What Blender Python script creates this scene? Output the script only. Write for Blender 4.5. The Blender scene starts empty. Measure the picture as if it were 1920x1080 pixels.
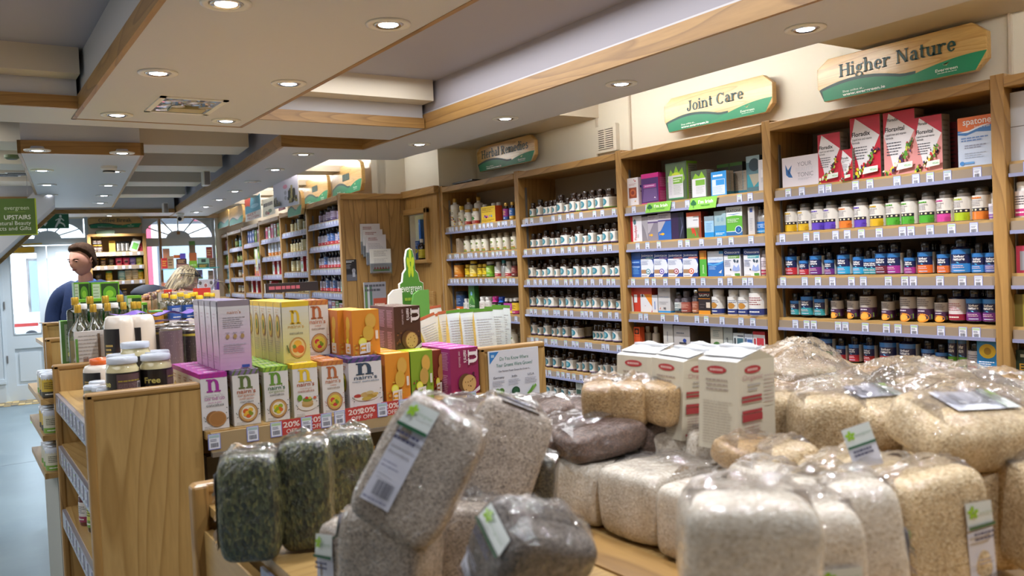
import bpy, bmesh, math, random
import numpy as np
from mathutils import Vector, Matrix
random.seed(7)
SC = bpy.context.scene
COL = SC.collection
# ------ camera
F, CX, CY, EYE = 1600.0, 960.0, 540.0, 1.55
_y, _p, _r = math.radians(-33.3), math.radians(-1.8), math.radians(2.4)
cf = np.array([-math.sin(_y)*math.cos(_p), math.cos(_y)*math.cos(_p), math.sin(_p)])
_rt = np.array([math.cos(_y), math.sin(_y), 0.0]); _u = np.cross(_rt, cf)
cr = math.cos(_r)*_rt - math.sin(_r)*_u; cu = math.sin(_r)*_rt + math.cos(_r)*_u
E0 = np.array([0.0, 0.0, EYE])
cam_d = bpy.data.cameras.new('camera'); cam = bpy.data.objects.new('camera', cam_d); COL.objects.link(cam)
cam_d.sensor_width = 36.0; cam_d.lens = F/1920*36.0; cam_d.clip_start = 0.05; cam_d.clip_end = 200
M = Matrix.Identity(4)
for i in range(3):
    M[i][0], M[i][1], M[i][2], M[i][3] = cr[i], cu[i], -cf[i], E0[i]
cam.matrix_world = M; SC.camera = cam
cam_d.dof.use_dof = True; cam_d.dof.focus_distance = 3.9; cam_d.dof.aperture_fstop = 5.2
# ------ world, exposure, sampling
w = bpy.data.worlds.new('daylight'); SC.world = w; w.use_nodes = True
wn = w.node_tree.nodes; bg = wn['Background']
bg.inputs[0].default_value = (0.78, 0.88, 1.0, 1); bg.inputs[1].default_value = 10.0
SC.view_settings.view_transform = 'Standard'; SC.view_settings.look = 'None'
SC.view_settings.gamma = 1.0; SC.view_settings.use_curve_mapping = False
SC.view_settings.exposure = 0.0
SC.cycles.use_denoising = True
SC.cycles.max_bounces = 7; SC.cycles.diffuse_bounces = 4; SC.cycles.glossy_bounces = 3
SC.cycles.transparent_max_bounces = 14; SC.cycles.transmission_bounces = 4
SC.cycles.sample_clamp_indirect = 6.0; SC.cycles.caustics_reflective = False; SC.cycles.caustics_refractive = False
LIGHT = dict(spot=32.0, slot=60.0, aisle=80.0)  # aisle sets the strength of the added fill lamps

def rgb(h):
    if isinstance(h, str):
        h = h.lstrip('#'); c = [int(h[i:i+2], 16)/255 for i in (0, 2, 4)]
    else:
        c = [v/255 for v in h]
    return tuple(v/12.92 if v <= 0.04045 else ((v+0.055)/1.055)**2.4 for v in c)

# ------ projection helpers used while laying the shop out
def ray(x, y): return cf + (x-CX)/F*cr - (y-CY)/F*cu
def at(x, y, ax, v):
    d = ray(x, y); i = 'XYZ'.index(ax); return E0 + (v-E0[i])/d[i]*d
def proj(p):
    d = np.array(p, float)-E0; z = d@cf; return CX+F*(d@cr)/z, CY-F*(d@cu)/z, z
FA = Matrix.Translation((3.2, 0, 0))
FB = Matrix.Translation((2.632, 6.476, 0)) @ Matrix.Rotation(math.radians(-6), 4, 'Z')
FW = Matrix.Identity(4)
def yfor(px, fr, xl, z):
    P = np.array(fr @ Vector((xl, 0, z)))-E0; D = np.array(fr.to_3x3() @ Vector((0, 1, 0))); k = px-CX
    return (F*(P@cr)-k*(P@cf))/(k*(D@cf)-F*(D@cr))
def onB(px, py, t=None, c=None):
    """point on the plane t=const (or c=const) of the turned rear half of the shop, as local (c, t, z)"""
    inv = FB.inverted(); o = inv @ Vector(E0); d = inv.to_3x3() @ Vector(ray(px, py))
    s = (t-o.y)/d.y if t is not None else (c-o.x)/d.x
    return o + s*d

# ------ objects
used = {}
def tag(o, label=None, cat=None, group=None, kind=None):
    if label is not None:
        n = len(label.split())
        assert 4 <= n <= 16, (n, label)
        used.setdefault(label, []).append(o.name)
        o['label'] = label
    if cat: o['category'] = cat
    if group: o['group'] = group
    if kind: o['kind'] = kind
    return o
def link(name, me, parent=None, mat=None, loc=None, rot=None):
    o = bpy.data.objects.new(name, me); COL.objects.link(o)
    if parent is not None: o.parent = parent
    if mat is not None: o.matrix_local = mat
    if loc is not None: o.location = loc
    if rot is not None: o.rotation_euler = rot
    return o
def empty(name, mat=None, loc=(0, 0, 0), rz=0.0):
    o = bpy.data.objects.new(name, None); COL.objects.link(o); o.empty_display_size = 0.05
    if mat is None: mat = Matrix.Translation(loc) @ Matrix.Rotation(rz, 4, 'Z')
    o.matrix_world = mat
    return o
def T(x, y, z, rz=0.0, rx=0.0, ry=0.0):
    m = Matrix.Translation((x, y, z))
    if rz: m = m @ Matrix.Rotation(rz, 4, 'Z')
    if ry: m = m @ Matrix.Rotation(ry, 4, 'Y')
    if rx: m = m @ Matrix.Rotation(rx, 4, 'X')
    return m

# ------ materials
MATS = {}
def nt(name):
    m = bpy.data.materials.new(name); m.use_nodes = True; n = m.node_tree.nodes; return m, n, m.node_tree.links, n['Principled BSDF']
def mat(name, c, rough=0.5, metal=0.0, coat=0.0, spec=None, var=0.0, bump=0.0, scale=30.0):
    if name in MATS: return MATS[name]
    m, n, l, b = nt(name)
    c = rgb(c)
    b.inputs['Base Color'].default_value = (*c, 1); b.inputs['Roughness'].default_value = rough
    b.inputs['Metallic'].default_value = metal; b.inputs['Coat Weight'].default_value = coat
    if spec is not None: b.inputs['Specular IOR Level'].default_value = spec
    if var or bump:
        tc = n.new('ShaderNodeTexCoord'); ns = n.new('ShaderNodeTexNoise'); ns.inputs['Scale'].default_value = scale; ns.inputs['Detail'].default_value = 5
        l.new(tc.outputs['Object'], ns.inputs['Vector'])
        if var:
            r = n.new('ShaderNodeValToRGB')
            r.color_ramp.elements[0].color = (*[v*(1-var) for v in c], 1); r.color_ramp.elements[1].color = (*[min(1, v*(1+var)) for v in c], 1)
            r.color_ramp.elements[0].position = .3; r.color_ramp.elements[1].position = .7
            l.new(ns.outputs['Fac'], r.inputs['Fac']); l.new(r.outputs[0], b.inputs['Base Color'])
        if bump:
            bp = n.new('ShaderNodeBump'); bp.inputs['Strength'].default_value = bump; bp.inputs['Distance'].default_value = .002
            l.new(ns.outputs['Fac'], bp.inputs['Height']); l.new(bp.outputs[0], b.inputs['Normal'])
    MATS[name] = m; return m
def wood(name, axis, c1, c2, c3, rough=.42, scale=1.0):
    m, n, l, b = nt(name)
    tc = n.new('ShaderNodeTexCoord'); mp = n.new('ShaderNodeMapping')
    s = [1.0, 1.0, 1.0]; s['xyz'.index(axis)] = 0.09
    mp.inputs['Scale'].default_value = [v*scale for v in s]
    l.new(tc.outputs['Object'], mp.inputs['Vector'])
    n1 = n.new('ShaderNodeTexNoise'); n1.inputs['Scale'].default_value = 3.2; n1.inputs['Detail'].default_value = 2; n1.inputs['Roughness'].default_value = .4
    l.new(mp.outputs[0], n1.inputs['Vector'])
    mu = n.new('ShaderNodeMath'); mu.operation = 'MULTIPLY'; mu.inputs[1].default_value = 26
    l.new(n1.outputs['Fac'], mu.inputs[0])
    fr = n.new('ShaderNodeMath'); fr.operation = 'FRACT'; l.new(mu.outputs[0], fr.inputs[0])
    r = n.new('ShaderNodeValToRGB'); e = r.color_ramp.elements
    e[0].color = (*rgb(c1), 1); e[0].position = 0; e[1].color = (*rgb(c2), 1); e[1].position = .75
    x = e.new(.93); x.color = (*rgb(c3), 1); x = e.new(1.0); x.color = (*rgb(c1), 1)
    l.new(fr.outputs[0], r.inputs['Fac'])
    n2 = n.new('ShaderNodeTexNoise'); n2.inputs['Scale'].default_value = 95; n2.inputs['Detail'].default_value = 3
    l.new(mp.outputs[0], n2.inputs['Vector'])
    mx = n.new('ShaderNodeMix'); mx.data_type = 'RGBA'; mx.blend_type = 'MULTIPLY'; mx.inputs['Factor'].default_value = .2
    r2 = n.new('ShaderNodeValToRGB'); r2.color_ramp.elements[0].position = .35; r2.color_ramp.elements[1].position = .65
    r2.color_ramp.elements[0].color = (.42, .36, .3, 1)
    l.new(n2.outputs['Fac'], r2.inputs['Fac']); l.new(r.outputs[0], mx.inputs['A']); l.new(r2.outputs[0], mx.inputs['B'])
    l.new(mx.outputs['Result'], b.inputs['Base Color']); b.inputs['Roughness'].default_value = rough
    b.inputs['Coat Weight'].default_value = .15; b.inputs['Coat Roughness'].default_value = .25
    MATS[name] = m; return m
OAK = ('#a9824a', '#9d7742', '#8a6637'); PALE = ('#b8965f', '#b08d56', '#9f7c48')
for a in 'xyz':
    wood('oak_'+a, a, *OAK); wood('pale_'+a, a, *PALE, rough=.38)
WZ, WY, WX = MATS['oak_z'], MATS['oak_y'], MATS['oak_x']; PZ, PY, PX = MATS['pale_z'], MATS['pale_y'], MATS['pale_x']
def printmat(name, rough, coat=0.0):
    m, n, l, b = nt(name); a = n.new('ShaderNodeAttribute'); a.attribute_name = 'Col'
    l.new(a.outputs['Color'], b.inputs['Base Color']); b.inputs['Roughness'].default_value = rough; b.inputs['Coat Weight'].default_value = coat
    b.inputs['Coat Roughness'].default_value = .12
    MATS[name] = m; return m
PRINT = printmat('printed_card', .42); GLOSS = printmat('printed_gloss', .3, .5); PAPER = printmat('printed_paper', .7)
def glassy(name, tint, rough=.05, fac=.12, spec=1.0, wr=0.0, wscale=30, dens=0.0):
    """thin clear sheet: see-through with mirror-like highlights"""
    m, n, l, b = nt(name); n.remove(b)
    tr = n.new('ShaderNodeBsdfTransparent'); tr.inputs[0].default_value = (*rgb(tint), 1)
    gl = n.new('ShaderNodeBsdfGlossy'); gl.inputs['Roughness'].default_value = rough; gl.inputs['Color'].default_value = (spec, spec, spec, 1)
    lw = n.new('ShaderNodeLayerWeight'); lw.inputs['Blend'].default_value = .25
    ma = n.new('ShaderNodeMath'); ma.operation = 'MULTIPLY_ADD'; ma.inputs[1].default_value = .7; ma.inputs[2].default_value = fac; ma.use_clamp = True
    l.new(lw.outputs['Fresnel'], ma.inputs[0])
    mx = n.new('ShaderNodeMixShader'); l.new(ma.outputs[0], mx.inputs[0]); l.new(tr.outputs[0], mx.inputs[1]); l.new(gl.outputs[0], mx.inputs[2])
    out = mx
    if dens:
        df = n.new('ShaderNodeBsdfDiffuse'); df.inputs[0].default_value = (.75, .73, .72, 1)
        m2 = n.new('ShaderNodeMixShader'); m2.inputs[0].default_value = dens; l.new(mx.outputs[0], m2.inputs[1]); l.new(df.outputs[0], m2.inputs[2]); out = m2
    l.new(out.outputs[0], n['Material Output'].inputs['Surface'])
    if wr:
        tc = n.new('ShaderNodeTexCoord'); ns = n.new('ShaderNodeTexNoise'); ns.inputs['Scale'].default_value = wscale; ns.inputs['Detail'].default_value = 3; ns.inputs['Distortion'].default_value = 1.2
        l.new(tc.outputs['Object'], ns.inputs['Vector']); bp = n.new('ShaderNodeBump'); bp.inputs['Strength'].default_value = wr; bp.inputs['Distance'].default_value = .01
        l.new(ns.outputs['Fac'], bp.inputs['Height']); l.new(bp.outputs[0], gl.inputs['Normal']); l.new(bp.outputs[0], lw.inputs['Normal'])
    MATS[name] = m; return m
glassy('window_glass', '#f4f8fa', .02, .04); glassy('clear_glass', '#dfe4e0', .04, .12); glassy('green_glass', '#3f8f3a', .04, .12)
glassy('film', '#efedec', .06, .07, wr=.7, wscale=26, dens=.045); glassy('clear_plastic', '#e8ecf0', .1, .1)

# ------ mesh builder
class MB:
    def __init__(s): s.v = []; s.f = []; s.m = []; s.mats = []; s.c = []
    def mi(s, m):
        if m not in s.mats: s.mats.append(m)
        return s.mats.index(m)
    def add(s, vs, fs, m=None, M=None, c=None):
        k = len(s.v); i = s.mi(m) if m else 0
        s.v += [tuple(M @ Vector(p)) for p in vs] if M is not None else [tuple(p) for p in vs]
        for f in fs: s.f.append([a+k for a in f]); s.m.append(i); s.c.append(c or (1, 1, 1))
        return s
    def box(s, x0, x1, y0, y1, z0, z1, m=None, M=None, c=None, ch=0.0):
        if ch:
            return s.prism([(x0+ch, z0), (x1-ch, z0), (x1, z0+ch), (x1, z1-ch), (x1-ch, z1), (x0+ch, z1), (x0, z1-ch), (x0, z0+ch)], y0, y1, m, M, c)
        v = [(x0, y0, z0), (x1, y0, z0), (x1, y1, z0), (x0, y1, z0), (x0, y0, z1), (x1, y0, z1), (x1, y1, z1), (x0, y1, z1)]
        return s.add(v, [(0, 3, 2, 1), (4, 5, 6, 7), (0, 1, 5, 4), (1, 2, 6, 5), (2, 3, 7, 6), (3, 0, 4, 7)], m, M, c)
    def prism(s, poly, y0, y1, m=None, M=None, c=None):
        """polygon in x,z extruded along y"""
        n = len(poly); v = [(a, y0, b) for a, b in poly]+[(a, y1, b) for a, b in poly]
        fs = [tuple(range(n)), tuple(range(2*n-1, n-1, -1))]+[(i, i+n, (i+1) % n+n, (i+1) % n) for i in range(n)]
        return s.add(v, fs, m, M, c)
    def lathe(s, prof, seg=20, m=None, M=None, c=None, sx=1.0, sy=1.0):
        v = []; fs = []; n = len(prof)
        for r, z in prof:
            for k in range(seg):
                a = 2*math.pi*k/seg; v.append((r*math.cos(a)*sx, r*math.sin(a)*sy, z))
        for i in range(n-1):
            for k in range(seg):
                a, b = i*seg+k, i*seg+(k+1) % seg; fs.append((a, b, b+seg, a+seg))
        if prof[0][0] > 1e-5: fs.append(tuple(range(seg-1, -1, -1)))
        if prof[-1][0] > 1e-5: fs.append(tuple(range((n-1)*seg, n*seg)))
        return s.add(v, fs, m, M, c)
    def tube(s, pts, r, seg=8, m=None, M=None, c=None):
        pts = [Vector(p) for p in pts]; v = []; fs = []; rr = r if isinstance(r, (list, tuple)) else [r]*len(pts)
        for i, p in enumerate(pts):
            d = (pts[min(i+1, len(pts)-1)]-pts[max(i-1, 0)]).normalized()
            a = d.orthogonal().normalized() if i == 0 else (pa - d*pa.dot(d)).normalized()
            pa = a; b = d.cross(a)
            for k in range(seg):
                t = 2*math.pi*k/seg; v.append(p+(a*math.cos(t)+b*math.sin(t))*rr[i])
        for i in range(len(pts)-1):
            for k in range(seg):
                x, y = i*seg+k, i*seg+(k+1) % seg; fs.append((x, y, y+seg, x+seg))
        fs += [tuple(range(seg-1, -1, -1)), tuple(range((len(pts)-1)*seg, len(pts)*seg))]
        return s.add(v, fs, m, M, c)
    def grid(s, fn, nu, nv, m=None, M=None, c=None):
        v = [fn(i/nu, j/nv) for j in range(nv+1) for i in range(nu+1)]
        fs = [(j*(nu+1)+i, j*(nu+1)+i+1, (j+1)*(nu+1)+i+1, (j+1)*(nu+1)+i) for j in range(nv) for i in range(nu)]
        return s.add(v, fs, m, M, c)
    def mesh(s, name, smooth=False, col=False):
        me = bpy.data.meshes.new(name); me.from_pydata(s.v, [], s.f)
        for m in s.mats: me.materials.append(m)
        if len(s.mats) > 1: me.polygons.foreach_set('material_index', s.m)
        if col:
            a = me.color_attributes.new('Col', 'FLOAT_COLOR', 'CORNER'); buf = []
            for f, c in zip(s.f, s.c): buf += [c[0], c[1], c[2], 1.0]*len(f)
            a.data.foreach_set('color', buf)
        if smooth: me.polygons.foreach_set('use_smooth', [True]*len(s.f))
        me.update(); return me
    def obj(s, name, parent=None, smooth=False, mat=None, col=False, auto=None, bevel=0.0):
        me = s.mesh(name, smooth or bool(auto), col); o = link(name, me, parent, mat)
        if auto: me.set_sharp_from_angle(angle=math.radians(auto))
        if bevel:
            b = o.modifiers.new('edge', 'BEVEL'); b.width = bevel; b.segments = 2; b.limit_method = 'ANGLE'
        return o

# ------ flat print
_txt = {}
def text2d(s, bold=0.0, serif=False):
    k = (s, bold, serif)
    if k not in _txt:
        cu_ = bpy.data.curves.new('t', 'FONT'); cu_.body = s; cu_.size = 1.0; cu_.resolution_u = 3 if len(s) < 14 else 2; cu_.fill_mode = 'FRONT'; cu_.offset = bold
        ob = bpy.data.objects.new('t', cu_); me = bpy.data.meshes.new_from_object(ob)
        v = [(p.co.x, p.co.y) for p in me.vertices]; f = [tuple(p.vertices) for p in me.polygons]
        bpy.data.objects.remove(ob); bpy.data.curves.remove(cu_); bpy.data.meshes.remove(me)
        x0 = min([a for a, b in v] or [0]); x1 = max([a for a, b in v] or [1])
        _txt[k] = ([(a-x0, b) for a, b in v], f, x1-x0)
    return _txt[k]
class Print:
    def __init__(s, w, h, bgc=None, curved=False):
        s.w, s.h, s.L, s.cv = w, h, [], curved
        if bgc: s.rect(0, 0, w, h, bgc)
    def poly(s, pts, c): s.L.append((list(pts), [tuple(range(len(pts)))], rgb(c))); return s
    def rect(s, x0, y0, x1, y1, c):
        n = max(1, int(round(abs(x1-x0)/s.w*42))) if s.cv else 1
        p = [(x0+(x1-x0)*i/n, y) for y in (y0, y1) for i in range(n+1)]
        s.L.append((p, [(i, i+1, i+n+2, i+n+1) for i in range(n)], rgb(c))); return s
    def disc(s, x, y, rx, ry=None, c='#ffffff', n=18, rot=0.0):
        ry = rx if ry is None else ry; p = [(x, y)]; f = []
        ca, sa = math.cos(rot), math.sin(rot)
        for q in (.5, 1.0):
            for k in range(n):
                a = 2*math.pi*k/n; ex, ey = rx*q*math.cos(a), ry*q*math.sin(a); p.append((x+ex*ca-ey*sa, y+ex*sa+ey*ca))
        for k in range(n):
            f.append((0, 1+k, 1+(k+1) % n)); f.append((1+k, 1+n+k, 1+n+(k+1) % n, 1+(k+1) % n))
        s.L.append((p, f, rgb(c))); return s
    def text(s, t, x, y, size, c, bold=0.0, al='l', rot=0.0, sx=1.0, fit=None):
        v, f, w = text2d(t, bold)
        if fit: sx = fit/(w*size)
        o = 0 if al == 'l' else (-w/2 if al == 'c' else -w); ca, sa = math.cos(rot), math.sin(rot)
        P = []
        for a, b in v:
            a, b = (a+o)*size*sx, b*size; P.append((x+a*ca-b*sa, y+a*sa+b*ca))
        s.L.append((P, f, rgb(c))); return s
    def shapes(s, polys, x, y, sx, sy, c, rot=0.0):
        ca, sa = math.cos(rot), math.sin(rot)
        P = []; Fc = []
        for pl in polys:
            k = len(P)
            for a, b in pl: a, b = a*sx, b*sy; P.append((x+a*ca-b*sa, y+a*sa+b*ca))
            Fc.append(tuple(range(k, k+len(pl))))
        s.L.append((P, Fc, rgb(c))); return s
    def lines(s, x0, y0, x1, y1, n, c, th=.35, seed=1, rag=.3):
        """rows of tiny print, too small to read"""
        R = random.Random(seed); dy = (y1-y0)/n; P = []; Fc = []
        for i in range(n):
            y = y1-(i+.5)*dy; x = x0; e = x1-(x1-x0)*R.random()*rag
            while x < e-1e-6:
                q = min(e, x+(x1-x0)*R.uniform(.07, .2)); h = abs(dy)*th/2; k = len(P)
                P += [(x, y-h), (q, y-h), (q, y+h), (x, y+h)]; Fc.append((k, k+1, k+2, k+3)); x = q+(x1-x0)*.025
        s.L.append((P, Fc, rgb(c))); return s
    def bars(s, x0, y0, x1, y1, c='#303038', n=9, seed=1):
        R = random.Random(seed); x = x0; P = []; Fc = []
        while x < x1:
            q = min(x1, x+(x1-x0)/n*R.uniform(.3, .8)); k = len(P); P += [(x, y0), (q, y0), (q, y1), (x, y1)]; Fc.append((k, k+1, k+2, k+3)); x = q+(x1-x0)/n*R.uniform(.3, .6)
        s.L.append((P, Fc, rgb(c))); return s
    def emit(s, mb, fn, eps=.00022, m=None):
        for k, (p, f, c) in enumerate(s.L):
            mb.add([fn(a/s.w, b/s.h, (k+1)*eps) for a, b in p], f, m, None, c)
        return mb
def flat(P, w, h, name='print', m=None, th=.0, bgc=None, x0=None):
    """an upright printed sheet in the x,z plane facing -y, centred on x, base at z=0; th = thickness of the card"""
    mb = MB(); x0 = -w/2 if x0 is None else x0
    if th: mb.box(x0, x0+w, 0, th, 0, h, m or PRINT, c=rgb(bgc or '#e8e8e4'))
    P.emit(mb, lambda u, v, o: (x0+u*w, -o, v*h), m=m or PRINT); return mb

# slab-serif strokes for the carved shop signs
def _st(x, y0, y1, top='b', bot='b', w=.25):
    r = [[(x-w/2, y0), (x+w/2, y0), (x+w/2, y1), (x-w/2, y1)]]
    for y, k, d in ((y1, top, -1), (y0, bot, 1)):
        if k == 'n': continue
        a = x-w/2-.13; b = x+w/2+(.13 if k == 'b' else 0)
        if k == 'r': a, b = x-w/2, x+w/2+.13
        yy = sorted((y, y+d*.11)); r.append([(a, yy[0]), (b, yy[0]), (b, yy[1]), (a, yy[1])])
    return r
def _arc(cx, cy, rx, ry, a0, a1, w=.25, th=.13, n=12):
    r = []
    for i in range(n):
        q = []
        for t, ins in ((i, 0), (i+1, 0), (i+1, 1), (i, 1)):
            a = math.radians(a0+(a1-a0)*t/n); q.append((cx+(rx-ins*w)*math.cos(a), cy+(ry-ins*th)*math.sin(a)))
        r.append(q)
    return r
def _bar(x0, y0, x1, y1, w=.13):
    d = Vector((x1-x0, y1-y0)).normalized()*w/2; return [[(x0+d.y, y0-d.x), (x1+d.y, y1-d.x), (x1-d.y, y1+d.x), (x0-d.y, y0+d.x)]]
def slab(ch):
    if ch == 'H': return _st(.25, 0, 1.4)+_st(1.05, 0, 1.4)+_bar(.3, .72, 1.0, .72), 1.35
    if ch == 'i': return _st(.22, 0, 1, 'l')+_arc(.22, 1.3, .14, .14, 0, 360, .14, .14), .5
    if ch == 'g': return _arc(.42, .62, .34, .36, 0, 360)+_arc(.42, -.1, .42, .3, 0, 360, .16)+_bar(.6, .92, .92, .96, .13)+_bar(.2, .3, .2, .12, .12), .95
    if ch == 'h': return _st(.22, 0, 1.5, 'l')+_st(.8, 0, .6, 'n')+_arc(.52, .6, .38, .4, 0, 150), 1.08
    if ch == 'n': return _st(.22, 0, 1, 'l')+_st(.8, 0, .6, 'n')+_arc(.52, .6, .38, .4, 0, 150), 1.08
    if ch == 'm': return _st(.22, 0, 1, 'l')+_st(.75, 0, .62, 'n')+_st(1.28, 0, .6, 'n')+_arc(.5, .6, .35, .4, 0, 150)+_arc(1.03, .6, .35, .4, 0, 140), 1.55
    if ch == 'e': return _arc(.47, .5, .41, .52, 0, 325)+_bar(.2, .52, .85, .52), .95
    if ch == 'r': return _st(.22, 0, 1, 'l')+_arc(.58, .62, .36, .38, 60, 165)+_arc(.74, .85, .13, .13, 0, 360, .13, .13), .88
    if ch == 'N': return _st(.24, 0, 1.4, w=.13)+_st(1.1, 0, 1.4, w=.13)+_bar(.28, 1.36, 1.08, .04, .24), 1.38
    if ch == 'a': return _st(.68, 0, .68, 'n', 'r')+_arc(.44, .62, .34, .4, 0, 160)+_arc(.4, .3, .34, .32, 60, 330), .95
    if ch == 't': return _st(.3, .12, 1.35, 'n', 'n')+_bar(.08, .95, .62, .95)+_arc(.48, .22, .28, .22, 180, 320), .68
    if ch == 'u': return _st(.22, .35, 1, 'l', 'n')+_st(.8, 0, 1, 'l', 'r')+_arc(.5, .38, .38, .4, 180, 350), 1.08
    if ch == 'J': return _st(.55, .35, 1.4, 'b', 'n')+_arc(.32, .35, .33, .37, 180, 360)+_arc(.14, .38, .14, .14, 0, 360, .14, .14), .85
    if ch == 'o': return _arc(.47, .5, .43, .52, 0, 360, n=18), .96
    if ch == 'C': return _arc(.65, .7, .6, .73, 40, 320, n=18)+_st(1.13, .95, 1.4, 'n', 'n', .1), 1.25
    if ch == 'b': return _st(.22, 0, 1.5, 'l', 'n')+_arc(.5, .5, .42, .52, -150, 150), .98
    if ch == 'd': return _st(.72, 0, 1.5, 'l', 'r')+_arc(.45, .5, .42, .52, 30, 330), 1.0
    if ch == 'l': return _st(.22, 0, 1.5, 'l'), .5
    if ch == 'R': return _st(.25, 0, 1.4, 'l')+_arc(.6, 1.04, .42, .38, -90, 90)+_bar(.3, 1.35, .6, 1.35)+_bar(.3, .71, .6, .71)+_bar(.62, .7, 1.02, .05, .22)+_bar(.9, .05, 1.25, .05), 1.25
    if ch == 'B': return _st(.25, 0, 1.4, 'l', 'l')+_arc(.6, 1.06, .38, .36, -90, 90)+_arc(.62, .38, .44, .4, -90, 90)+_bar(.3, 1.35, .6, 1.35)+_bar(.3, .73, .62, .73)+_bar(.3, .05, .62, .05), 1.15
    if ch == 's': return _arc(.4, .74, .3, .28, 20, 270)+_arc(.38, .28, .34, .3, -160, 90), .78
    if ch == 'f': return _st(.3, 0, 1.15, 'n')+_bar(.08, .95, .62, .95)+_arc(.55, 1.2, .35, .32, 60, 180), .68
    if ch == 'k': return _st(.22, 0, 1.5, 'l')+_bar(.3, .5, .8, .98, .12)+_bar(.42, .62, .88, .05, .2)+_bar(.68, .05, 1.0, .05), 1.02
    return [], .5
def slab_text(P, s, x, y, w, h, c):
    tot = sum(slab(ch)[1] for ch in s); k = w/tot; cx = x
    for ch in s:
        pl, adv = slab(ch)
        if pl: P.shapes(pl, cx, y, k, h/1.4, c)
        cx += adv*k

# the room
CREAM = mat('cream_paint', '#e6dfce', .55, bump=.05, scale=60); WHITE = mat('ceiling_white', '#c9c9cd', .5, bump=.04, scale=40)
GREY = mat('lilac_grey_paint', '#a3a0aa', .6); DOORW = mat('door_gloss_white', '#c3ced6', .3); TRIMW = mat('cornice_cream', '#d2c7b4', .5)
DARK = mat('near_black', '#18171a', .4); GREYM = mat('grey_metal', '#9a9a9c', .35, .8); CHROME = mat('chrome', '#e0e0e4', .12, 1.0); BRASS = mat('brass', '#c9a23c', .25, 1.0)
WPL = mat('white_plastic', '#e4e2dc', .35)
def struct(o, label=None): o['kind'] = 'structure'; return o
# floor: blue-grey vinyl sheet with a worn sheen
fm, n_, l_, b_ = nt('blue_grey_vinyl')
tc = n_.new('ShaderNodeTexCoord'); ns = n_.new('ShaderNodeTexNoise'); ns.inputs['Scale'].default_value = 1.4; ns.inputs['Detail'].default_value = 8; ns.inputs['Roughness'].default_value = .7
r = n_.new('ShaderNodeValToRGB'); r.color_ramp.elements[0].color = (*rgb('#5c6f7a'), 1); r.color_ramp.elements[1].color = (*rgb('#74868e'), 1); r.color_ramp.elements[0].position = .35; r.color_ramp.elements[1].position = .68
l_.new(tc.outputs['Object'], ns.inputs['Vector']); l_.new(ns.outputs['Fac'], r.inputs['Fac']); l_.new(r.outputs[0], b_.inputs['Base Color'])
r3 = n_.new('ShaderNodeMapRange'); r3.inputs['To Min'].default_value = .22; r3.inputs['To Max'].default_value = .42; l_.new(ns.outputs['Fac'], r3.inputs['Value']); l_.new(r3.outputs[0], b_.inputs['Roughness'])
fl = MB().box(-2.6, 3.6, -3.0, 13.2, -.05, 0, fm).obj('floor'); struct(fl)
for i, (y, x0, x1) in enumerate(((8.4, -2.6, 1.0), (5.9, -2.6, .1))):
    MB().box(x0, x1, y, y+.004, 0, .0008, mat('seam_grey', '#4a555b', .6)).obj('vinyl_seam', fl)
# entrance mosaic in front of the doors: small tiles, each its own piece
ent = MB().box(-3.0, -1.05, 5.62, 6.1, -.012, .001, mat('grout', '#77705f', .8)).obj('entrance_mat_well', fl, mat=FB)
tiles = [mat('tile_ochre', '#b59a5c', .5), mat('tile_slate', '#5b5f63', .5), mat('tile_buff', '#c9b98d', .5)]
tm = {}
for k, m in enumerate(tiles): tm[k] = MB().box(-.036, .036, -.036, .036, 0, .005, m).mesh('floor_tile')
for i in range(25):
    for j in range(6):
        link('floor_tile', tm[0 if (i+j) % 2 else (1 if (i//2+j) % 3 else 2)], fl, FB @ T(-2.96+i*.078, 5.665+j*.078, .001))
# ceiling slab
struct(MB().box(-2.6, 3.6, -3.0, 13.2, 2.62, 2.7, GREY).obj('ceiling'))
# walls
wr = MB(); wr.box(3.55, 3.65, -3, 5.84, 0, 2.62, CREAM); struct(wr.obj('wall_right'))
struct(MB().box(-2.7, -2.6, -3, 13.2, 0, 2.62, CREAM).obj('wall_left'))
struct(MB().box(-2.6, 3.6, -3.1, -3.0, 0, 2.62, CREAM).obj('wall_behind'))
# corner return: cream above, oak boards below, with the lit recess cut through it
NY0, NY1 = at(806, 445, 'X', 3.2)[1], at(768, 445, 'X', 3.2)[1]
NZ1, NZ0 = at(785, 402, 'X', 3.2)[2], at(785, 487, 'X', 3.2)[2]
yc = 6.42
wc = MB()
wc.box(3.2, 3.26, 5.84, NY0, 0, 2.62, CREAM); wc.box(3.2, 3.26, NY1, yc, 0, 2.62, CREAM)
wc.box(3.2, 3.26, NY0, NY1, 0, NZ0, CREAM); wc.box(3.2, 3.26, NY0, NY1, NZ1, 2.62, CREAM)
wc.box(3.26, 3.65, 5.84, 5.87, 0, 2.62, CREAM); wc.box(3.56, 3.6, 5.87, 6.5, 0, 2.62, CREAM)
struct(wc.obj('wall_corner'))
wk = MB(); wk.box(.28, .64, 0, .05, 0, 2.62, CREAM, FB); struct(wk.obj('wall_return'))
struct(MB().box(.33, .4, 0, 6.2, 0, 2.62, CREAM, FB).obj('wall_rear_right'))
pn = empty('panelled_corner', loc=(3.2, 6.1, 0)); tag(pn, 'vertical oak boarding on the corner beside the lit wall recess', 'wall panelling')
def pbox(name, par, m, *a, ch=0.0, bevel=0.0):
    M = par.matrix_world.inverted()
    o = MB().box(*a, m=m, ch=ch).obj(name, par, bevel=bevel); o.matrix_local = M; return o
yy = 5.845
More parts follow.
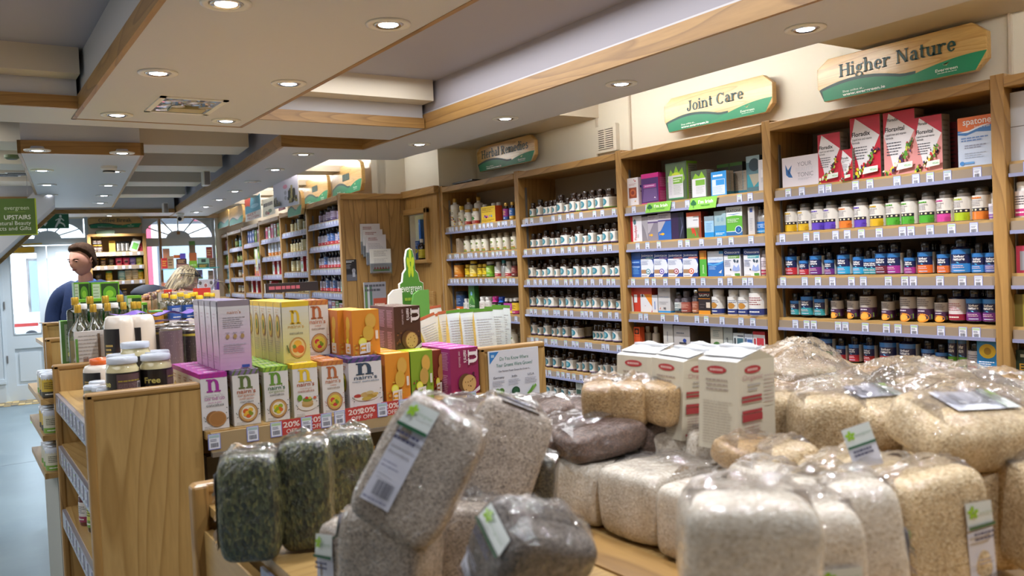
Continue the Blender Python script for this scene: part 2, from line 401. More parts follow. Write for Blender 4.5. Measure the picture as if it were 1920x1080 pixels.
while yy < yc-.01:
    y2 = min(yy+.092, yc-.005)
    segs = [(0, 2.1)] if (y2 < NY0 or yy > NY1) else [(0, NZ0-.03), (NZ1+.03, 2.1)]
    for a, b in segs: pbox('board', pn, WZ, 3.178, 3.2, yy, y2-.003, a, b)
    yy += .092
pbox('capping_rail', pn, WY, 3.15, 3.2, 5.84, yc, 2.1, 2.16, bevel=.006)
# recess frame, back and shelf
nf = empty('wall_recess', loc=(3.2, (NY0+NY1)/2, NZ0)); tag(nf, 'oak framed lit recess in the boarded corner wall', 'recess')
for a in ((3.15, 3.21, NY0-.045, NY0, NZ0-.04, NZ1+.04), (3.15, 3.21, NY1, NY1+.045, NZ0-.04, NZ1+.04)): pbox('frame_upright', nf, WZ, *a, bevel=.004)
for a in ((3.15, 3.21, NY0-.045, NY1+.045, NZ1, NZ1+.045), (3.13, 3.42, NY0-.055, NY1+.055, NZ0-.03, NZ0)): pbox('frame_rail', nf, WY, *a, bevel=.004)
pbox('back_panel', nf, mat('recess_cream', '#efe8c8', .5), 3.42, 3.44, NY0-.1, NY1+.1, NZ0, NZ1+.1)
pbox('side_panel', nf, MATS['recess_cream'], 3.26, 3.42, NY0-.12, NY0-.1, NZ0, NZ1+.1); pbox('side_panel', nf, MATS['recess_cream'], 3.26, 3.42, NY1+.1, NY1+.12, NZ0, NZ1+.1)
pbox('top_panel', nf, MATS['recess_cream'], 3.26, 3.42, NY0-.1, NY1+.1, NZ1+.1, NZ1+.12)
# small lower trims on the boarded corner
pbox('skirting', pn, WY, 3.16, 3.178, 5.84, yc, 0, .12)
pbox('lower_frame', pn, WY, 3.15, 3.178, NY0-.1, NY1+.1, 1.12, 1.34, bevel=.005)

# far wall: pale painted joinery with a double door and a shop window, both with fan lights
TF = 6.1
def fbox(mb, c0, c1, z0, z1, m, t0=0.0, t1=.08, ch=0): return mb.box(c0, c1, TF+t0, TF+t1, z0, z1, m, FB, ch=ch)
fw = MB()
fbox(fw, -5.2, -2.76, 0, 2.62, DOORW); fbox(fw, -2.76, -.02, 2.36, 2.62, CREAM); fbox(fw, -1.72, -1.03, 0, 2.36, CREAM); fbox(fw, -.1, .5, 0, 2.62, CREAM)
fbox(fw, -1.03, -.1, 0, .55, CREAM)
struct(fw.obj('wall_far'))
# moulded pilaster at the left of the doors
mb = MB(); fbox(mb, -2.9, -2.77, 0, 2.36, DOORW, -.05, 0, 0); fbox(mb, -2.92, -2.75, 0, .3, DOORW, -.07, 0); fbox(mb, -2.93, -2.745, .24, .27, DOORW, -.085, 0)
struct(mb.obj('trim_1'))
# left side pieces of the stair and its sloping soffit
def fanlight(c0, c1, z0, z1, name):
    """arched light with radiating bars over a rectangular opening"""
    r = empty(name, FB @ T((c0+c1)/2, TF, z0)); W = (c1-c0)/2; H = z1-z0
    mb = MB(); n = 16; R = W*.97
    for i in range(n):   # spandrel between arch and frame
        a0, a1 = math.pi*i/n, math.pi*(i+1)/n
        p = [(-R*math.cos(a0), H*.93*math.sin(a0)), (-R*math.cos(a1), H*.93*math.sin(a1)), (-R*math.cos(a1), H), (-R*math.cos(a0), H)]
        mb.prism(p, 0, .05, DOORW)
    mb.box(-W, W, 0, .06, -.05, .008, DOORW)
    mb.obj('arch_frame', r)
    for k in range(1, 6):
        a = math.pi*k/6
        if k == 3 and name == 'door_fanlight': pass
        MB().tube([(0, .02, .0), (-R*math.cos(a), .02, H*.93*math.sin(a))], .012, 4, DOORW).obj('glazing_bar', r)
    MB().prism([(-.16, 0), (.16, 0)]+[(.16*math.cos(math.radians(q)), .11*math.sin(math.radians(q))) for q in range(10, 175, 20)], -.005, .04, DOORW).obj('hub', r)
    MB().box(-R, R, .03, .034, 0, H, MATS['window_glass']).obj('pane', r)
    return r
o = fanlight(-2.62, -1.74, 2.1, 2.36, 'door_fanlight'); o['kind'] = 'structure'; o.name = 'window_1'
o = fanlight(-1.03, -.1, 2.07, 2.40, 'window_fanlight'); o['kind'] = 'structure'; o.name = 'window_2'
MB().box(-.02, .02, -.03, -.012, .06, .1, WX, M=T(0, 0, 0, 0)).obj('diamond_boss', o, mat=T(0, 0, -.01))
# doors
def leaf(c0, c1, g0, g1, n, handle):
    d = empty(f'door_{n}', FB @ T(c0, TF, 0)); d['kind'] = 'structure'; W = c1-c0
    for a, b, z0, z1, nm in ((0, g0, 0, 2.01, 'stile'), (g1, W, 0, 2.01, 'stile'), (g0, g1, 1.93, 2.01, 'rail'), (g0, g1, .68, .86, 'rail'), (g0, g1, 0, .2, 'rail')):
        MB().box(a, b, 0, .045, z0, z1, DOORW).obj(nm, d)
    p = MB().box(g0, g1, .018, .03, .2, .68, DOORW).obj('lower_panel', d)
    MB().box(g0+.045, g1-.045, .006, .02, .25, .63, DOORW, ch=.008).obj('raised_field', p)
    MB().box(g0, g1, .02, .025, .86, 1.93, MATS['window_glass']).obj('pane', d)
    bd = MB()
    for a in ((g0, g0+.012, .86, 1.93), (g1-.012, g1, .86, 1.93), (g0, g1, .86, .872), (g0, g1, 1.918, 1.93)): bd.box(a[0], a[1], -.006, 0, a[2], a[3], DOORW)
    bd.obj('glazing_bead', d)
    if handle:
        h = MB().box(W-.052, W-.018, -.012, 0, .86, 1.06, mat('aged_bronze', '#6d6358', .35, .9)).obj('door_handle', d)
        MB().tube([(W-.035, -.01, 1.0), (W-.035, -.05, 1.0), (W-.13, -.055, 1.0)], .008, 6, MATS['aged_bronze']).obj('lever', h)
        MB().tube([(-.0, -.01, .5), (-.0, -.01, .6)], .01, 6, GREYM).obj('hinge', d); MB().tube([(-.0, -.01, 1.2), (-.0, -.01, 1.3)], .01, 6, GREYM).obj('hinge', d)
    return d
D1 = leaf(-2.72, -2.21, .09, .41, 1, True); D2 = leaf(-2.20, -1.74, .09, .38, 2, False)
mb = MB(); fbox(mb, -2.76, -2.72, 0, 2.1, DOORW, -.01); fbox(mb, -2.76, -1.72, 2.02, 2.1, DOORW, -.015); fbox(mb, -1.74, -1.70, 0, 2.4, DOORW, -.01); fbox(mb, -2.76, -2.63, 2.1, 2.36, DOORW, -.01); struct(mb.obj('trim_2'))
# brass closer over the left door
dc = empty('door_closer', FB @ T(-2.47, TF-.03, 1.965)); tag(dc, 'brass door closer fixed above the glass of the left door', 'door closer')
MB().box(-.13, .13, -.05, .02, -.04, .03, BRASS, ch=.012).obj('body', dc)
MB().tube([(.0, -.03, .04), (-.06, -.1, .06), (.22, -.02, .075)], .008, 6, BRASS).obj('arm', dc)
# window joinery: mullion, transom, sill
mb = MB(); fbox(mb, -1.03, -.1, 1.96, 2.07, DOORW, -.03); fbox(mb, -1.03, -.98, .55, 2.40, DOORW, -.02); fbox(mb, -.12, -.08, .55, 2.4, DOORW, -.02); fbox(mb, -1.03, -.1, .5, .58, DOORW, -.18)
win = mb.obj('window_3'); struct(win)
g = MB(); fbox(g, -.98, -.12, .58, 1.96, MATS['window_glass'], .03, .035); g.obj('pane', win)
mb = MB(); fbox(mb, -.845, -.805, 0, 2.33, WZ, -.2, -.16); struct(mb.obj('trim_3', bevel=.003))
mb = MB(); fbox(mb, -1.03, .25, 2.335, 2.395, WX, -.22, -.18); struct(mb.obj('trim_4', bevel=.003))

# ------ dropped ceiling
CZ = 2.36
def wband(mb, x0, x1, y0, y1, z0, z1, ax, M=None): mb.box(x0, x1, y0, y1, z0, z1, WX if ax == 'x' else WY, M)
def cpanel(name, mb, label): o = mb.obj(name); tag(o, label, 'ceiling panel'); return o
def raft(name, label, frame, x0, x1, y0, y1, z=CZ, sides='lfr', band=.07, up=2.62):
    r = empty(name, frame @ T((x0+x1)/2, (y0+y1)/2, z)); tag(r, label, 'ceiling panel')
    ox, oy = (x0+x1)/2, (y0+y1)/2; W, D = (x1-x0)/2, (y1-y0)/2
    MB().box(-W+.02, W-.02, -D+.02, D-.02, .002, up-z, WHITE).obj('upstand', r); MB().box(-W+.012, W-.012, -D+.012, D-.012, 0, .006, WHITE).obj('soffit_board', r)
    for s, a in (('l', (-W, -W+.02, -D, D)), ('r', (W-.02, W, -D, D)), ('f', (-W, W, -D, -D+.02)), ('b', (-W, W, D-.02, D))):
        if s in sides: MB().box(*a, -.002, band, WY if s in 'lr' else WX).obj('edge_strip', r)
    return r
R1 = raft('ceiling_raft', 'broad white ceiling raft with oak edges above the front display', FW, .55, 1.40, -2.6, 4.80, z=CZ-.004, sides='lrb')
R2 = raft('ceiling_raft', 'white ceiling raft with oak front edge and eight spotlights, further back', FB, *(lambda a, b: (a.x, b.x, a.y, a.y+4.6))(onB(31, 262, t=-.6), onB(269, 270, t=-.6)), z=CZ-.01, sides='lrfb', band=.08)
# refine the second raft from its measured corners
inv = FB.inverted(); a = inv @ Vector(at(31, 262, 'Z', CZ)); b = inv @ Vector(at(269, 270, 'Z', CZ))
# cross bulkheads
def bulk(name, label, frame, x0, x1, y0, y1, z=CZ, strip='f', band=.06, up=2.62, m=WHITE):
    r = empty(name, frame @ T((x0+x1)/2, (y0+y1)/2, z)); tag(r, label, 'ceiling beam'); W, D = (x1-x0)/2, (y1-y0)/2
    MB().box(-W, W, -D+.015, D, 0, up-z, m).obj('box', r)
    if 'f' in strip: MB().box(-W, W, -D-.005, -D+.015, 0, band, WX).obj('edge_strip', r)
    if 'l' in strip: MB().box(-W-.015, -W, -D, D, 0, band, WY).obj('edge_strip', r)
    return r
bulk('ceiling_beam', 'white cross beam with oak front edge left of the broad raft', FW, -2.6, .55, 4.53, 5.01)
bulk('ceiling_beam', 'white cross beam with oak front edge between raft and wall soffit', FW, 1.40, 2.40, 4.53, 5.01)
MB_ = bulk('ceiling_beam', 'white cross beam running behind the end of the broad raft', FW, .55, 1.40, 4.81, 5.01, strip='')
for x0, x1, w_ in ((-2.6, .55, 'left of'), (1.40, 2.40, 'right of')):
    o = MB().box(x0, x1, 4.40, 4.54, 2.50, 2.62, TRIMW).obj('ceiling_cornice'); tag(o, f'stepped cream cornice in front of the cross beam {w_} the broad raft', 'cornice')
# soffits along the shelving, wall side
sf = empty('ceiling_soffit', loc=(2.66, 1.5, CZ)); tag(sf, 'long white soffit with oak edge and spotlights above the right shelving', 'ceiling soffit')
def rel(par, mb, name): o = mb.obj(name, par); o.matrix_local = par.matrix_world.inverted(); return o
rel(sf, MB().box(2.425, 2.91, -2.6, 5.5, CZ, 2.46, WHITE), 'box'); rel(sf, MB().box(2.425, 2.47, -2.6, 5.5, 2.46, 2.62, GREY), 'upstand')
rel(sf, MB().box(2.405, 2.425, -2.6, 5.47, CZ-.002, 2.445, WY), 'edge_strip')
rel(sf, MB().prism([(2.91, 5.45), (2.91, 5.46), (2.91, 5.5)], 0, 0.001, WHITE), 'seal') if False else None
s2 = empty('ceiling_soffit', FB @ T(-.45, 2.2, CZ)); tag(s2, 'white soffit with oak edge and spotlights over the rear shelving', 'ceiling soffit')
# polygon soffit that turns the corner (plan view in world metres)
def slabpoly(pts, z0, z1, m):
    mb = MB(); n = len(pts); mb.add([(x, y, z0) for x, y in pts]+[(x, y, z1) for x, y in pts], [tuple(range(n-1, -1, -1)), tuple(range(n, 2*n))]+[(i, (i+1) % n, (i+1) % n+n, i+n) for i in range(n)], m); return mb
def fb(c, t): p = FB @ Vector((c, t, 0)); return (p.x, p.y)
c0 = -.68; c1 = -.19
rel(s2, slabpoly([(1.86, 5.49), (2.41, 5.5), (2.905, 5.5), (2.905, 5.95), fb(c1, -.45), fb(c1, 5.9), fb(c0, 5.9)], CZ+.001, 2.45, WHITE), 'box')
rel(s2, slabpoly([(1.845, 5.47), (2.41, 5.455), (2.41, 5.47), (1.86, 5.486)], CZ-.001, 2.44, WX), 'edge_strip')
rel(s2, slabpoly([(1.845, 5.47), (1.865, 5.47), fb(c0+.015, 5.9), fb(c0-.01, 5.9)], CZ-.001, 2.44, WY), 'edge_strip')
rel(s2, slabpoly([(2.0, 5.5), (2.5, 5.5), fb(c0+.16, -.2), fb(c0+.16, 5.9), fb(c0+.04, 5.9), fb(c0+.04, -.9)], 2.45, 2.62, GREY), 'upstand')
# boxed-in lengths between soffit and wall
for i, (y0, y1, t_) in enumerate(((4.3, 5.84, 'over the herbal remedies sign'), (1.62, 2.38, 'over the rightmost shop sign'))):
    o = MB().box(2.911, 3.55, y0, y1, CZ+.09 if i == 0 else CZ+.085, 2.62, TRIMW).obj('ceiling_box'); tag(o, f'boxed white bulkhead between soffit and wall {t_}', 'bulkhead')
for t in (.55, 1.75, 2.9, 4.1):
    o = MB().box(c1, .33, t, t+.3, 2.39, 2.44, TRIMW).obj('ceiling_batten', mat=FB); tag(o, f'white batten bridging rear soffit and wall, {["nearest","second nearest","third nearest","farthest"][[.55,1.75,2.9,4.1].index(t)]} of four', 'batten')
# rear ceiling beams and cross bulkhead
for i, t in enumerate((-.1, 1.15, 2.5, 3.9)):
    for a, b, w_ in ((-5.2, -2.19, 'left'), (-1.49, -.70, 'right')):
        if a < -3: a = -4.6
        o = MB().box(a, b, t, t+.45, 2.49, 2.62, TRIMW).obj('ceiling_beam', mat=FB)
        tag(o, f'plain cream beam {w_} of the rear raft, {["nearest","second","third","farthest"][i]} of four', 'ceiling beam')
bulk('ceiling_beam', 'low white beam with oak front edge in front of the entrance doors', FB, -2.25, -.7, 5.1, 5.75, band=.05)
bulk('ceiling_beam', 'low white beam with oak edge beside the hanging upstairs sign', FB, -4.6, -1.98, 3.25, 3.75, band=.05)
# sloping underside of the stair with its oak string
P0 = FB.inverted() @ Vector(at(0, 492, 'Y', 9.6)); P1 = FB.inverted() @ Vector(at(104, 398, 'Y', 9.6))
st = empty('staircase_soffit', FB @ T(P0.x, P0.y, 0)); tag(st, 'sloping white underside of the stairs with oak edge at far left', 'staircase')
k = (P1.z-P0.z)/(P1.x-P0.x); X0, X1 = -2.2, P1.x-P0.x
q = [(X0, P0.z+k*X0), (X1, P1.z), (X1, P1.z+.07), (X0, P0.z+k*X0+.28)]
MB().prism([(X0, P0.z+k*X0+.03), (X1, P1.z+.03), (X1, P1.z+.3), (X0, P0.z+k*X0+.3)], -.55, -.02, WHITE).obj('underside', st)
MB().prism([(X0, P0.z+k*X0-.02), (X1, P1.z-.02), (X1, P1.z+.04), (X0, P0.z+k*X0+.04)], -.02, 0, WX).obj('string', st)

# ------ downlights
EMI = bpy.data.materials.new('lamp_glow'); EMI.use_nodes = True; nn = EMI.node_tree.nodes; nn.remove(nn['Principled BSDF']); e_ = nn.new('ShaderNodeEmission'); e_.inputs[0].default_value = (.86, .9, 1, 1); e_.inputs[1].default_value = 22
EMI.node_tree.links.new(e_.outputs[0], nn['Material Output'].inputs[0])
_r = MB().lathe([(.075, 0), (.074, -.006), (.06, -.008), (.052, -.003)], 28, WPL).lathe([(.052, -.003), (.05, .0), (.04, .012), (.036, .02)], 28, CHROME).mesh('trim_ring', True)
_r2 = MB().lathe([(.034, -.004), (.03, -.006), (.0, -.0062)], 20, EMI).mesh('lamp', True); _r3 = MB().lathe([(.05, -.0035), (.042, -.0085), (.034, -.0045)], 24, CHROME).mesh('bezel', True)
def downlight(p, label, lit=True, power=1.0, spot=True):
    r = empty('ceiling_downlight', loc=p); tag(r, label, 'spotlight', 'recessed downlights')
    link('trim_ring', _r, r); link('bezel', _r3, r)
    if lit: link('lamp', _r2, r)
    if spot and lit:
        ld = bpy.data.lights.new('lamp_beam', 'SPOT'); ld.energy = LIGHT['spot']*power; ld.spot_size = math.radians(130); ld.spot_blend = .7; ld.shadow_soft_size = .022; ld.color = (.93, .96, 1)
        lo = bpy.data.objects.new('lamp_beam', ld); COL.objects.link(lo); lo.parent = r; lo.location = (0, 0, -.02)
ORD = ['first', 'second', 'third', 'fourth', 'fifth', 'sixth', 'seventh', 'eighth', 'ninth', 'tenth', 'eleventh', 'twelfth', 'thirteenth', 'fourteenth', 'fifteenth', 'sixteenth', 'seventeenth', 'eighteenth', 'nineteenth', 'twentieth', 'twenty-first', 'twenty-second']
for i in range(6):
    y = 4.6-i*1.0
    for x, s in ((.73, 'left'), (1.26, 'right')): downlight((x, y, CZ-.004), f'recessed spotlight, {ORD[i]} from the rear in the {s} row of the broad raft', power=(1.0 if y > 2.5 else .8))
for i, y in enumerate((5.12, 4.06, 3.06, 2.03, 1.0, 0.0, -1.0)): downlight((2.67, y, CZ), f'recessed spotlight in the right wall soffit, {ORD[i]} from the corner', power=1.8)
for i, t in enumerate((-.73, .2, 1.15, 2.07, 3.08, 4.1, 5.0)):
    p = FB @ Vector((-.45, t, CZ)); downlight(tuple(p), f'recessed spotlight in the rear soffit, {ORD[i]} from the corner', lit=(i != 2), power=1.5)
L2 = [(70, 281), (79, 319), (88, 346), (92, 365)]; Rr = [(229, 286), (215, 321), (203, 347), (195, 366), (188, 380)]
for s, l in (('left', L2), ('right', Rr)):
    for i, q in enumerate(l): downlight(tuple(at(q[0], q[1], 'Z', CZ-.01)), f'recessed spotlight in the {s} row of the rear raft, {ORD[i]} from the front', power=1.5)
for i, q in enumerate([(205, 404), (118, 405), (8, 390)]): downlight(tuple(at(q[0], q[1], 'Z', CZ)), f'small recessed spotlight in the low beam near the entrance, {ORD[i]} from the right', power=3.5)

# cool strip lamps on top of the soffit, washing the upper wall
def area(name, M, sx, sy, e, color=(1, .95, .86)):
    ld = bpy.data.lights.new(name, 'AREA'); ld.shape = 'RECTANGLE'; ld.size = sx; ld.size_y = sy; ld.energy = e; ld.color = color
    o = bpy.data.objects.new(name, ld); COL.objects.link(o); o.matrix_world = M; return o
STRIP = bpy.data.materials.new('tube_glow'); STRIP.use_nodes = True; nn = STRIP.node_tree.nodes; nn.remove(nn['Principled BSDF']); e_ = nn.new('ShaderNodeEmission'); e_.inputs[0].default_value = (1, .965, .9, 1); e_.inputs[1].default_value = LIGHT['slot']
STRIP.node_tree.links.new(e_.outputs[0], nn['Material Output'].inputs[0])
for i, (M_, ln) in enumerate([(T(2.98, 3.35, 2.47), 1.7), (T(2.98, .6, 2.47), 1.7)]+[(FB @ T(-.1, t, 2.52), .95) for t in (.1, 1.2, 2.35, 3.5, 4.7)]):
    r = empty('strip_light', M_); tag(r, f'tube lamp hidden above the {"right soffit" if i < 2 else "rear soffit"}, {ORD[i if i < 2 else i-2]} along', 'tube lamp')
    MB().tube([(0, -ln/2, 0), (0, ln/2, 0)], .013, 8, STRIP).obj('tube', r, smooth=False); MB().box(-.03, .0, -ln/2, ln/2, -.015, .01, WPL).obj('batten', r)
# soft fill lamps added at ceiling height over the aisles, no real fittings
area('aisle_fill', T(-1.2, 3.2, 2.6), 1.6, 5.0, LIGHT['aisle']*.8, (.98, .985, 1))
area('aisle_fill', T(-.6, 8.3, 2.6), 1.6, 4.0, LIGHT['aisle']*1.1, (.98, .99, 1)); area('aisle_fill', T(1.9, 3.0, 2.6), .8, 2.6, LIGHT['aisle']*.35, (.98, .985, 1))

# emergency fitting, detectors, cameras, grilles
em = empty('emergency_light', loc=tuple(at(348, 198, 'Z', CZ-.004))); tag(em, 'square recessed emergency light with mirrored reflector in the broad raft', 'emergency light')
mb = MB()
for a in ((-.15, .15, -.2, -.175), (-.15, .15, .175, .2), (-.15, -.125, -.2, .2), (.125, .15, -.2, .2)): mb.box(a[0], a[1], a[2], a[3], -.006, 0, WPL)
mb.obj('frame', em); MB().grid(lambda u, v: ((u-.5)*.25, (v-.5)*.35, -.001-.004*abs(math.sin(u*12))*abs(math.sin(v*9))), 14, 14, CHROME).obj('reflector', em)
for s in (-1, 1): MB().lathe([(.03, -.03), (.025, -.012), (.0, -.008)], 14, CHROME, T(s*.06, -.12, 0)).obj('lamp', em)
MB().box(-.06, .1, .02, .12, -.012, -.003, mat('battery_yellow', '#b3a468', .4)).obj('battery', em)
sd = empty('smoke_detector', loc=tuple(at(204, 312, 'Z', CZ-.01))); tag(sd, 'round white smoke detector on the rear ceiling raft', 'smoke detector')
MB().lathe([(.055, 0), (.055, -.018), (.04, -.03), (.04, -.045), (.0, -.047)], 20, WPL).obj('housing', sd, auto=40); MB().lathe([(.042, -.032), (.042, -.042)], 20, DARK).obj('vent_ring', sd)
def camera_(p, label, fr=FB):
    r = empty('security_camera', loc=p); tag(r, label, 'security camera')
    MB().lathe([(.05, 0), (.05, -.02), (.035, -.03)], 18, WPL).obj('mount', r, auto=40)
    MB().lathe([(.0, -.11), (.03, -.1), (.045, -.07), (.04, -.035), (.02, -.02)], 18, WPL).obj('housing', r, smooth=True); MB().lathe([(.0, 0), (.026, 0), (.026, .012), (0, .016)], 14, DARK, T(-.02, -.035, -.078, 0, math.radians(80))).obj('lens', r, smooth=True)
camera_(tuple(at(338, 400, 'Z', CZ)), 'white ball security camera under the rear soffit near the window')
r = empty('ceiling_speaker', loc=tuple(at(22, 291, 'Z', 2.48))); tag(r, 'small round green and black ceiling fitting beside the rear raft', 'ceiling fitting')
MB().lathe([(.05, 0), (.05, -.02), (.035, -.03)], 20, mat('dull_green', '#5c6b48', .5)).obj('ring', r); MB().lathe([(.034, -.031), (.02, -.02), (.0, -.018)], 20, DARK).obj('cone', r)
for i, q in enumerate(((392, 336), (314, 391))):
    p = at(*q, 'Z', CZ+.03); r = empty('wall_sensor', loc=tuple(p)); tag(r, f'small upright white box on the oak edge of the rear soffit, {["nearer","farther"][i]} one', 'loudspeaker')
    MB().box(-.055, .0, -.05, .05, -.06, .07, WPL, ch=.008).obj('case', r); MB().box(-.05, -.005, -.052, -.05, -.05, .06, GREYM).obj('grille', r)
for i, q in enumerate(((8, 327), (40, 325))):
    p = at(*q, 'Z', 2.485); r = empty('ceiling_grille', FB @ Matrix.Identity(4)); r.matrix_world = T(p[0], p[1], p[2], math.radians(-6)); tag(r, f'black slotted air grille left of the rear raft, {["left","right"][i]} one', 'air vent')
    MB().box(-.12, .12, -.1, .1, -.006, 0, WPL).obj('frame', r)
    for k in range(5): MB().box(-.1, .1, -.075+k*.033, -.055+k*.033, -.012, -.006, DARK).obj('slat', r)

# hanging sign, exit sign
def hang_sign():
    d = 5.9; c_ = E0+d*ray(18, 407); sc = d/F
    r = empty('hanging_sign', T(c_[0], c_[1], c_[2], math.radians(-14))); tag(r, 'green hanging upstairs sign with lime edge at far left', 'sign')
    w, h = 90*sc, 69*sc
    MB().box(-w/2, w/2, 0, .012, -h/2, h/2, mat('lime_edge', '#9fb21c', .4)).obj('backing', r)
    P = Print(90, 69, '#4f6d24').rect(0, 0, 90, 1.6, '#a3b61e').rect(88, 0, 90, 69, '#a3b61e')
    P.text('evergreen', 37, 48, 11, '#c6d3b2', fit=41); P.rect(42, 43.5, 72, 44.2, '#8aa03a')
    P.text('UPSTAIRS', 36, 30, 11.5, '#e3e8da', .012, fit=44); P.text('Natural Beauty', 20, 19.5, 10.5, '#dde3d2', fit=60); P.text('Products and Gifts', 2, 9.5, 10.5, '#dde3d2', fit=78)
    flat(P, w, h).obj('sign_face', r, mat=T(0, -.001, -h/2), col=True)
    for s in (-.35, .35): MB().tube([(s*w, .006, h/2), (s*w, .006, 2.36-c_[2])], .0015, 5, GREYM).obj('wire', r)
hang_sign()
def exit_sign():
    a = onB(38, 408, t=5.05); b = onB(130, 428, t=5.05); w, h = b.x-a.x, abs(a.z-b.z)+.04
    r = empty('exit_sign', FB @ T((a.x+b.x)/2, 5.05, b.z)); tag(r, 'green exit sign with arrow and running figure above the doors', 'sign')
    MB().box(-w/2, w/2, 0, .03, 0, h, mat('sign_green', '#0f5a3c', .4)).obj('case', r)
    P = Print(92, 24, '#125b3d'); k = '#cfd8d0'
    P.rect(44, 9, 47, 20, k).poly([(40, 10), (51, 10), (45.5, 4)], k)
    P.disc(76, 20, 2.4, c=k); P.poly([(68, 8), (73, 17), (77, 16), (74, 8)], k); P.poly([(74, 9), (80, 6), (82, 8), (76, 11)], k); P.poly([(80, 7), (83, 2), (85, 3), (82.5, 8)], k)
    P.poly([(68, 9), (64, 2), (67, 1), (72, 8)], k); P.poly([(76, 16), (82, 12), (83, 13.5), (77, 18)], k); P.poly([(73, 17), (66, 14), (66, 12.5), (73, 15)], k); P.rect(2, 3, 34, 21, '#8d9a8e')
    flat(P, w, h).obj('sign_face', r, mat=T(0, -.001, 0), col=True)
exit_sign()
# vent grille on the upper right wall, pilaster strips
vy, vz = at(1138, 260, 'X', 3.53)[1:]
r = empty('wall_vent', T(3.55, vy, vz, math.radians(-90))); tag(r, 'square cream louvred vent on the upper wall left of joint care sign', 'air vent')
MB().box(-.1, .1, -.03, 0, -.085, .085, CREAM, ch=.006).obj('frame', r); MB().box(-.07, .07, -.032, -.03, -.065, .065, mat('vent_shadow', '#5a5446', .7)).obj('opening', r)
for k in range(10): MB().box(-.072, .072, -.04, -.031, -.064+k*.0135, -.057+k*.0135, CREAM).obj('slat', r)
MB().box(-.004, .004, -.041, -.031, -.065, .065, CREAM).obj('divider', r)
for i, px in enumerate((1117, 1180, 1897)):
    y = at(px, 200, 'X', 3.54)[1]; struct(MB().box(3.535, 3.55, y-.006, y+.006, 2.14, 2.62, TRIMW).obj(f'trim_{5+i}'))
# floor arrow sticker
a = at(82, 783, 'Z', 0)
P = Print(100, 60, '#6fae4a').text('KEEP', 12, 30, 20, '#dff0d0', .01).text('APART', 12, 8, 18, '#dff0d0', .01)
fs = MB(); P2 = Print(100, 60, '#74a857').lines(8, 8, 70, 50, 3, '#d6e8c8', .6, rag=.1)
P2.emit(fs, lambda u, v, o: ((u-.5)*.62, (v-.5)*.5, .0006+o), m=PAPER); q = fs.obj('floor_sticker', mat=T(a[0]+.18, a[1]-.1, 0, math.radians(-6)), col=True); tag(q, 'green printed sticker on the blue floor near the entrance doors', 'sticker')
# skirting
struct(MB().box(-2.6, -2.58, -3, 12, 0, .12, DOORW).obj('baseboard_left'))

# ------ the street outside
pv = MB().box(-9, 8, 6.25, 20, -.12, -.06, mat('paving', '#b4b0aa', .8, var=.15, scale=8)).obj('street', mat=FB); tag(pv, 'pale paved street outside beyond the entrance doors', 'street')
def building(c0, c1, t, h, col, trims, label):
    r = empty('building', FB @ T((c0+c1)/2, t, 0)); tag(r, label, 'building'); W = (c1-c0)/2
    MB().box(-W, W, 0, 3, 0, h, mat(label[:12], col, .8, var=.06, scale=5)).obj('wall', r)
    for x0, x1, z0, z1, c in trims:
        w_ = MB().box(x0, x1, -.06, 0, z0, z1, mat('tr'+c, c, .5)).obj('window' if c in ('#3a4450', '#20242c') else 'fascia', r)
        if c == '#3a4450': MB().box(x0+.05, x1-.05, -.07, -.061, z0+.05, z1-.05, mat('far_pane', '#6f7f8c', .1)).obj('pane', w_)
    return r
building(-8, -3.2, 13, 7, '#e8e6e2', [(-2, -1, 1, 2.4, '#3a4450'), (.2, 1.2, 1, 2.4, '#3a4450'), (1.4, 2.2, .1, 2.4, '#8f4a2e'), (1.5, 2.1, 1.0, 1.9, '#3a4450')], 'white rendered building across the street behind the left door')
building(-3.1, -1.1, 12.5, 6, '#e4e6e8', [(-.7, .0, .2, 2.2, '#b8b0ac'), (-.6, -.1, .5, 2.0, '#3a4450'), (.3, .8, .1, 2.3, '#8a5a44'), (-.9, .9, 2.5, 2.9, '#dfe2e4')], 'pale street front with a brown doorway across the street')
building(-1.0, 3.5, 12.0, 6, '#cfc9c6', [(-2.2, 2.2, 2.6, 3.4, '#20242c'), (-2.2, -1.7, .1, 3.2, '#c0344a'), (.6, .9, .1, 2.5, '#c0344a'), (-1.6, .5, .7, 2.3, '#3a4450'), (1.0, 2.1, .7, 2.3, '#3a4450'), (-.9, -.3, 2.65, 3.5, '#d0405a')], 'street front with a dark fascia and red trim beyond the window')
P = Print(60, 20).text('49', 20, 3, 16, '#d8c48a', .03)
fm_ = MB(); P.emit(fm_, lambda u, v, o: ((u-.5)*1.5, -o, v*.5), m=PRINT); q = fm_.obj('house_number', mat=FB @ T(.75, 11.92, 2.8), col=True); tag(q, 'gold number 49 on the dark fascia across the street', 'sign')
q = MB().box(-.45, .45, -.2, .2, 0, 1.15, mat('poster_board', '#d8d4d0', .6)).obj('notice_board', mat=FB @ T(-2.75, 7.6, -.06)); tag(q, 'white notice board with small pictures outside the left door', 'notice board')
mb = MB(); P = Print(60, 60, '#ded9d6')
for i in range(3):
    for j in range(2): P.disc(12+i*18, 16+j*16, 6, 7, '#37363a').disc(12+i*18, 15+j*16, 3.5, 4.5, '#c8b4a6')
P.rect(6, 44, 54, 48, '#b5342e'); P.emit(mb, lambda u, v, o: ((u-.5)*.9, -.201-o, .45+v*.7), m=PRINT); mb.obj('poster', q, col=True)

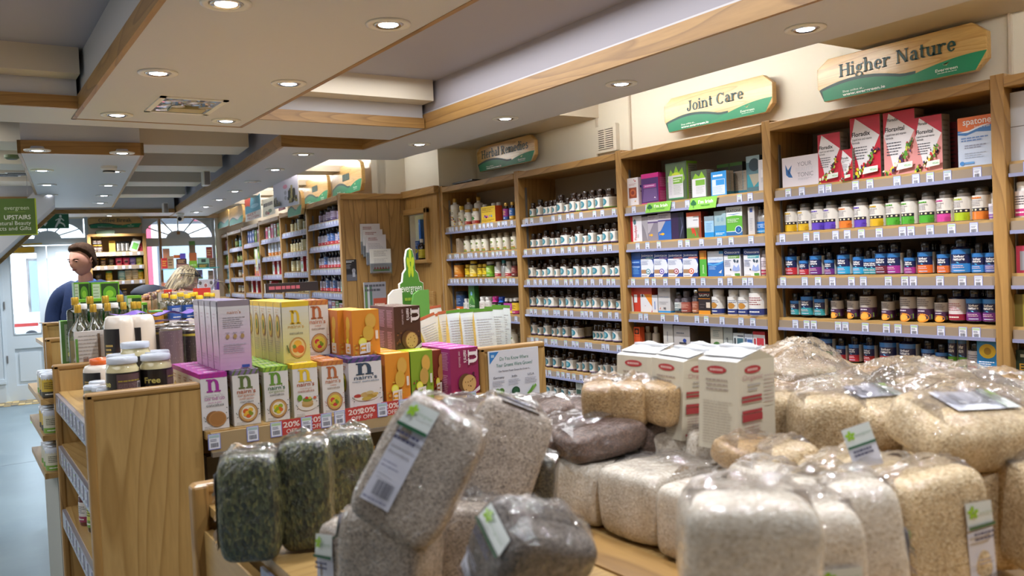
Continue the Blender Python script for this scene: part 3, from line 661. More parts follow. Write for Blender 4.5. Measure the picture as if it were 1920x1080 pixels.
# wall shelving
RAIL = mat('rail_taupe', '#8f7f6e', .35, coat=.3); RAILB = mat('rail_lilac', '#898cae', .3, coat=.4); SHELFIN = mat('shelf_back', '#8a7a66', .6)
def tagmesh(v):
    P = Print(30, 40, '#7f86c4'); P.rect(2, 2, 28, 38, '#d9dbe6'); P.rect(3, 30, 27, 37, ['#9fb5b8', '#b5bcc8', '#a9c29a'][v % 3]); P.bars(6, 6, 24, 17, '#4a4a58', 9, v); P.lines(5, 20, 25, 28, 2, '#7a7d90', .5, v)
    mb = MB(); mb.box(-.016, .016, 0, .0012, 0, .043, PAPER, c=rgb('#c8cad8')); P.emit(mb, lambda u, v_, o: ((u-.5)*.032, -o, v_*.043), m=PAPER); return mb.mesh('price_tag', col=True)
TAGS = [tagmesh(i) for i in range(6)]
RZA = math.radians(-90)
def bay(fr, y0, y1, zs, label, name='shelving_unit', ntag=12, first=False, seed=1, lilac=False, top=2.14, depth=.32):
    """one bay between two uprights (y0 nearer the camera); local x runs into the wall"""
    R = random.Random(seed)
    r = empty(name, fr @ T(0, (y0+y1)/2, 0)); tag(r, label, 'shelving'); h = (y1-y0)/2
    def b(nm, m, *a, ch=0, bevel=0.0): return MB().box(*a, m=m, ch=ch).obj(nm, r, bevel=bevel)
    b('upright', WZ, 0, depth, h-.025, h+.025, 0, top+.012, bevel=.003)
    if first: b('upright', WZ, 0, depth, -h-.025, -h+.025, 0, top+.012, bevel=.003)
    b('top_board', WY, -.004, depth, -h+.025, h-.025, top-.04, top, bevel=.003)
    b('back_panel', SHELFIN, depth-.012, depth, -h+.025, h-.025, 0, top-.04)
    for s in (h-.027,): b('bracket_strip', GREYM, .05, .065, s-.004, s, .3, top-.1)
    L = 2*h-.05
    for i, z in enumerate(zs):
        sh = MB().box(.025, depth-.012, -h+.025, h-.025, -.02, 0, PY, ch=0).obj('shelf', r, mat=T(0, 0, z))
        rl = MB(); rl.box(.014, .0245, -h+.03, h-.03, -.044, -.011, RAILB if lilac else RAIL); rl.box(.008, .0245, -h+.03, h-.03, -.057, -.044, RAILB)
        rl.obj('price_rail', sh)
        n = ntag+R.choice((-2, -1, 0, 1)) if z > .6 else 0
        ys = [-L/2+.03+(L-.06)*(j+R.uniform(.1, .9))/n for j in range(n)]; last = -9
        for y in ys:
            if y-last < .036: y = last+.036
            if y > L/2-.02: break
            last = y; link('price_tag', R.choice(TAGS), sh, T(.0125, y, -.05, RZA))
    return r
ZS = [1.835, 1.63, 1.43, 1.235, 1.045, .84, .65, .35, .1]
BAYA = {}
NAMES = {1: 'corner bay', 2: 'amber jar bay', 3: 'joint care bay', 4: 'vitamin bay', 5: 'right edge bay'}
bl = {1: 'oak shelving bay of gold bottles beside the lit wall recess', 2: 'oak shelving bay filled with amber jars under the square wall vent', 3: 'oak shelving bay of health boxes under the joint care sign',
      4: 'oak shelving bay of red cartons and vitamin bottles under the rightmost sign', 5: 'oak shelving bay cut off by the right edge of the view'}
for k, (a, b_) in {5: (.57, 1.62), 4: (1.62, 2.67), 3: (2.67, 3.72), 2: (3.72, 4.77), 1: (4.77, 5.82)}.items():
    zs = list(ZS)
    if k == 1: zs = [1.835, 1.63, 1.44, 1.18, .95, .72, .45, .1]
    BAYA[k] = bay(FA, a, b_, zs, bl[k], ntag={1: 16, 2: 13, 3: 10, 4: 12, 5: 9}[k], first=(k == 5), seed=k)
ZB = [1.955, 1.755, 1.555, 1.35, 1.13, .9, .65, .35]
bb = {0: 'rear shelving bay with red and blue bottles beside the boarded panel', 1: 'rear shelving bay of cream labelled brown bottles', 2: 'rear shelving bay with tall white bottles', 3: 'rear shelving bay with bright packets and a green box', 4: 'rear shelving bay of dark oil bottles', 5: 'rear shelving bay nearest the shop window'}
for k in range(6):
    y0 = 1.1*k+.02; y1 = min(1.1*(k+1), 6.02)
    zs = [z-(.02*k if k < 3 else .035*k*.5) for z in ZB]
    bay(FB, y0, y1, zs, bb[k], ntag=14, first=(k == 0), seed=20+k, lilac=True, top=2.14-(.01*k))
# boarded end panel of the rear shelving, facing the room
ep = empty('end_panel', FB @ T(.29, 0, 0)); tag(ep, 'tall oak boarded end panel carrying the white leaflet holder', 'panel')
for i in range(6): MB().box(-.28+i*.1, -.183+i*.1, -.02, 0, 0, 2.1, WZ).obj('board', ep)
MB().box(-.29, .3, -.035, .0, 2.1, 2.145, WX).obj('capping_rail', ep, bevel=.004); MB().box(-.295, -.265, -.03, .0, 0, 2.1, WZ).obj('edge_strip', ep, bevel=.004)

# product makers
AMB = mat('amber_glass', '#2a1a12', .08, coat=.6); BLK = mat('black_plastic', '#151418', .22, coat=.3); NAVY = mat('navy_glass', '#141734', .1, coat=.6)
WPT = mat('white_tub', '#dedad4', .35, coat=.2); GOLD = mat('gold_cap', '#b08a3c', .35, .4); SILV = mat('clear_tub', '#8e8a86', .22, coat=.3)
PM = {}
def pm(c, rough=.3, coat=.3): return mat('plastic'+c, c, rough, coat=coat)
def profile(R, H, nr, ch, kind='jar'):
    if kind == 'tube': return [(R*.98, 0), (R, .003), (R, H-ch)]
    if kind == 'tub': return [(R*.94, 0), (R, .005), (R, H-ch-.006), (R*.96, H-ch)]
    if kind == 'conical': return [(R*.94, 0), (R, .006), (R, .03), (nr*1.05, H*.72), (nr, H-ch)]
    if kind == 'slim': return [(R*.94, 0), (R, .005), (R, H*.55), (R*.8, H*.63), (nr, H*.74), (nr, H-ch)]
    s = H-ch-.012
    return [(R*.93, 0), (R, .004), (R, s-(R-nr)*.75), (R*.9, s-(R-nr)*.3), (nr*1.03, s), (nr, H-ch)]
_bm = {}
def bottle_kit(key, R, H, nr, cr_, ch, bm, cm, lab=None, z0=.1, z1=.6, arc=330, kind='jar', seg=18, clear=None):
    if key in _bm: return _bm[key]
    pr = profile(R, H, nr, ch, kind)
    mb = MB().lathe(pr, seg, bm)
    if clear:   # liquid inside see-through glass
        mb.lathe([(R*.85, .006), (R*.9, .012), (R*.9, clear[1]*H), (0, clear[1]*H)], 14, clear[0])
    body = mb.mesh('bottle'); body.polygons.foreach_set('use_smooth', [len(p.vertices) == 4 for p in body.polygons]); body.set_sharp_from_angle(angle=math.radians(50))
    cap = MB().lathe([(cr_*.98, H-ch), (cr_, H-ch+.002), (cr_, H-.003), (cr_*.88, H), (0, H)], seg, cm).mesh('cap', True); cap.set_sharp_from_angle(angle=math.radians(50))
    lm = None
    if lab:
        a = math.radians(arc); top = H-ch if kind == 'tub' else H
        def fn(u, v, o):
            t = (u-.5)*a; return ((R+.0006+o)*math.sin(t), -(R+.0006+o)*math.cos(t), H*(z0+(z1-z0)*v))
        lm = lab.emit(MB(), fn, .00025, GLOSS).mesh('sticker', col=True)
    _bm[key] = (body, cap, lm); return _bm[key]
PLACED = []
def put_bottle(kit, M, name='bottle'):
    o = link(name, kit[0], None, M); link('cap', kit[1], o)
    if kit[2]: link('label_sticker', kit[2], o)
    return o
def carton_mesh(key, w, d, h, base, front=None, right=None, left=None, top=None, m=None, tilt=0):
    if key in _bm: return _bm[key]
    m = m or PRINT; mb = MB(); cb = base if isinstance(base, (list, tuple)) and not isinstance(base, str) else [base]*4
    bf, bs, bt = cb[0], cb[1 % len(cb)], cb[2 % len(cb)]
    x, y = w/2, d
    mb.add([(-x, 0, 0), (x, 0, 0), (x, 0, h), (-x, 0, h)], [(0, 1, 2, 3)], m, c=rgb(bf)); mb.add([(x, 0, 0), (x, y, 0), (x, y, h), (x, 0, h)], [(0, 1, 2, 3)], m, c=rgb(bs))
    mb.add([(-x, y, 0), (-x, 0, 0), (-x, 0, h), (-x, y, h)], [(0, 1, 2, 3)], m, c=rgb(bs)); mb.add([(-x, 0, h), (x, 0, h), (x, y, h), (-x, y, h)], [(0, 1, 2, 3)], m, c=rgb(bt))
    mb.add([(x, y, 0), (-x, y, 0), (-x, y, h), (x, y, h)], [(0, 1, 2, 3)], m, c=rgb(bf)); mb.add([(-x, 0, 0), (-x, y, 0), (x, y, 0), (x, 0, 0)], [(0, 1, 2, 3)], m, c=rgb(bs))
    if front: front.emit(mb, lambda u, v, o: (-x+u*w, -o, v*h), m=m)
    if right: right.emit(mb, lambda u, v, o: (x+o, u*d, v*h), m=m)
    if left: left.emit(mb, lambda u, v, o: (-x-o, d-u*d, v*h), m=m)
    if top: top.emit(mb, lambda u, v, o: (-x+u*w, v*d, h+o), m=m)
    _bm[key] = mb.mesh('carton', col=True); return _bm[key]

# ---- label designs for bottles
def L_teal(c='#5b4a7a'):
    P = Print(100, 60, '#dcd9d4', True); P.rect(0, 0, 100, 5, c); P.rect(64, 5, 100, 60, '#c4bdb2'); P.disc(46, 32, 11.5, 20, '#2f7486'); P.disc(46, 32, 9.5, 17, '#3f8697'); P.lines(42, 22, 52, 42, 4, '#c5d8da', .35, 3); P.lines(64, 12, 90, 52, 7, '#8a8378', .35, 5); P.lines(8, 12, 34, 52, 7, '#9a958c', .35, 6); return P
def L_hn(c, dark='#1b2450', mid='#2c6fb3'):
    P = Print(100, 78, dark, True); P.rect(0, 0, 100, 30, c); P.rect(0, 62, 100, 78, mid); P.poly([(0, 66), (30, 66), (62, 54), (40, 60), (0, 58)], '#3f8ac6'); P.rect(42, 5, 60, 8, '#b9c6e0')
    P.text('higher', 43, 50, 13, '#f0f0f4', .02, fit=17); P.text('nature', 42, 41, 13, '#f0f0f4', .02, fit=18); P.poly([(34, 34), (48, 36), (64, 31), (50, 32)], '#58b4dd'); P.lines(40, 14, 62, 26, 2, '#e6c9cf', .35, 2, .2); P.rect(70, 0, 100, 78, '#c9c8c0'); P.rect(0, 0, 22, 78, dark); return P
def L_round(c, ic='#e8d9b0'):
    P = Print(100, 80, '#d8d3cc', True); P.rect(30, 0, 68, 27, c); P.rect(30, 27, 68, 38, '#2a2630')
    for i in range(4): P.disc(36+i*8.5, 32.5, 2, 3, ic)
    P.text('@', 56, 6, 14, c, 0); P.lines(33, 44, 58, 66, 4, '#8d8894', .35, 4); P.lines(33, 68, 56, 76, 1, c, .6, 4); return P
def L_silver():
    P = Print(100, 78, '#a9a39f', True); P.rect(0, 0, 100, 36, '#43264a'); P.disc(48, 4, 14, 16, '#e2922e'); P.disc(48, 4, 9, 11, '#efb04e'); P.poly([(58, 0), (68, 0), (68, 18), (63, 14)], '#6d9a34'); P.lines(38, 44, 62, 72, 4, '#5c5660', .4, 5); P.lines(40, 24, 60, 33, 1, '#d9cfe0', .5, 2); return P
def L_plain(bgc, c2, c3='#5a5a62', circ=None):
    P = Print(100, 70, bgc, True); P.rect(0, 0, 100, 20, c2); P.lines(36, 30, 64, 58, 4, c3, .4, 7); P.lines(38, 6, 62, 14, 1, '#e8e6e0', .5, 7)
    if circ: P.disc(50, 34, 10, 12, circ)
    return P
def L_gold():
    P = Print(100, 90, '#dcd7c8', True); P.text('GOLD', 50, 60, 18, '#6b5a2a', .02, al='c', fit=26); R = random.Random(3)
    for i in range(26): P.disc(R.uniform(30, 70), R.uniform(3, 48), R.uniform(2, 5), R.uniform(2, 5), R.choice(['#d9a521', '#8c2a34', '#d8632a', '#6f8f2a', '#3a2a3a', '#e8c34a']), 8)
    P.poly([(46, 82), (50, 90), (54, 82), (50, 76)], '#c99a2a'); return P
def L_tree():
    P = Print(100, 80, '#d4cdbb', True); P.disc(50, 42, 16, 26, '#e6e2d6'); P.disc(50, 54, 8, 7, '#6f8136'); P.rect(48.6, 40, 51.4, 52, '#5a4326'); P.rect(36, 0, 64, 10, '#7c8a3a')
    for i in range(5): P.disc(40+i*5, 14, 3, 4, ['#8a5a2e', '#c9892f', '#6f8136'][i % 3], 8)
    P.lines(42, 22, 58, 36, 3, '#6a6250', .4, 3); return P
KITS = {}
for s, (R, H) in dict(s=(.0245, .098), m=(.027, .113), L=(.032, .124), X=(.042, .12)).items():
    KITS['t'+s] = bottle_kit('t'+s, R, H, R*.62, R*.66, .02, AMB, AMB if s != 'm' else mat('amber_cap', '#221a18', .25), L_teal(), .07, .58)
    KITS['g'+s] = bottle_kit('g'+s, R, H, R*.62, R*.66, .02, AMB, AMB, L_teal('#6f9a3a'), .07, .58)
hn = dict(red='#b32a3a', pur='#6a2a78', cya='#2f9fd0', tea='#2a8f9a', mar='#6a2438', mag='#9a2f8a', ora='#d9692a', blu='#2f7fc6', gre='#2f7a3a', dre='#a32c2c', lil='#6a74b8')
for k, c in hn.items():
    for s, (R, H) in dict(s=(.0255, .101), m=(.028, .116), L=(.0325, .132), X=(.039, .142)).items():
        KITS[k+s] = ('hn', R, H, c)
rd = dict(yel='#c9a21f', vio='#5a3fb0', or2='#d1742a', grn='#4a9e2e', pnk='#c23f8f', yg='#a3b81f', sil=None)
DESC = {}
def kit(k):
    v = KITS.get(k)
    if isinstance(v, tuple) and v[0] == 'hn': KITS[k] = v = bottle_kit(k, v[1], v[2], v[1]*.6, v[1]*.66, .026, NAVY, BLK, L_hn(v[3]), .03, .66, 340)
    if v: return v
    c, s = k[:-1], k[-1]
    if c in rd and rd[c]: v = bottle_kit(k, .034, .128, .024, .025, .02, mat('frosted_tub', '#b9b4b0', .25, coat=.4), mat('smoky_cap', '#4a4a48', .15, coat=.5), L_round(rd[c]), .03, .74, 340)
    elif c == 'sil': R, H = dict(s=(.027, .104), m=(.027, .104), L=(.034, .135))[s]; v = bottle_kit(k, R, H, R*.62, R*.68, .024, AMB, BLK, L_silver(), .03, .68, 340)
    KITS[k] = v; return v
def simple(key, R, H, body, cap, lab, z0=.08, z1=.62, kind='jar', nr=.6, crr=.66, ch=.022, clear=None):
    if key not in KITS: KITS[key] = bottle_kit(key, R, H, R*nr, R*crr, ch, body, cap, lab, z0, z1, 330, kind, clear=clear)
    return KITS[key]
simple('gold_tall', .036, .215, WPT, GOLD, L_gold(), .05, .62, nr=.4, crr=.45, ch=.03); simple('gold_mid', .03, .15, WPT, mat('yellow_cap', '#d9b52a', .35), L_gold(), .05, .66, nr=.5, crr=.6, ch=.03)
simple('gold_low', .03, .118, WPT, GOLD, L_plain('#e2ddd0', '#a83a30', '#6a2a2a', '#3f7a3a'), .05, .7, nr=.75, crr=.82); simple('juice', .024, .125, AMB, GOLD, L_plain('#8a2f7a', '#2a4f9a', '#e8c84a'), .06, .66, nr=.5, crr=.6)
simple('juice_b', .024, .125, AMB, GOLD, L_plain('#2a5fa8', '#c99a2a', '#e8e0d0'), .06, .66, nr=.5, crr=.6); simple('white_back', .028, .15, WPT, WPT, None)
simple('tree', .03, .125, mat('beige_tub', '#b5aa94', .35), mat('beige_cap', '#8f8068', .4), L_tree(), .05, .72, nr=.65, crr=.7)
simple('orange_jar', .042, .112, mat('orange_jar', '#7a4a18', .3), BLK, L_plain('#d0852a', '#b5641c', '#f0d9a0'), .04, .86, kind='tub', crr=.95)
simple('yellow_s', .026, .098, BLK, mat('yellow_cap', '#d9b52a', .35), L_plain('#e0c022', '#8a7a1a', '#3a3a1a'), .05, .72, nr=.7, crr=.8); simple('yellow_L', .034, .125, BLK, MATS['yellow_cap'], L_plain('#e4d27a', '#d9b52a', '#6a5a2a'), .05, .74, nr=.7, crr=.8)
simple('lime_jar', .033, .115, BLK, mat('grey_cap', '#b9b9b4', .4), L_plain('#8cb83a', '#5f9a2a', '#e8f0d0'), .05, .74, nr=.75, crr=.85)
simple('white_s', .024, .1, WPT, WPT, L_plain('#d8d4ce', '#8a5a6a', '#5a8a6a'), .06, .7); simple('white_red', .03, .11, WPT, WPT, L_plain('#d8d4ce', '#a8323a', '#3f5a4a'), .06, .72); simple('silver_drop', .022, .12, mat('foil', '#b9bcc0', .25, .7), mat('teal_cap', '#2f8f96', .3), None)
simple('brown_red', .028, .11, mat('brown_tub', '#4a3a34', .4), mat('taupe_cap', '#8a8078', .4), L_plain('#7a3434', '#5a2a2a', '#c9a9a0'), .06, .7)
simple('dark_tub', .045, .155, mat('navy_tub', '#1d2a3a', .35), mat('navy_cap', '#17202c', .3), L_plain('#23406a', '#d0662a', '#8fa4c4'), .04, .8, kind='tub', crr=1.02)
simple('white_arc', .033, .118, WPT, WPT, L_plain('#dedad2', '#a82a34', '#9a6a6a'), .05, .7, nr=.75, crr=.82); simple('pink_jar', .03, .122, pm('#d0308f'), pm('#d0308f'), L_plain('#3a1a2a', '#d0308f', '#e8a0c8'), .05, .68, nr=.7, crr=.8)
simple('blue_jar', .03, .12, pm('#1f5fc0'), pm('#1c3f9a'), L_plain('#141a2a', '#2a7fd0', '#8ac0e8'), .05, .68, nr=.7, crr=.8); simple('kid_pink', .026, .11, AMB, WPT, L_plain('#b04a9a', '#e0c84a', '#e8d0e0'), .05, .7); simple('kid_gold', .033, .115, AMB, WPT, L_plain('#e0b83a', '#b03a6a', '#5a3a2a'), .05, .7)
simple('dropper', .018, .1, WPT, WPT, L_plain('#dcd8e4', '#8a5ab0', '#8a8aa0'), .05, .6, nr=.4, crr=.45, ch=.03)
simple('tubew', .018, .155, WPT, WPT, L_hn('#5fa02a'), .02, .86, kind='tube', nr=.9, crr=1.05, ch=.02); simple('crimson', .034, .13, NAVY, BLK, L_plain('#d2c8cc', '#8f1f3a', '#9a4a5a', None), .03, .66)
simple('white_navy', .035, .128, WPT, WPT, L_plain('#d8d4d0', '#2a3a78', '#4a5a7a', '#b8813a'), .05, .72, nr=.8, crr=.84, ch=.024); simple('white_navyL', .05, .145, WPT, WPT, L_plain('#d8d4d0', '#2a3a78', '#8a2a34'), .05, .78, nr=.85, crr=.9, ch=.03)
simple('copper_jar', .033, .12, mat('smoke_glass', '#4a4248', .15, coat=.5), MATS['smoke_glass'], L_plain('#9a4f44', '#8a4038', '#d8b0a0'), .06, .5); simple('copper_back', .026, .13, MATS['smoke_glass'], CHROME, L_plain('#96543f', '#a86a4a', '#d8b0a0'), .06, .5); simple('dark_drop', .028, .115, MATS['smoke_glass'], BLK, L_plain('#c8ccc8', '#2f4f5a', '#3a5f6a'), .1, .5)
simple('clear_blue', .027, .14, SILV, BLK, L_plain('#1f6fc0', '#2a8fd0', '#c8e0f0'), .04, .42, kind='slim', nr=.45, crr=.5); simple('clear_jar', .027, .125, mat('pale_jar', '#b8b0b4', .25, coat=.3), mat('grey_cap2', '#6a6a72', .3), L_plain('#d8ccd4', '#a83a5a', '#7a6a78'), .05, .68, nr=.75, crr=.8)
simple('white_bottle', .022, .1, WPT, WPT, None, nr=.5, crr=.55); simple('pink_tub', .033, .13, WPT, WPT, L_plain('#dcd4d4', '#c0307a', '#3a3040'), .05, .74, nr=.8, crr=.84); simple('dk_lab', .03, .115, BLK, BLK, L_plain('#c8c4c8', '#a82a3a', '#6a5a68'), .04, .72)
# rear bay bottles
simple('r_lil', .028, .12, mat('lilac_glass', '#3a3348', .15, coat=.5), BLK, L_plain('#b9a6d0', '#7a6a9a', '#4a3f60'), .08, .6, kind='slim'); simple('r_lilw', .042, .135, MATS['lilac_glass'], BLK, L_plain('#bdb0d4', '#7a6a9a', '#4a3f60'), .08, .62)
simple('r_red', .026, .15, NAVY, BLK, L_plain('#b8b4c8', '#c0404a', '#2a3f8a'), .04, .6, kind='slim', nr=.45, crr=.6); simple('r_redL', .034, .16, NAVY, BLK, L_plain('#4a6fb0', '#c0404a', '#d8d8e8'), .04, .62); simple('r_tea', .03, .15, NAVY, BLK, L_plain('#8ac0c4', '#2f9f8f', '#2a4f6a'), .04, .6)
simple('r_cre', .026, .13, AMB, BLK, L_plain('#d8cfa4', '#c9bc84', '#6a6040'), .04, .64, kind='slim', nr=.5, crr=.6); simple('r_creL', .038, .16, AMB, BLK, L_plain('#d8cfa4', '#c9bc84', '#6a6040'), .04, .68)
simple('r_whi', .032, .19, WPT, mat('blue_cap', '#2a4f9a', .3), L_plain('#d0d8e8', '#d8832a', '#4a6fb0'), .05, .66, nr=.5, crr=.6); simple('r_grn', .03, .2, mat('dark_green_glass', '#14231a', .08, coat=.6), GOLD, L_plain('#8fa060', '#3f5a2a', '#e0d8b0'), .06, .45, kind='slim', nr=.4, crr=.45)
simple('r_jar', .04, .1, mat('olive_jar', '#4a4030', .25, coat=.3), GREYM, L_plain('#c8c0a8', '#7a5a3a', '#5a5040'), .1, .7, kind='tub', crr=.95)
def bx(key, w, d, h, base, front=None, right=None, top=None):
    return ('box', carton_mesh(key, w, d, h, base, front, right, None, top))
BAYN = NAMES
SHN = ['top shelf', 'second shelf', 'third shelf', 'fourth shelf', 'fifth shelf', 'sixth shelf', 'seventh shelf']
def row(k, si, z, items, fr=FA, xl=.045, back=0.0, backx=.115, dz=0.0):
    """items: (px, key, description, category[, rot]); px = where its middle shows in the photograph"""
    ys = []
    R = random.Random(k*31+si)
    for i, it in enumerate(items):
        px, key, desc, cat = it[:4]
        v = kit(key) if isinstance(key, str) else key
        y = yfor(px, fr, xl+.02, z+.05)
        rz = RZA+R.uniform(-.16, .16)*(0 if isinstance(v, tuple) and v[0] == 'box' else 1)
        lb = f'{desc}, {ORD[i]} from left, {SHN[si]}, {BAYN[k]}' if isinstance(k, int) and fr is FA else f'{desc}, {ORD[i]} from left, {SHN[si]}, {k}'
        if isinstance(v, tuple) and v[0] == 'box':
            M = fr @ T(xl+(it[4] if len(it) > 4 else 0), y, z, RZA); o = link('carton' if cat == 'box' else cat.replace(' ', '_'), v[1], None, M); tag(o, lb, cat, f'boxes on the {SHN[si]}')
        else:
            Rr = max(abs(p.co.x) for p in v[0].vertices[:18]) if len(v[0].vertices) else .03
            o = put_bottle(v, fr @ T(xl+.038, y, z, rz), cat); tag(o, lb, cat, f'{cat}s on the {SHN[si]} of the shelving')
        ys.append((y, v, desc, cat))
    if back:
        j = 0
        for i, (y, v, desc, cat) in enumerate(ys):
            if v[0] == 'box' or R.random() > back: continue
            o = put_bottle(v, fr @ T(backx+.045, y+R.uniform(-.02, .02), z, RZA), cat); tag(o, f'{desc}, {ORD[j]} in back row, {SHN[si]}, {BAYN[k]}', cat, f'back row on the {SHN[si]}'); j += 1
TL = 'amber jar with teal circle'
def tj(s, o=600, sc=3.0, off=0.0):
    out = []
    for t in s.split():
        k = 'm'
        if t[-1] in 'smLX': k, t = t[-1], t[:-1]
        g = 't'
        if t[0] == 'g': g, t = 'g', t[1:]
        out.append((o+float(t)/sc+off, g+k, TL, 'jar'))
    return out
Z2 = {1: ZS, 2: ZS}
row(2, 0, ZS[0], tj('g940s 1005m 1062s 1103s 1143s 1195L 1253s 1310L g1358m 1412L g1478L 1545L g1632X', 800, 4.8), back=.5)
row(2, 1, ZS[1], tj('945s 1000s 1060m 1122s 1172s 1245X 1300s 1362L 1420s 1480L 1550s 1612L 1682L', 800, 4.8), back=.6)
row(2, 2, ZS[2], tj('940L 1000s 1055s 1110L 1165s 1230L 1282s 1345L 1412m 1466m 1535X 1608L 1668s 1715m', 800, 4.8), back=.7)
row(2, 3, ZS[3], tj('945m 1012L 1072m 1132X 1210m 1277L 1342m 1402s 1455m 1518L 1587m 1655m 1722s', 800, 4.8), back=.8)
row(2, 4, ZS[4], tj('962L 1012s 1076L 1140s 1190m 1248L 1345X 1512s 1545s 1580s 1640X 1715X', 800, 4.8), back=.8)
row(2, 5, ZS[5], tj('1035m 1090m 1160L 1230s 1295X 1365s 1420m 1492L 1560s 1612m 1680m 1742s', 800, 4.8), back=.6)
row(2, 6, ZS[6], tj('1050m 1105L 1165m 1230m 1315X', 800, 4.8)+[(800+1395/4.8, bx('w_nat', .06, .06, .13, '#c8c8bc', Print(60, 130).rect(5, 40, 55, 80, '#3a5a4a').lines(8, 90, 50, 120, 4, '#5a6a60'), None), 'white carton with dark green band', 'box')], back=.3)
# corner bay
def cj(*l): return [(620+a/4.32, b, c, d) for a, b, c, d in l]
row(1, 0, ZS[0], cj((995, 'gold_tall', 'tall white gold-capped bottle', 'bottle'), (1048, 'gold_mid', 'white bottle with yellow cap', 'bottle'), (1098, 'gold_low', 'low white jar with gold cap', 'jar'), (1160, 'gold_low', 'low white jar with gold lid', 'jar'),
    (1295, bx('ylw', .19, .06, .115, ('#c9a62a', '#d9622a', '#cfae3a'), Print(190, 115).text('GOLD', 20, 90, 16, '#6a4a2a', .01).lines(10, 70, 180, 108, 3, '#8a6a20').poly([(30, 30), (45, 55), (60, 30), (75, 55), (90, 35), (60, 50)], '#7a3f9a').poly([(100, 30), (115, 55), (130, 40), (145, 55), (150, 35), (120, 48)], '#2a6fb8').disc(85, 42, 8, 8, '#c03a8a').lines(10, 6, 180, 24, 2, '#7a5a1a'), Print(10, 10, '#c9502a')), 'long yellow carton with coloured birds', 'box'),
    (1408, 'juice', 'small dark bottle with purple label', 'bottle'), (1458, 'juice_b', 'small dark bottle with blue label', 'bottle')))
row(1, 0, ZS[0], cj((1108, 'gold_tall', 'tall gold-capped bottle standing behind', 'bottle'), (1187, 'gold_tall', 'tall gold-capped bottle right behind', 'bottle'), (1237, 'white_back', 'white bottle behind the yellow carton', 'bottle'), (1308, 'white_back', 'white-capped bottle behind yellow carton', 'bottle'), (1350, 'white_back', 'pale bottle behind the yellow carton', 'bottle')), xl=.15)
row(1, 1, ZS[1], cj((1048, bx('kraft', .045, .05, .11, '#a3907a', Print(45, 110).lines(8, 40, 38, 90, 5, '#5a4a38')), 'plain brown card packet', 'box'), *[(x, 'tree', 'beige tub with tree label', 'tub') for x in (1095, 1150, 1190, 1240, 1310, 1360, 1412, 1478)]))
row(1, 2, 1.44, cj((1030, 'orange_jar', 'wide orange jar with black lid', 'jar'), (1100, 'yellow_s', 'small yellow labelled jar', 'jar'), (1147, 'yellow_L', 'large pale yellow jar', 'jar'), (1200, 'yellow_s', 'small bright yellow jar', 'jar'), (1240, 'yellow_s', 'small bright yellow jar', 'jar'), (1280, 'lime_jar', 'lime green labelled jar', 'jar'), (1345, 'white_red', 'white bottle with red print', 'bottle'), (1388, 'silver_drop', 'silver bottle with teal cap', 'bottle'), (1430, 'white_red', 'white rounded bottle with red print', 'bottle'), (1480, 'brown_red', 'brown tub with dark red label', 'tub')), back=.4)
row(1, 3, 1.18, cj((1050, 'dark_tub', 'wide navy tub', 'tub'), (1085, 'white_s', 'small white bottle in front', 'bottle'), (1115, 'white_s', 'small white bottle with grey print', 'bottle'),
    (1163, bx('green_pouch', .085, .04, .2, ('#3f7a3a', '#2f5f2a', '#4a8a3a'), Print(85, 200).rect(0, 150, 85, 200, '#2f6a34').disc(42, 140, 14, 16, '#7fb0d8').poly([(0, 60), (42, 110), (85, 60), (85, 90), (42, 130), (0, 90)], '#6fa84a').text('Green', 10, 40, 30, '#e0ecd0', .01)), 'tall green plant powder pouch', 'pouch'),
    (1225, 'white_arc', 'white jar with red arc', 'jar'), (1270, 'white_arc', 'white jar with red arc', 'jar'), (1323, 'pink_jar', 'hot pink jar', 'jar'), (1373, 'blue_jar', 'bright blue jar', 'jar'), (1415, 'kid_pink', 'small pink labelled bottle', 'bottle'), (1452, 'kid_pink', 'small pink labelled bottle', 'bottle'), (1490, 'kid_gold', 'orange and gold labelled bottle', 'bottle')))
row(1, 4, .95, cj((1420, 'dark_drop', 'dark bottle with pale label', 'bottle'), (1470, 'tree', 'beige tub with gold lid', 'tub'), (1350, 'tree', 'beige tub', 'tub')), back=.4)
# vitamin bay
def vj(o, sc, *l): return [(1440+a/sc, b, c, d) for a, b, c, d in l]
VB = 'frosted jar with {} label'
row(4, 1, ZS[1], vj(0, 4, *[(x, k+'m', VB.format(n), 'jar') for x, k, n in ((165, 'yel', 'yellow'), (265, 'yel', 'yellow'), (368, 'vio', 'violet'), (462, 'vio', 'violet'), (575, 'or2', 'orange'), (690, 'vio', 'violet'), (810, 'yel', 'yellow'), (932, 'grn', 'green'), (1050, 'grn', 'green'), (1185, 'grn', 'green'), (1318, 'pnk', 'pink'), (1452, 'yg', 'lime'), (1590, 'or2', 'orange'))], (1672, 'dropper', 'small white dropper bottle', 'bottle')), back=.5)
HN = 'navy bottle with {} label'
def hj(*l): return [(1440+x/4, k, HN.format(n) if n else k, 'bottle') for x, k, n in l]
row(4, 2, ZS[2], hj((167, 'redL', 'red'), (260, 'reds', 'small red'), (352, 'purL', 'purple'), (450, 'purs', 'small purple'), (560, 'cyaL', 'light blue'), (670, 'cyam', 'light blue'), (745, 'teas', 'teal'), (790, 'teas', 'teal'), (848, 'marL', 'maroon'), (940, 'magL', 'magenta'), (1053, 'mags', 'small magenta'), (1170, 'oraL', 'orange'), (1308, 'oram', 'orange'), (1440, 'bluX', 'wide blue'), (1572, 'blum', 'blue'), (1672, 'lilm', 'lilac blue')), back=.5)
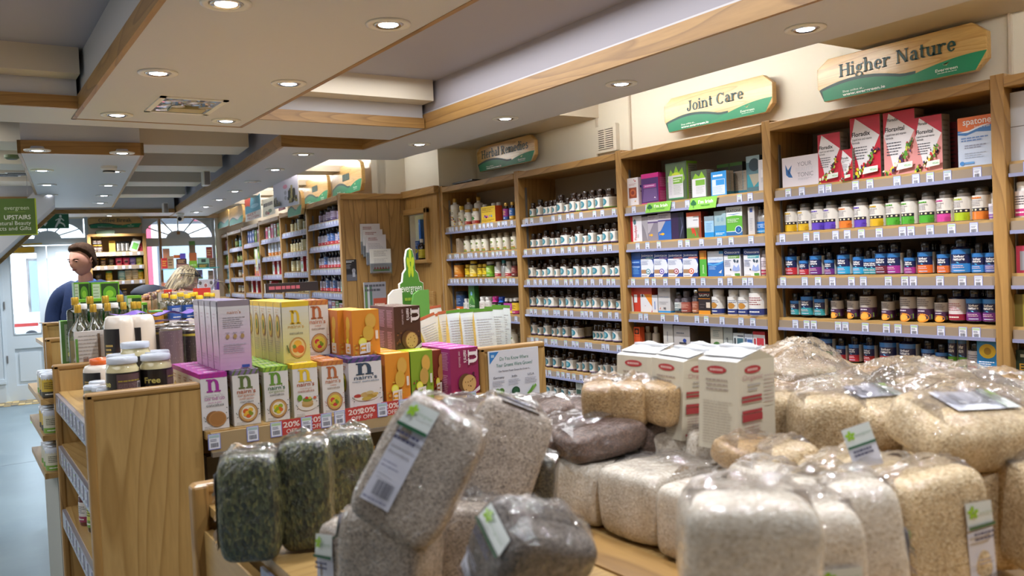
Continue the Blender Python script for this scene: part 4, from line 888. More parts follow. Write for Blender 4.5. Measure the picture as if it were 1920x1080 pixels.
row(4, 3, 1.245, hj((193, 'teas', 'small teal'), (285, 'teaL', 'teal'), (378, 'team', 'teal'))+vj(0, 4, *[(x, k, 'dark bottle with silver and orange-fruit label', 'bottle') for x, k in ((502, 'sils'), (625, 'sils'), (735, 'silL'), (885, 'sils'), (1040, 'silL'), (1170, 'silL'), (1287, 'sils'))], (1410, 'crimson', 'crimson topped white labelled bottle', 'bottle'))+hj((1540, 'purL', 'violet'), (1665, 'purL', 'violet')), back=.35)
sun = Print(110, 270).rect(0, 0, 110, 8, '#d9b52a').disc(58, 150, 46, 48, '#dcb52e').disc(58, 150, 20, 24, '#a87f1f').text('Bio-Strath', 8, 240, 20, '#e0c23a', .01, fit=95).lines(10, 45, 98, 85, 3, '#e6eef4', .5).disc(98, 30, 10, 10, '#e8e8e8')
row(4, 4, 1.05, hj((210, 'teas', 'small dark'), (305, 'teaL', 'dark teal'), (425, 'greX', 'wide green'), (540, 'reds', 'small red'), (640, 'redm', 'red'), (752, 'drem', 'dark red'), (895, 'dreX', 'wide dark red'), (1045, 'dreX', 'wide dark red'), (1190, 'purm', 'purple'), (1292, 'purs', 'small purple'))+vj(0, 4, (1372, 'tubew', 'slim upright green and white tube', 'tube'), (1450, 'tubew', 'slim upright green and white tube', 'tube'), (1548, 'dk_lab', 'black capped jar with white label', 'jar'), (1665, bx('sun', .075, .07, .155, ('#2a86c4', '#1f6fa8', '#2a86c4'), sun), 'bright blue carton with a yellow sunflower', 'box')), back=.3)
# top shelf cartons of the vitamin bay
def flo(w, h, name, pink=False, tiny=False):
    P = Print(100, 150); P.rect(0, 0, 100, 150, '#c02036' if not pink else '#d08a88'); P.rect(0, 100, 100, 150, '#b32238')
    P.poly([(18, 148), (98, 100), (60, 42), (30, 18), (22, 45), (2, 95)], '#dcd8dc'); P.text(name, 6, 104, 15, '#1a1a22', .025, fit=62)
    if pink: P.text('Floradix', 14, 128, 10, '#2a2a30', .02, fit=34)
    P.text('Liquid iron and vitamin', 7, 94, 8, '#2a2a34', .01, fit=66); P.text('formula', 7, 86, 8, '#2a2a34', .01); P.lines(10, 46, 60, 80, 5, '#4a4a56', .35, 3)
    R = random.Random(len(name)+int(w*1000))
    for i in range(60):
        t = R.random(); x = 6+86*t+R.uniform(-8, 8); y = 8+80*max(0, (t-.15))**1.3+R.uniform(-9, 9); x = min(max(x, 3), 97)
        P.disc(x, y, R.uniform(2, 5.5), R.uniform(2, 5.5), R.choice(['#4f8a2a', '#6fa23a', '#c0202a', '#d8c02a', '#7a1f2a', '#2f5f24', '#3a2350', '#e0d9c0', '#a8b83a']), 7, R.random()*3)
    P.poly([(45, 10), (96, 14), (97, 28), (52, 26)], '#d4dcd0'); P.text('VEGAN', 70, 17, 7, '#4a9a4a', .01); return P
LS = Print(10, 15, '#8f8478').lines(1, 2, 9, 14, 9, '#6a6056', .35)
def vx(px0, px1, ytop, z, ybase=None, X=3.245, d=.06):
    """size of a carton from where its edges show"""
    fr = FA; y0, y1 = yfor(px0, fr, X-3.2, z+.05), yfor(px1, fr, X-3.2, z+.05); w = abs(y0-y1)
    pm_ = (px0+px1)/2; p = at(pm_, ytop, 'X', X); return w, p[2]-z
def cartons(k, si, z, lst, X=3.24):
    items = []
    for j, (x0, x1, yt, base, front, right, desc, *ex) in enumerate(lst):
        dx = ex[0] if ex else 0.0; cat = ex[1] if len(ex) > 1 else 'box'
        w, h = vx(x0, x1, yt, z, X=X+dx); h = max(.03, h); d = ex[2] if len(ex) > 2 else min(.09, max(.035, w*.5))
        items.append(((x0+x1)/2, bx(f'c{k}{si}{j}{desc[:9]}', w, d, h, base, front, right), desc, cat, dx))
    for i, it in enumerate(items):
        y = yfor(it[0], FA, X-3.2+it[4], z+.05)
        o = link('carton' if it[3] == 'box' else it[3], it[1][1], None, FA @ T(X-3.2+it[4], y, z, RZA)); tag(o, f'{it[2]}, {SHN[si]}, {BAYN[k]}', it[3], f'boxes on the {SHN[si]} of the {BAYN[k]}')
c4 = lambda *v: [1440+a/4 for a in v]
q = lambda a: 1440+a/4
tonic = Print(280, 225).poly([(25, 175), (45, 130), (75, 165), (62, 110), (80, 70), (50, 75), (30, 95)], '#2a5f9a').poly([(45, 130), (62, 110), (50, 90)], '#1a3a6a').text('YOUR', 118, 148, 46, '#7a7a86', -.004, fit=105).text('BEAUTY', 105, 112, 40, '#c4c4cc', -.004, fit=130).text('TONIC', 118, 70, 46, '#7a7a86', -.004, fit=115).lines(120, 45, 225, 62, 2, '#a8a8b4')
spat = Print(100, 140).rect(0, 0, 100, 140, '#b9c4d8').rect(0, 100, 100, 140, '#d2692f').poly([(0, 104), (30, 98), (60, 108), (100, 112), (100, 92), (55, 96), (25, 88), (0, 92)], '#3a6fae').poly([(0, 98), (35, 102), (70, 112), (100, 116), (70, 108), (30, 96)], '#d8e0ec').text('spatone', 16, 118, 26, '#e6e2e0', .01, fit=82).text('liquid iron', 50, 106, 11, '#e6e2e0').lines(10, 70, 92, 84, 2, '#5f7fb8', .5).lines(20, 50, 85, 62, 2, '#8a8ea4', .5).lines(20, 22, 85, 40, 3, '#9aa4b8').disc(12, 10, 7, 6, '#3f7fc0').rect(20, 7, 48, 13, '#5f93c8')
cartons(4, 0, ZS[0], [
 (q(105), q(385), 180+448/4, '#d3ccd4', tonic, None, 'white landscape carton with a blue butterfly', 0, 'box', .05),
 (q(378), q(545), 180+280/4, ('#c02036', '#8f8478', '#b32238'), flo(.08, .16, 'Floradix'), LS, 'red and white herbal carton left of the tiny one'),
 (q(622), q(845), 180+150/4, ('#c02036', '#8f8478', '#b32238'), flo(.1, .2, 'Floradix'), LS, 'large red and white herbal carton with kite shape'),
 (q(870), q(1105), 180+110/4, ('#b32238', '#8f8478', '#b32238'), flo(.11, .21, 'Floravital', True), LS, 'largest pink based herbal carton with kite shape'),
 (q(1105), q(1308), 180+148/4, ('#b32238', '#8f8478', '#b32238'), flo(.09, .2, 'Floravital', True), LS, 'medium pink based herbal carton beside the largest'),
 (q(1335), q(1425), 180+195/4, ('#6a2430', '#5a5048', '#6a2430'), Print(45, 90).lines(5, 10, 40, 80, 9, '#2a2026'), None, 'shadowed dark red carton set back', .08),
 (q(1425), q(1682), 180+150/4, ('#b9c4d8', '#9aa0b0', '#d2692f'), spat, None, 'pale blue carton with orange top and water splash', 0.0, 'box', .05),
 (q(545), q(575), 180+283/4, ('#7a3038', '#8f8478', '#5a2a30'), None, LS, 'narrow dark carton peeping behind the tiny one', .08)])
cartons(4, 0, ZS[0]-.001, [(q(548), q(634), 180+400/4, ('#c02036', '#8f8478', '#b32238'), flo(.05, .11, 'Floradix', tiny=True), LS, 'tiny red and white herbal carton in front', -.018)])
for j, (x0, x1, yt) in enumerate(((1000, 1150, 118), (1120, 1235, 125), (1240, 1330, 150))):
    pass
# joint care bay
g_ = lambda a, o=0: 1160+a/6
fish = lambda c: Print(100, 200).rect(0, 0, 100, 200, c).rect(0, 150, 100, 200, '#b8b0b8').rect(0, 140, 100, 148, '#4a2f6a').poly([(0, 140), (60, 140), (20, 70), (0, 60)], '#a8a0a8').lines(10, 165, 80, 190, 2, '#5a5070').disc(35, 45, 14, 9, '#e0a02a').poly([(20, 45), (12, 54), (12, 36)], '#e0a02a')
cartons(3, 0, ZS[0], [
 (g_(90), g_(222), 230+622/6, ('#d6d2d8', '#c8c4cc', '#d6d2d8'), Print(130, 300).rect(28, 80, 112, 195, '#8a4028').disc(70, 138, 34, 40, '#b05a34').disc(70, 138, 18, 22, '#7a2f24').lines(30, 215, 110, 240, 2, '#b07a84').disc(100, 262, 7, 7, '#b8283a').disc(88, 275, 5, 5, '#b8283a').disc(96, 44, 7, 7, '#c9944a'), Print(30, 300).rect(8, 190, 18, 215, '#2a3f8a').disc(14, 150, 5, 5, '#2a3040'), 'white carton with a brown coral disc'),
 (g_(258), g_(448), 230+570/6, ('#4a2a68', '#b81f6f', '#c22a80'), Print(190, 340).rect(0, 290, 190, 340, '#c42a84').rect(0, 0, 190, 12, '#c42a84').rect(24, 180, 165, 220, '#a84a94').poly([(10, 20), (180, 30), (170, 170), (30, 170)], '#6a4f86').lines(40, 190, 150, 212, 1, '#d8b8d8', .5).poly([(140, 60), (150, 75), (160, 55)], '#e8e0e8'), Print(80, 340).rect(6, 12, 74, 150, '#a01f5f').rect(6, 165, 74, 300, '#a01f5f').lines(12, 30, 70, 140, 9, '#d88ab0', .3).lines(12, 180, 70, 290, 8, '#d88ab0', .3), 'magenta topped purple foil pouch', 0, 'pouch'),
 (g_(532), g_(768), 230+445/6, ('#3a4a34', '#6f9a2a', '#7fa83a'), Print(235, 400).rect(8, 4, 225, 395, '#4a5a44').poly([(20, 210), (60, 330), (90, 280), (120, 360), (150, 290), (190, 340), (215, 220), (180, 160), (60, 160)], '#7fae2a').disc(118, 250, 55, 45, '#c0cc3a').rect(30, 30, 195, 265, '#c9c6cc').rect(85, 175, 190, 245, '#6f9f3a').lines(90, 190, 180, 235, 2, '#d8e6c8', .5).lines(90, 60, 185, 165, 7, '#9aa49a').rect(34, 20, 195, 30, '#4a9a6a').lines(40, 60, 75, 240, 12, '#a49ab4', .3), Print(100, 400, '#8a8272').rect(0, 0, 14, 400, '#6f9a2a').rect(0, 375, 100, 400, '#6f9a2a').lines(20, 60, 90, 360, 14, '#5f5a50', .35), 'large green sunburst carton'),
 (g_(818), g_(992), 230+535/6, ('#4a5a44', '#8a8884', '#6f8a5a'), Print(175, 300).poly([(10, 200), (50, 270), (90, 230), (120, 285), (160, 210), (120, 160), (50, 160)], '#7fae2a').rect(10, 10, 162, 210, '#c9c6cc').rect(50, 135, 155, 195, '#6f9f3a').lines(55, 40, 150, 125, 6, '#9aa49a'), Print(60, 300, '#8a8884').lines(8, 20, 52, 260, 14, '#6a6864', .35), 'smaller green sunburst carton'),
 (g_(1040), g_(1212), 230+548/6, ('#2f86c8', '#9a8f80', '#2f86c8'), Print(172, 265).rect(12, 12, 155, 180, '#c4cede').rect(55, 115, 150, 175, '#2f86c8').lines(20, 25, 145, 105, 7, '#8fa4c4').lines(25, 205, 135, 235, 1, '#e6ecf2', .7), Print(100, 265, '#9a8f80').rect(0, 0, 100, 40, '#2f6f88').rect(46, 0, 52, 265, '#3a7f98').lines(6, 55, 94, 240, 12, '#6f675c', .35), 'bright blue carton with white panel'),
 (g_(1440), g_(1590), 230+370/6, ('#4a6a74', '#3a4a50', '#8aa4a8'), Print(150, 400).rect(0, 330, 150, 400, '#8fa8b0').disc(90, 300, 60, 70, '#2a3a44').rect(10, 60, 140, 200, '#2f8494').poly([(30, 200), (80, 60), (140, 120), (140, 200)], '#9a9484'), None, 'tall teal carton with dark disc', .05),
 (g_(1575), g_(1640), 230+415/6, '#b4b0b4', Print(60, 340).rect(25, 150, 55, 230, '#c4c0c4').lines(25, 90, 55, 140, 4, '#8a8690'), None, 'slim pale carton at the post')])
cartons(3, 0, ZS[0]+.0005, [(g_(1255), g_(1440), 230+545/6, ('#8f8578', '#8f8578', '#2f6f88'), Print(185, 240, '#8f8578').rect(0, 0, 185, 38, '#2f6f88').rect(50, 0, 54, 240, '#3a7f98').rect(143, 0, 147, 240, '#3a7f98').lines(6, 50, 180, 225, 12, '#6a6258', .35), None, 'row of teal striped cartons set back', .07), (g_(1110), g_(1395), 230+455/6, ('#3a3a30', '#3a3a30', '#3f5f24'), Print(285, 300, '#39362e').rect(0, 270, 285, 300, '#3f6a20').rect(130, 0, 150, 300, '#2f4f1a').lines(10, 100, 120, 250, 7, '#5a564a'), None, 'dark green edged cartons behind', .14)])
flexo = Print(130, 280, '#cfcad0').rect(0, 0, 26, 280, '#b0202e').text('Flexofytol', 70, 18, 40, '#b0202e', .01, rot=math.pi/2).disc(50, 215, 16, 30, '#4a6a72').disc(85, 60, 10, 24, '#a8adaa')
sea = Print(180, 310, '#d0d4d4').rect(0, 50, 180, 215, '#5a9f34').poly([(0, 215), (90, 228), (180, 215), (180, 205), (90, 218), (0, 205)], '#d8dcd8').text('SEATONE', 8, 255, 38, '#2a3034', .01, fit=160).poly([(10, 232), (90, 222), (170, 240), (90, 230)], '#3a6fb8').rect(0, 0, 180, 42, '#2a5f94').disc(138, 62, 40, 42, '#d0d8d8').disc(138, 62, 34, 36, '#1f4f8a').poly([(130, 80), (150, 62), (130, 44), (142, 62)], '#5fc0c8').lines(15, 140, 150, 185, 3, '#d0e0c0', .4)
run_ = Print(200, 280, '#b8b4b0').rect(0, 235, 200, 280, '#c8502a').rect(0, 0, 200, 110, '#5a7a34').poly([(60, 110), (80, 40), (100, 60), (115, 20), (130, 25), (120, 80), (100, 110)], '#b83a24').poly([(130, 110), (160, 20), (175, 20), (150, 110)], '#7a4a34').rect(20, 120, 170, 220, '#c8c6c8').rect(170, 0, 200, 235, '#8a3a24').lines(95, 185, 160, 200, 1, '#6a5f6a', .5)
cartons(3, 1, ZS[1], [
 (g_(137), g_(262), 380+150/6, '#cfcad0', flexo, Print(5, 9, '#b9b4b4'), 'red edged white carton with sideways red name'),
 (g_(265), g_(328), 380+158/6, '#8f8a90', Print(60, 260, '#9a949a').poly([(0, 0), (60, 0), (30, 120), (0, 200)], '#7a747c'), None, 'narrow grey carton beside the red edged one'),
 (g_(330), g_(445), 380+142/6, '#8f8a94', fish('#7f7884'), None, 'grey carton with purple band and orange fish'),
 (g_(445), g_(590), 380+118/6, '#2a5fa0', fish('#2a5fa8'), Print(5, 9, '#24508a'), 'blue carton with purple band and orange fish'),
 (g_(594), g_(735), 380+112/6, ('#2c1a40', '#1a1a2a', '#2c1a40'), Print(140, 270).rect(80, 0, 140, 270, '#1d2030').poly([(90, 0), (130, 120), (100, 260), (120, 140)], '#5a5a78'), None, 'dark purple carton'),
 (g_(765), g_(930), 380+105/6, ('#b8b4b0', '#8a3424', '#b04a24'), run_, Print(5, 9, '#7a2f20'), 'orange topped carton with a runner picture'),
 (g_(965), g_(1070), 380+150/6, ('#8fb4d0', '#5a7f9a', '#8fb4d0'), Print(100, 220).rect(0, 0, 100, 50, '#1f7fc0').rect(0, 170, 100, 220, '#7a8a94').lines(20, 60, 85, 150, 6, '#5f8ab0'), None, 'small light blue carton'),
 (g_(1076), g_(1208), 380+92/6, ('#8fa8b0', '#5a7f9a', '#8fb4b0'), Print(130, 280).rect(0, 0, 130, 60, '#1f7fc0').rect(0, 60, 130, 120, '#3f7fb0').disc(45, 185, 16, 24, '#7a9aa8').disc(90, 185, 16, 24, '#7a9aa8').lines(15, 15, 115, 45, 2, '#c0d8ec', .5), None, 'taller light blue carton with two ovals'),
 (g_(1212), g_(1392), 380+45/6, ('#d0d4d4', '#9a968e', '#d0d4d4'), sea, Print(60, 300, '#a8a49c'), 'green and white carton with dark blue disc'),
 (g_(1457), g_(1530), 380+45/6, ('#b4b0b0', '#8a8688', '#b4b0b0'), Print(70, 300).rect(20, 240, 50, 285, '#3a4f8a').lines(20, 40, 50, 180, 8, '#8a8a94'), None, 'slim white carton with blue square')])
row(3, 1, ZS[1], [(g_(1568), 'clear_blue', 'clear bottle with blue label', 'bottle'), (g_(1628), 'clear_blue', 'clear bottle with blue label', 'bottle')])
def joint(c, sub):
    P = Print(160, 275, '#1f3f8a'); P.poly([(0, 0), (88, 0), (108, 30), (150, 60), (160, 130), (140, 185), (100, 200), (0, 200)], '#d0d2dc'); P.text('Jointace', 6, 222, 36, '#dfe2ea', .01, fit=146); P.rect(62, 195, 160, 214, c); P.text(sub, 66, 198, 15, '#e8e6ea', .01, fit=88)
    P.lines(8, 130, 100, 182, 4, '#7a82a4', .4); P.rect(4, 40, 75, 80, '#a07a58').disc(90, 60, 27, 30, c).disc(90, 60, 18, 20, '#dcdce0').disc(90, 60, 9, 11, c).disc(142, 60, 16, 22, '#c4c6d0').lines(10, 8, 80, 24, 1, '#7a82a4', .5); return P
oste = lambda c: Print(200, 290, '#d0d0d6').rect(0, 222, 200, 290, '#1f3f8a').text('Osteocare', 10, 240, 38, '#dfe2ea', .01, fit=180).rect(50, 188, 190, 222, c).lines(55, 195, 185, 215, 2, '#e0e6d8', .4).disc(130, 160, 14, 20, '#3a4a5a', 10, .5).disc(165, 155, 12, 18, '#3a4a5a', 10, -.5).poly([(100, 60), (120, 120), (150, 90), (180, 125), (190, 60), (150, 50)], '#8fa0d0').disc(80, 70, 8, 11, '#3a3f4a').lines(10, 100, 90, 175, 5, '#7a84a8', .4).rect(130, 4, 190, 30, '#4f8a34').lines(15, 5, 90, 15, 1, '#6a6a74', .5)
cartons(3, 2, ZS[2], [
 (g_(147), g_(250), 380+560/6, ('#1f4f9a', '#1a3f7a', '#1f4f9a'), Print(100, 265).rect(0, 128, 100, 134, '#16305a').lines(10, 30, 90, 110, 5, '#5f9ad0', .4).text('Omega', 8, 105, 24, '#c8d8ec', 0, fit=80).lines(8, 150, 88, 170, 1, '#8fb4e0', .6), None, 'deep blue carton at the left post'),
 (g_(253), g_(396), 380+552/6, ('#1f3f8a', '#1a3474', '#1f3f8a'), joint('#2f7f8f', 'OMEGA-3'), None, 'navy white carton with teal ring'),
 (g_(398), g_(554), 380+552/6, ('#1f3f8a', '#1a3474', '#1f3f8a'), joint('#6a4aa8', 'ROSE HIP'), None, 'navy white carton with violet ring'),
 (g_(556), g_(722), 380+550/6, ('#1f3f8a', '#1a3474', '#1f3f8a'), joint('#8f2a4a', 'COLLAGEN'), None, 'navy white carton with maroon ring'),
 (g_(724), g_(893), 380+545/6, ('#1f3f8a', '#1a2a50', '#1f3f8a'), joint('#d0582a', 'ORIGINAL'), Print(5, 9, '#1a2440'), 'navy white carton with orange ring'),
 (g_(912), g_(990), 380+540/6, ('#c8762a', '#5a3424', '#c8762a'), Print(75, 270).rect(0, 0, 75, 180, '#4fa03a').text('Jointace', 45, 30, 28, '#d0e8c0', .01, rot=math.pi/2).rect(10, 190, 50, 250, '#d89a3a'), None, 'slim green and orange upright tube box'),
 (g_(1003), g_(1178), 380+545/6, ('#2a66b0', '#1f4f8a', '#2a66b0'), Print(175, 265, '#2a66b0').rect(0, 145, 175, 265, '#c4cad4').poly([(0, 145), (60, 125), (120, 140), (175, 160), (175, 145), (120, 120), (60, 110), (0, 125)], '#4f9ad0').text('Omegaflex', 8, 170, 34, '#7f9ac0', -.003, fit=155).rect(130, 235, 175, 265, '#3f86c0').lines(15, 70, 100, 110, 3, '#a8c4e4', .4).poly([(120, 40), (160, 70), (150, 30)], '#c8ccd0'), None, 'pale blue and blue wave carton'),
 (g_(1186), g_(1372), 380+518/6, ('#d0d0d6', '#8a8a98', '#1f3f8a'), oste('#5f8f34'), Print(30, 280, '#9a98a4').rect(0, 220, 30, 280, '#1a3068'), 'white carton with navy top and green bar'),
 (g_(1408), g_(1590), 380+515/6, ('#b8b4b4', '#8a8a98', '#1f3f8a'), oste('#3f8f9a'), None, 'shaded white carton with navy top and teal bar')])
row(3, 2, ZS[2], [(g_(1628), 'clear_jar', 'pale jar with pink and white label', 'jar')], xl=.035)
cartons(3, 3, ZS[3], [
 (g_(120), g_(246), 500+232/6, ('#b8382a', '#8a2a20', '#b8382a'), Print(125, 270, '#b8382a').poly([(0, 0), (50, 0), (40, 160), (0, 230)], '#cfcac8').rect(55, 100, 90, 190, '#cfcacc').disc(10, 220, 10, 18, '#3a2428').rect(50, 0, 54, 270, '#9a2a20'), None, 'red carton with white swoosh'),
 (g_(247), g_(375), 500+230/6, ('#c8472a', '#a83a24', '#c8472a'), Print(130, 280, '#cfccd0').rect(0, 200, 130, 280, '#c04030').poly([(40, 200), (130, 60), (130, 200)], '#d8832a').poly([(120, 0), (130, 30), (130, 0)], '#b8283a').lines(50, 20, 60, 120, 1, '#b8382a', .06).disc(25, 185, 9, 16, '#2a2430'), None, 'orange and white carton with sideways text'),
 (g_(376), g_(438), 500+320/6, ('#c8c6cc', '#a8a4a8', '#c8c6cc'), Print(60, 190).rect(26, 30, 34, 120, '#4a6fb0'), None, 'small white carton with blue side text'),
 (g_(445), g_(582), 500+235/6, ('#c0bcbc', '#a39c98', '#c0bcbc'), Print(140, 275, '#bcb8b8').rect(0, 0, 140, 20, '#2f86c8').text('Joint Factor', 15, 165, 22, '#6f8ab8', 0, fit=110).poly([(15, 40), (30, 60), (25, 35)], '#d0582a').bars(60, 35, 90, 58).lines(15, 90, 120, 125, 2, '#9a969a').rect(50, 235, 90, 250, '#a8a4a8'), Print(40, 275, '#a39c98').rect(0, 0, 40, 20, '#2a78b0'), 'tall white carton with blue foot'),
 (g_(900), g_(1030), 500+230/6, ('#2a2226', '#5a4a34', '#d08a2a'), Print(130, 295).rect(0, 250, 130, 295, '#d08a2a').rect(0, 0, 130, 40, '#d08a2a').text('GOPO', 10, 195, 44, '#d0ccc8', .02, fit=110).rect(85, 70, 130, 130, '#c8b8a8').rect(0, 165, 130, 172, '#c07a2a').rect(0, 220, 130, 226, '#9a2a24').lines(15, 60, 75, 120, 2, '#5a5050'), None, 'black carton with orange bands')])
row(3, 3, ZS[3], [(g_(662), 'dark_drop', 'dark bottle with pale label', 'bottle'), (g_(748), 'copper_jar', 'smoky jar with copper label', 'jar'), (g_(858), 'copper_back', 'slim smoky jar with copper label', 'jar'), (g_(1100), 'white_navy', 'white tub with navy foot', 'tub'), (g_(1280), 'white_navy', 'white tub with navy foot', 'tub'), (g_(1400), 'white_navy', 'white tub with navy foot', 'tub'), (g_(1562), 'white_navyL', 'large white tub with navy foot', 'tub')], xl=.03)
cartons(3, 4, ZS[4], [
 (g_(172), g_(240), 500+680/6, '#c8502a', Print(70, 200, '#c8502a').rect(10, 120, 60, 185, '#2a2020').disc(35, 150, 16, 20, '#c8502a').rect(0, 100, 70, 104, '#8a3420'), None, 'small orange carton with black square'),
 (g_(505), g_(612), 500+645/6, '#b4aea8', Print(105, 250, '#b8b2ac').rect(40, 60, 48, 170, '#6a6a74').disc(60, 20, 8, 10, '#2a2a4a'), None, 'tall off-white carton with dark side text'),
 (g_(622), g_(802), 500+668/6, ('#aca6a4', '#6a6260', '#aca6a4'), Print(180, 190, '#b0aaa8').lines(30, 120, 120, 140, 1, '#5a5a66', .5).disc(120, 70, 20, 16, '#2a3f8a').rect(60, 40, 140, 55, '#3a3a44'), Print(10, 9, '#5f5856'), 'wide off-white carton lying forward'),
 (g_(1036), g_(1175), 500+672/6, ('#b8b4a8', '#8f8c84', '#b8b4a8'), Print(140, 220, '#bcb8ac').disc(70, 50, 45, 38, '#3f6a2f').disc(70, 20, 40, 30, '#d0862a').lines(30, 130, 110, 190, 4, '#7a8a84', .4), None, 'cream carton with orange fruit picture'),
 (g_(1182), g_(1285), 500+680/6, ('#8f9290', '#6a6a68', '#8f9290'), Print(100, 200, '#a4a8a4').text('lignosus', 60, 20, 32, '#2a3034', .02, rot=math.pi/2+.15), None, 'pale grey carton with large sideways name'),
 (g_(1290), g_(1412), 500+750/6, ('#b8b8b8', '#5a6a7a', '#b8b8b8'), Print(120, 130, '#b4b8b8').rect(45, 30, 110, 100, '#3f6470').rect(12, 20, 30, 100, '#2a3034').lines(50, 105, 115, 122, 1, '#5a5a6a', .5), None, 'low white carton with slate square', -.01),
 (g_(1418), g_(1512), 500+760/6, ('#b8b8b8', '#5a6a7a', '#b8b8b8'), Print(95, 120, '#b4b8c4').rect(30, 20, 88, 90, '#3a5f9a').rect(8, 15, 24, 95, '#2a3a5a'), None, 'low white carton with blue square', -.01),
 (g_(1515), g_(1648), 500+730/6, ('#c8c0c0', '#8a2a2a', '#a82a30'), Print(130, 150, '#c8c4c4').rect(40, 20, 118, 110, '#b83a44').rect(10, 20, 30, 105, '#a82a34').rect(0, 130, 130, 150, '#a82a30'), None, 'low red topped white carton', -.01)])
row(3, 4, ZS[4], [(g_(303), 'white_bottle', 'slim white bottle', 'bottle'), (g_(395), 'white_bottle', 'slim white bottle', 'bottle'), (g_(1375), 'white_bottle', 'white bottle behind the low cartons', 'bottle'), (g_(1500), 'white_bottle', 'white bottle behind the low cartons', 'bottle'), (g_(1600), 'white_bottle', 'white bottle behind the low cartons', 'bottle')], xl=.09)
# right edge bay
wav = Print(80, 60, '#b4bccc').poly([(0, 0), (20, 0), (35, 30), (25, 60), (0, 60)], '#c4c8d4').poly([(30, 0), (50, 20), (40, 45), (60, 60), (80, 60), (80, 40), (60, 20), (70, 0)], '#2f6fae').poly([(55, 60), (50, 40), (80, 20), (80, 60)], '#cf6a2e')
for j, (zz, n) in enumerate(((ZS[0], 'lower'), (ZS[0]+.125, 'upper'))):
    cm_ = carton_mesh('edgebox', .2, .09, .123, ('#b4bccc', '#4a1f3a', '#4a1f3a'), wav); y = yfor(1895, FA, .04, zz)-.1
    o = link('carton', cm_, None, FA @ T(.04, y, zz, RZA)); tag(o, f'{n} blue wave and orange carton of the stack at the right edge', 'box', 'stacked cartons at the right edge')
row(5, 1, ZS[1], [(1918, 'pink_tub', 'white tub with pink label', 'tub')], xl=.03)
cartons(5, 2, ZS[2], [(1905, 1960, 460, ('#a82f4a', '#7a2438', '#a82f4a'), Print(60, 60).rect(8, 6, 60, 48, '#8f8f98'), None, 'crimson carton with grey panel'), ])
cartons(5, 3, ZS[3], [(1897, 1960, 552, ('#6a5f2a', '#4a441f', '#7a6f2a'), Print(60, 60).rect(20, 0, 60, 60, '#9a8f3a').rect(25, 25, 60, 29, '#2a2a20'), None, 'olive yellow packet'), ])
cartons(5, 4, ZS[4], [(1903, 1965, 658, ('#24382a', '#1a2a20', '#24382a'), Print(60, 60).text('EAT', 8, 18, 20, '#c89a3a', .02).lines(10, 42, 55, 55, 1, '#b8bca8', .5), None, 'dark green carton with orange lettering'), ])
row(5, 5, ZS[5], [(1908, 'orange_jar', 'brown and cream patterned jar', 'jar')], xl=.03)
# green shelf talkers clipped to the joint care bay
def talker(x0, x1, y0, y1, lab):
    X = 3.2; ya, yb = yfor(x0, FA, .0, 1.8), yfor(x1, FA, .0, 1.8); w = abs(ya-yb); z1 = at((x0+x1)/2, y0, 'X', X)[2]; z0 = at((x0+x1)/2, y1, 'X', X)[2]; h = z1-z0
    P = Print(300, 110); P.L = []
    mb = MB(); mb.add([(-w/2, 0, 0), (w/2-w*.07, 0, 0), (w/2, 0, h), (-w/2+w*.1, 0, h)], [(0, 1, 2, 3)], PAPER, c=rgb('#7fb845'))
    for (dx, dy) in ((55, 74), (42, 58), (68, 58)): P.disc(dx, dy, 17, 18, '#1f5f34', 12)
    P.poly([(52, 56), (58, 56), (54, 12), (50, 14)], '#1f5f34'); P.text("I'm Irish", 108, 52, 46, '#eef4e6', .02, fit=150); P.lines(130, 26, 225, 42, 1, '#4a8a3a', .6)
    P.emit(mb, lambda u, v, o: ((u-.5)*w, -.0005-o, v*h), m=PAPER); o = mb.obj('shelf_talker', mat=FA @ T(.003, (ya+yb)/2, z0, RZA), col=True); tag(o, lab, 'sign', 'green shelf talkers')
talker(1160+292/6, 1160+592/6, 230+892/6, 230+1003/6, 'left green shamrock card clipped to the joint care top shelf'); talker(1160+780/6, 1160+1108/6, 230+838/6, 230+968/6, 'right green shamrock card clipped to the joint care top shelf')

# ---- rear shelving goods
RB = ['red bottle bay', 'cream bottle bay', 'white bottle bay', 'green packet bay', 'dark oil bay', 'window end bay']
packs = {}
def pk(c1, c2, c3, w=.05, h=.15):
    key = 'pk'+c1+c2+c3+str(w)+str(h)
    return bx(key, w, .08, h, (c1, c2, c1), Print(50, 100).rect(0, 70, 50, 90, c2).disc(25, 35, 14, 18, c3).lines(8, 72, 42, 88, 1, '#e8e4e0', .5))
PK = dict(blue=('#3a4fa0', '#8fa4d8', '#d8d4e0'), green=('#5a9a2a', '#8fc04a', '#e0d04a'), red=('#b8343a', '#e0c8c0', '#d8a03a'), pink=('#c0587a', '#e0d0d8', '#8a3a5a'), white=('#c8ccd0', '#c0404a', '#6a9a5a'), teal=('#2f8a94', '#a8d0d4', '#d8d8c8'), plum=('#7a4a8a', '#c8b0d8', '#d8c8a0'), kraft=('#a89068', '#5a7a3a', '#8a3a2a'), farm=('#a8a888', '#4a8a3a', '#7a4a6a'))
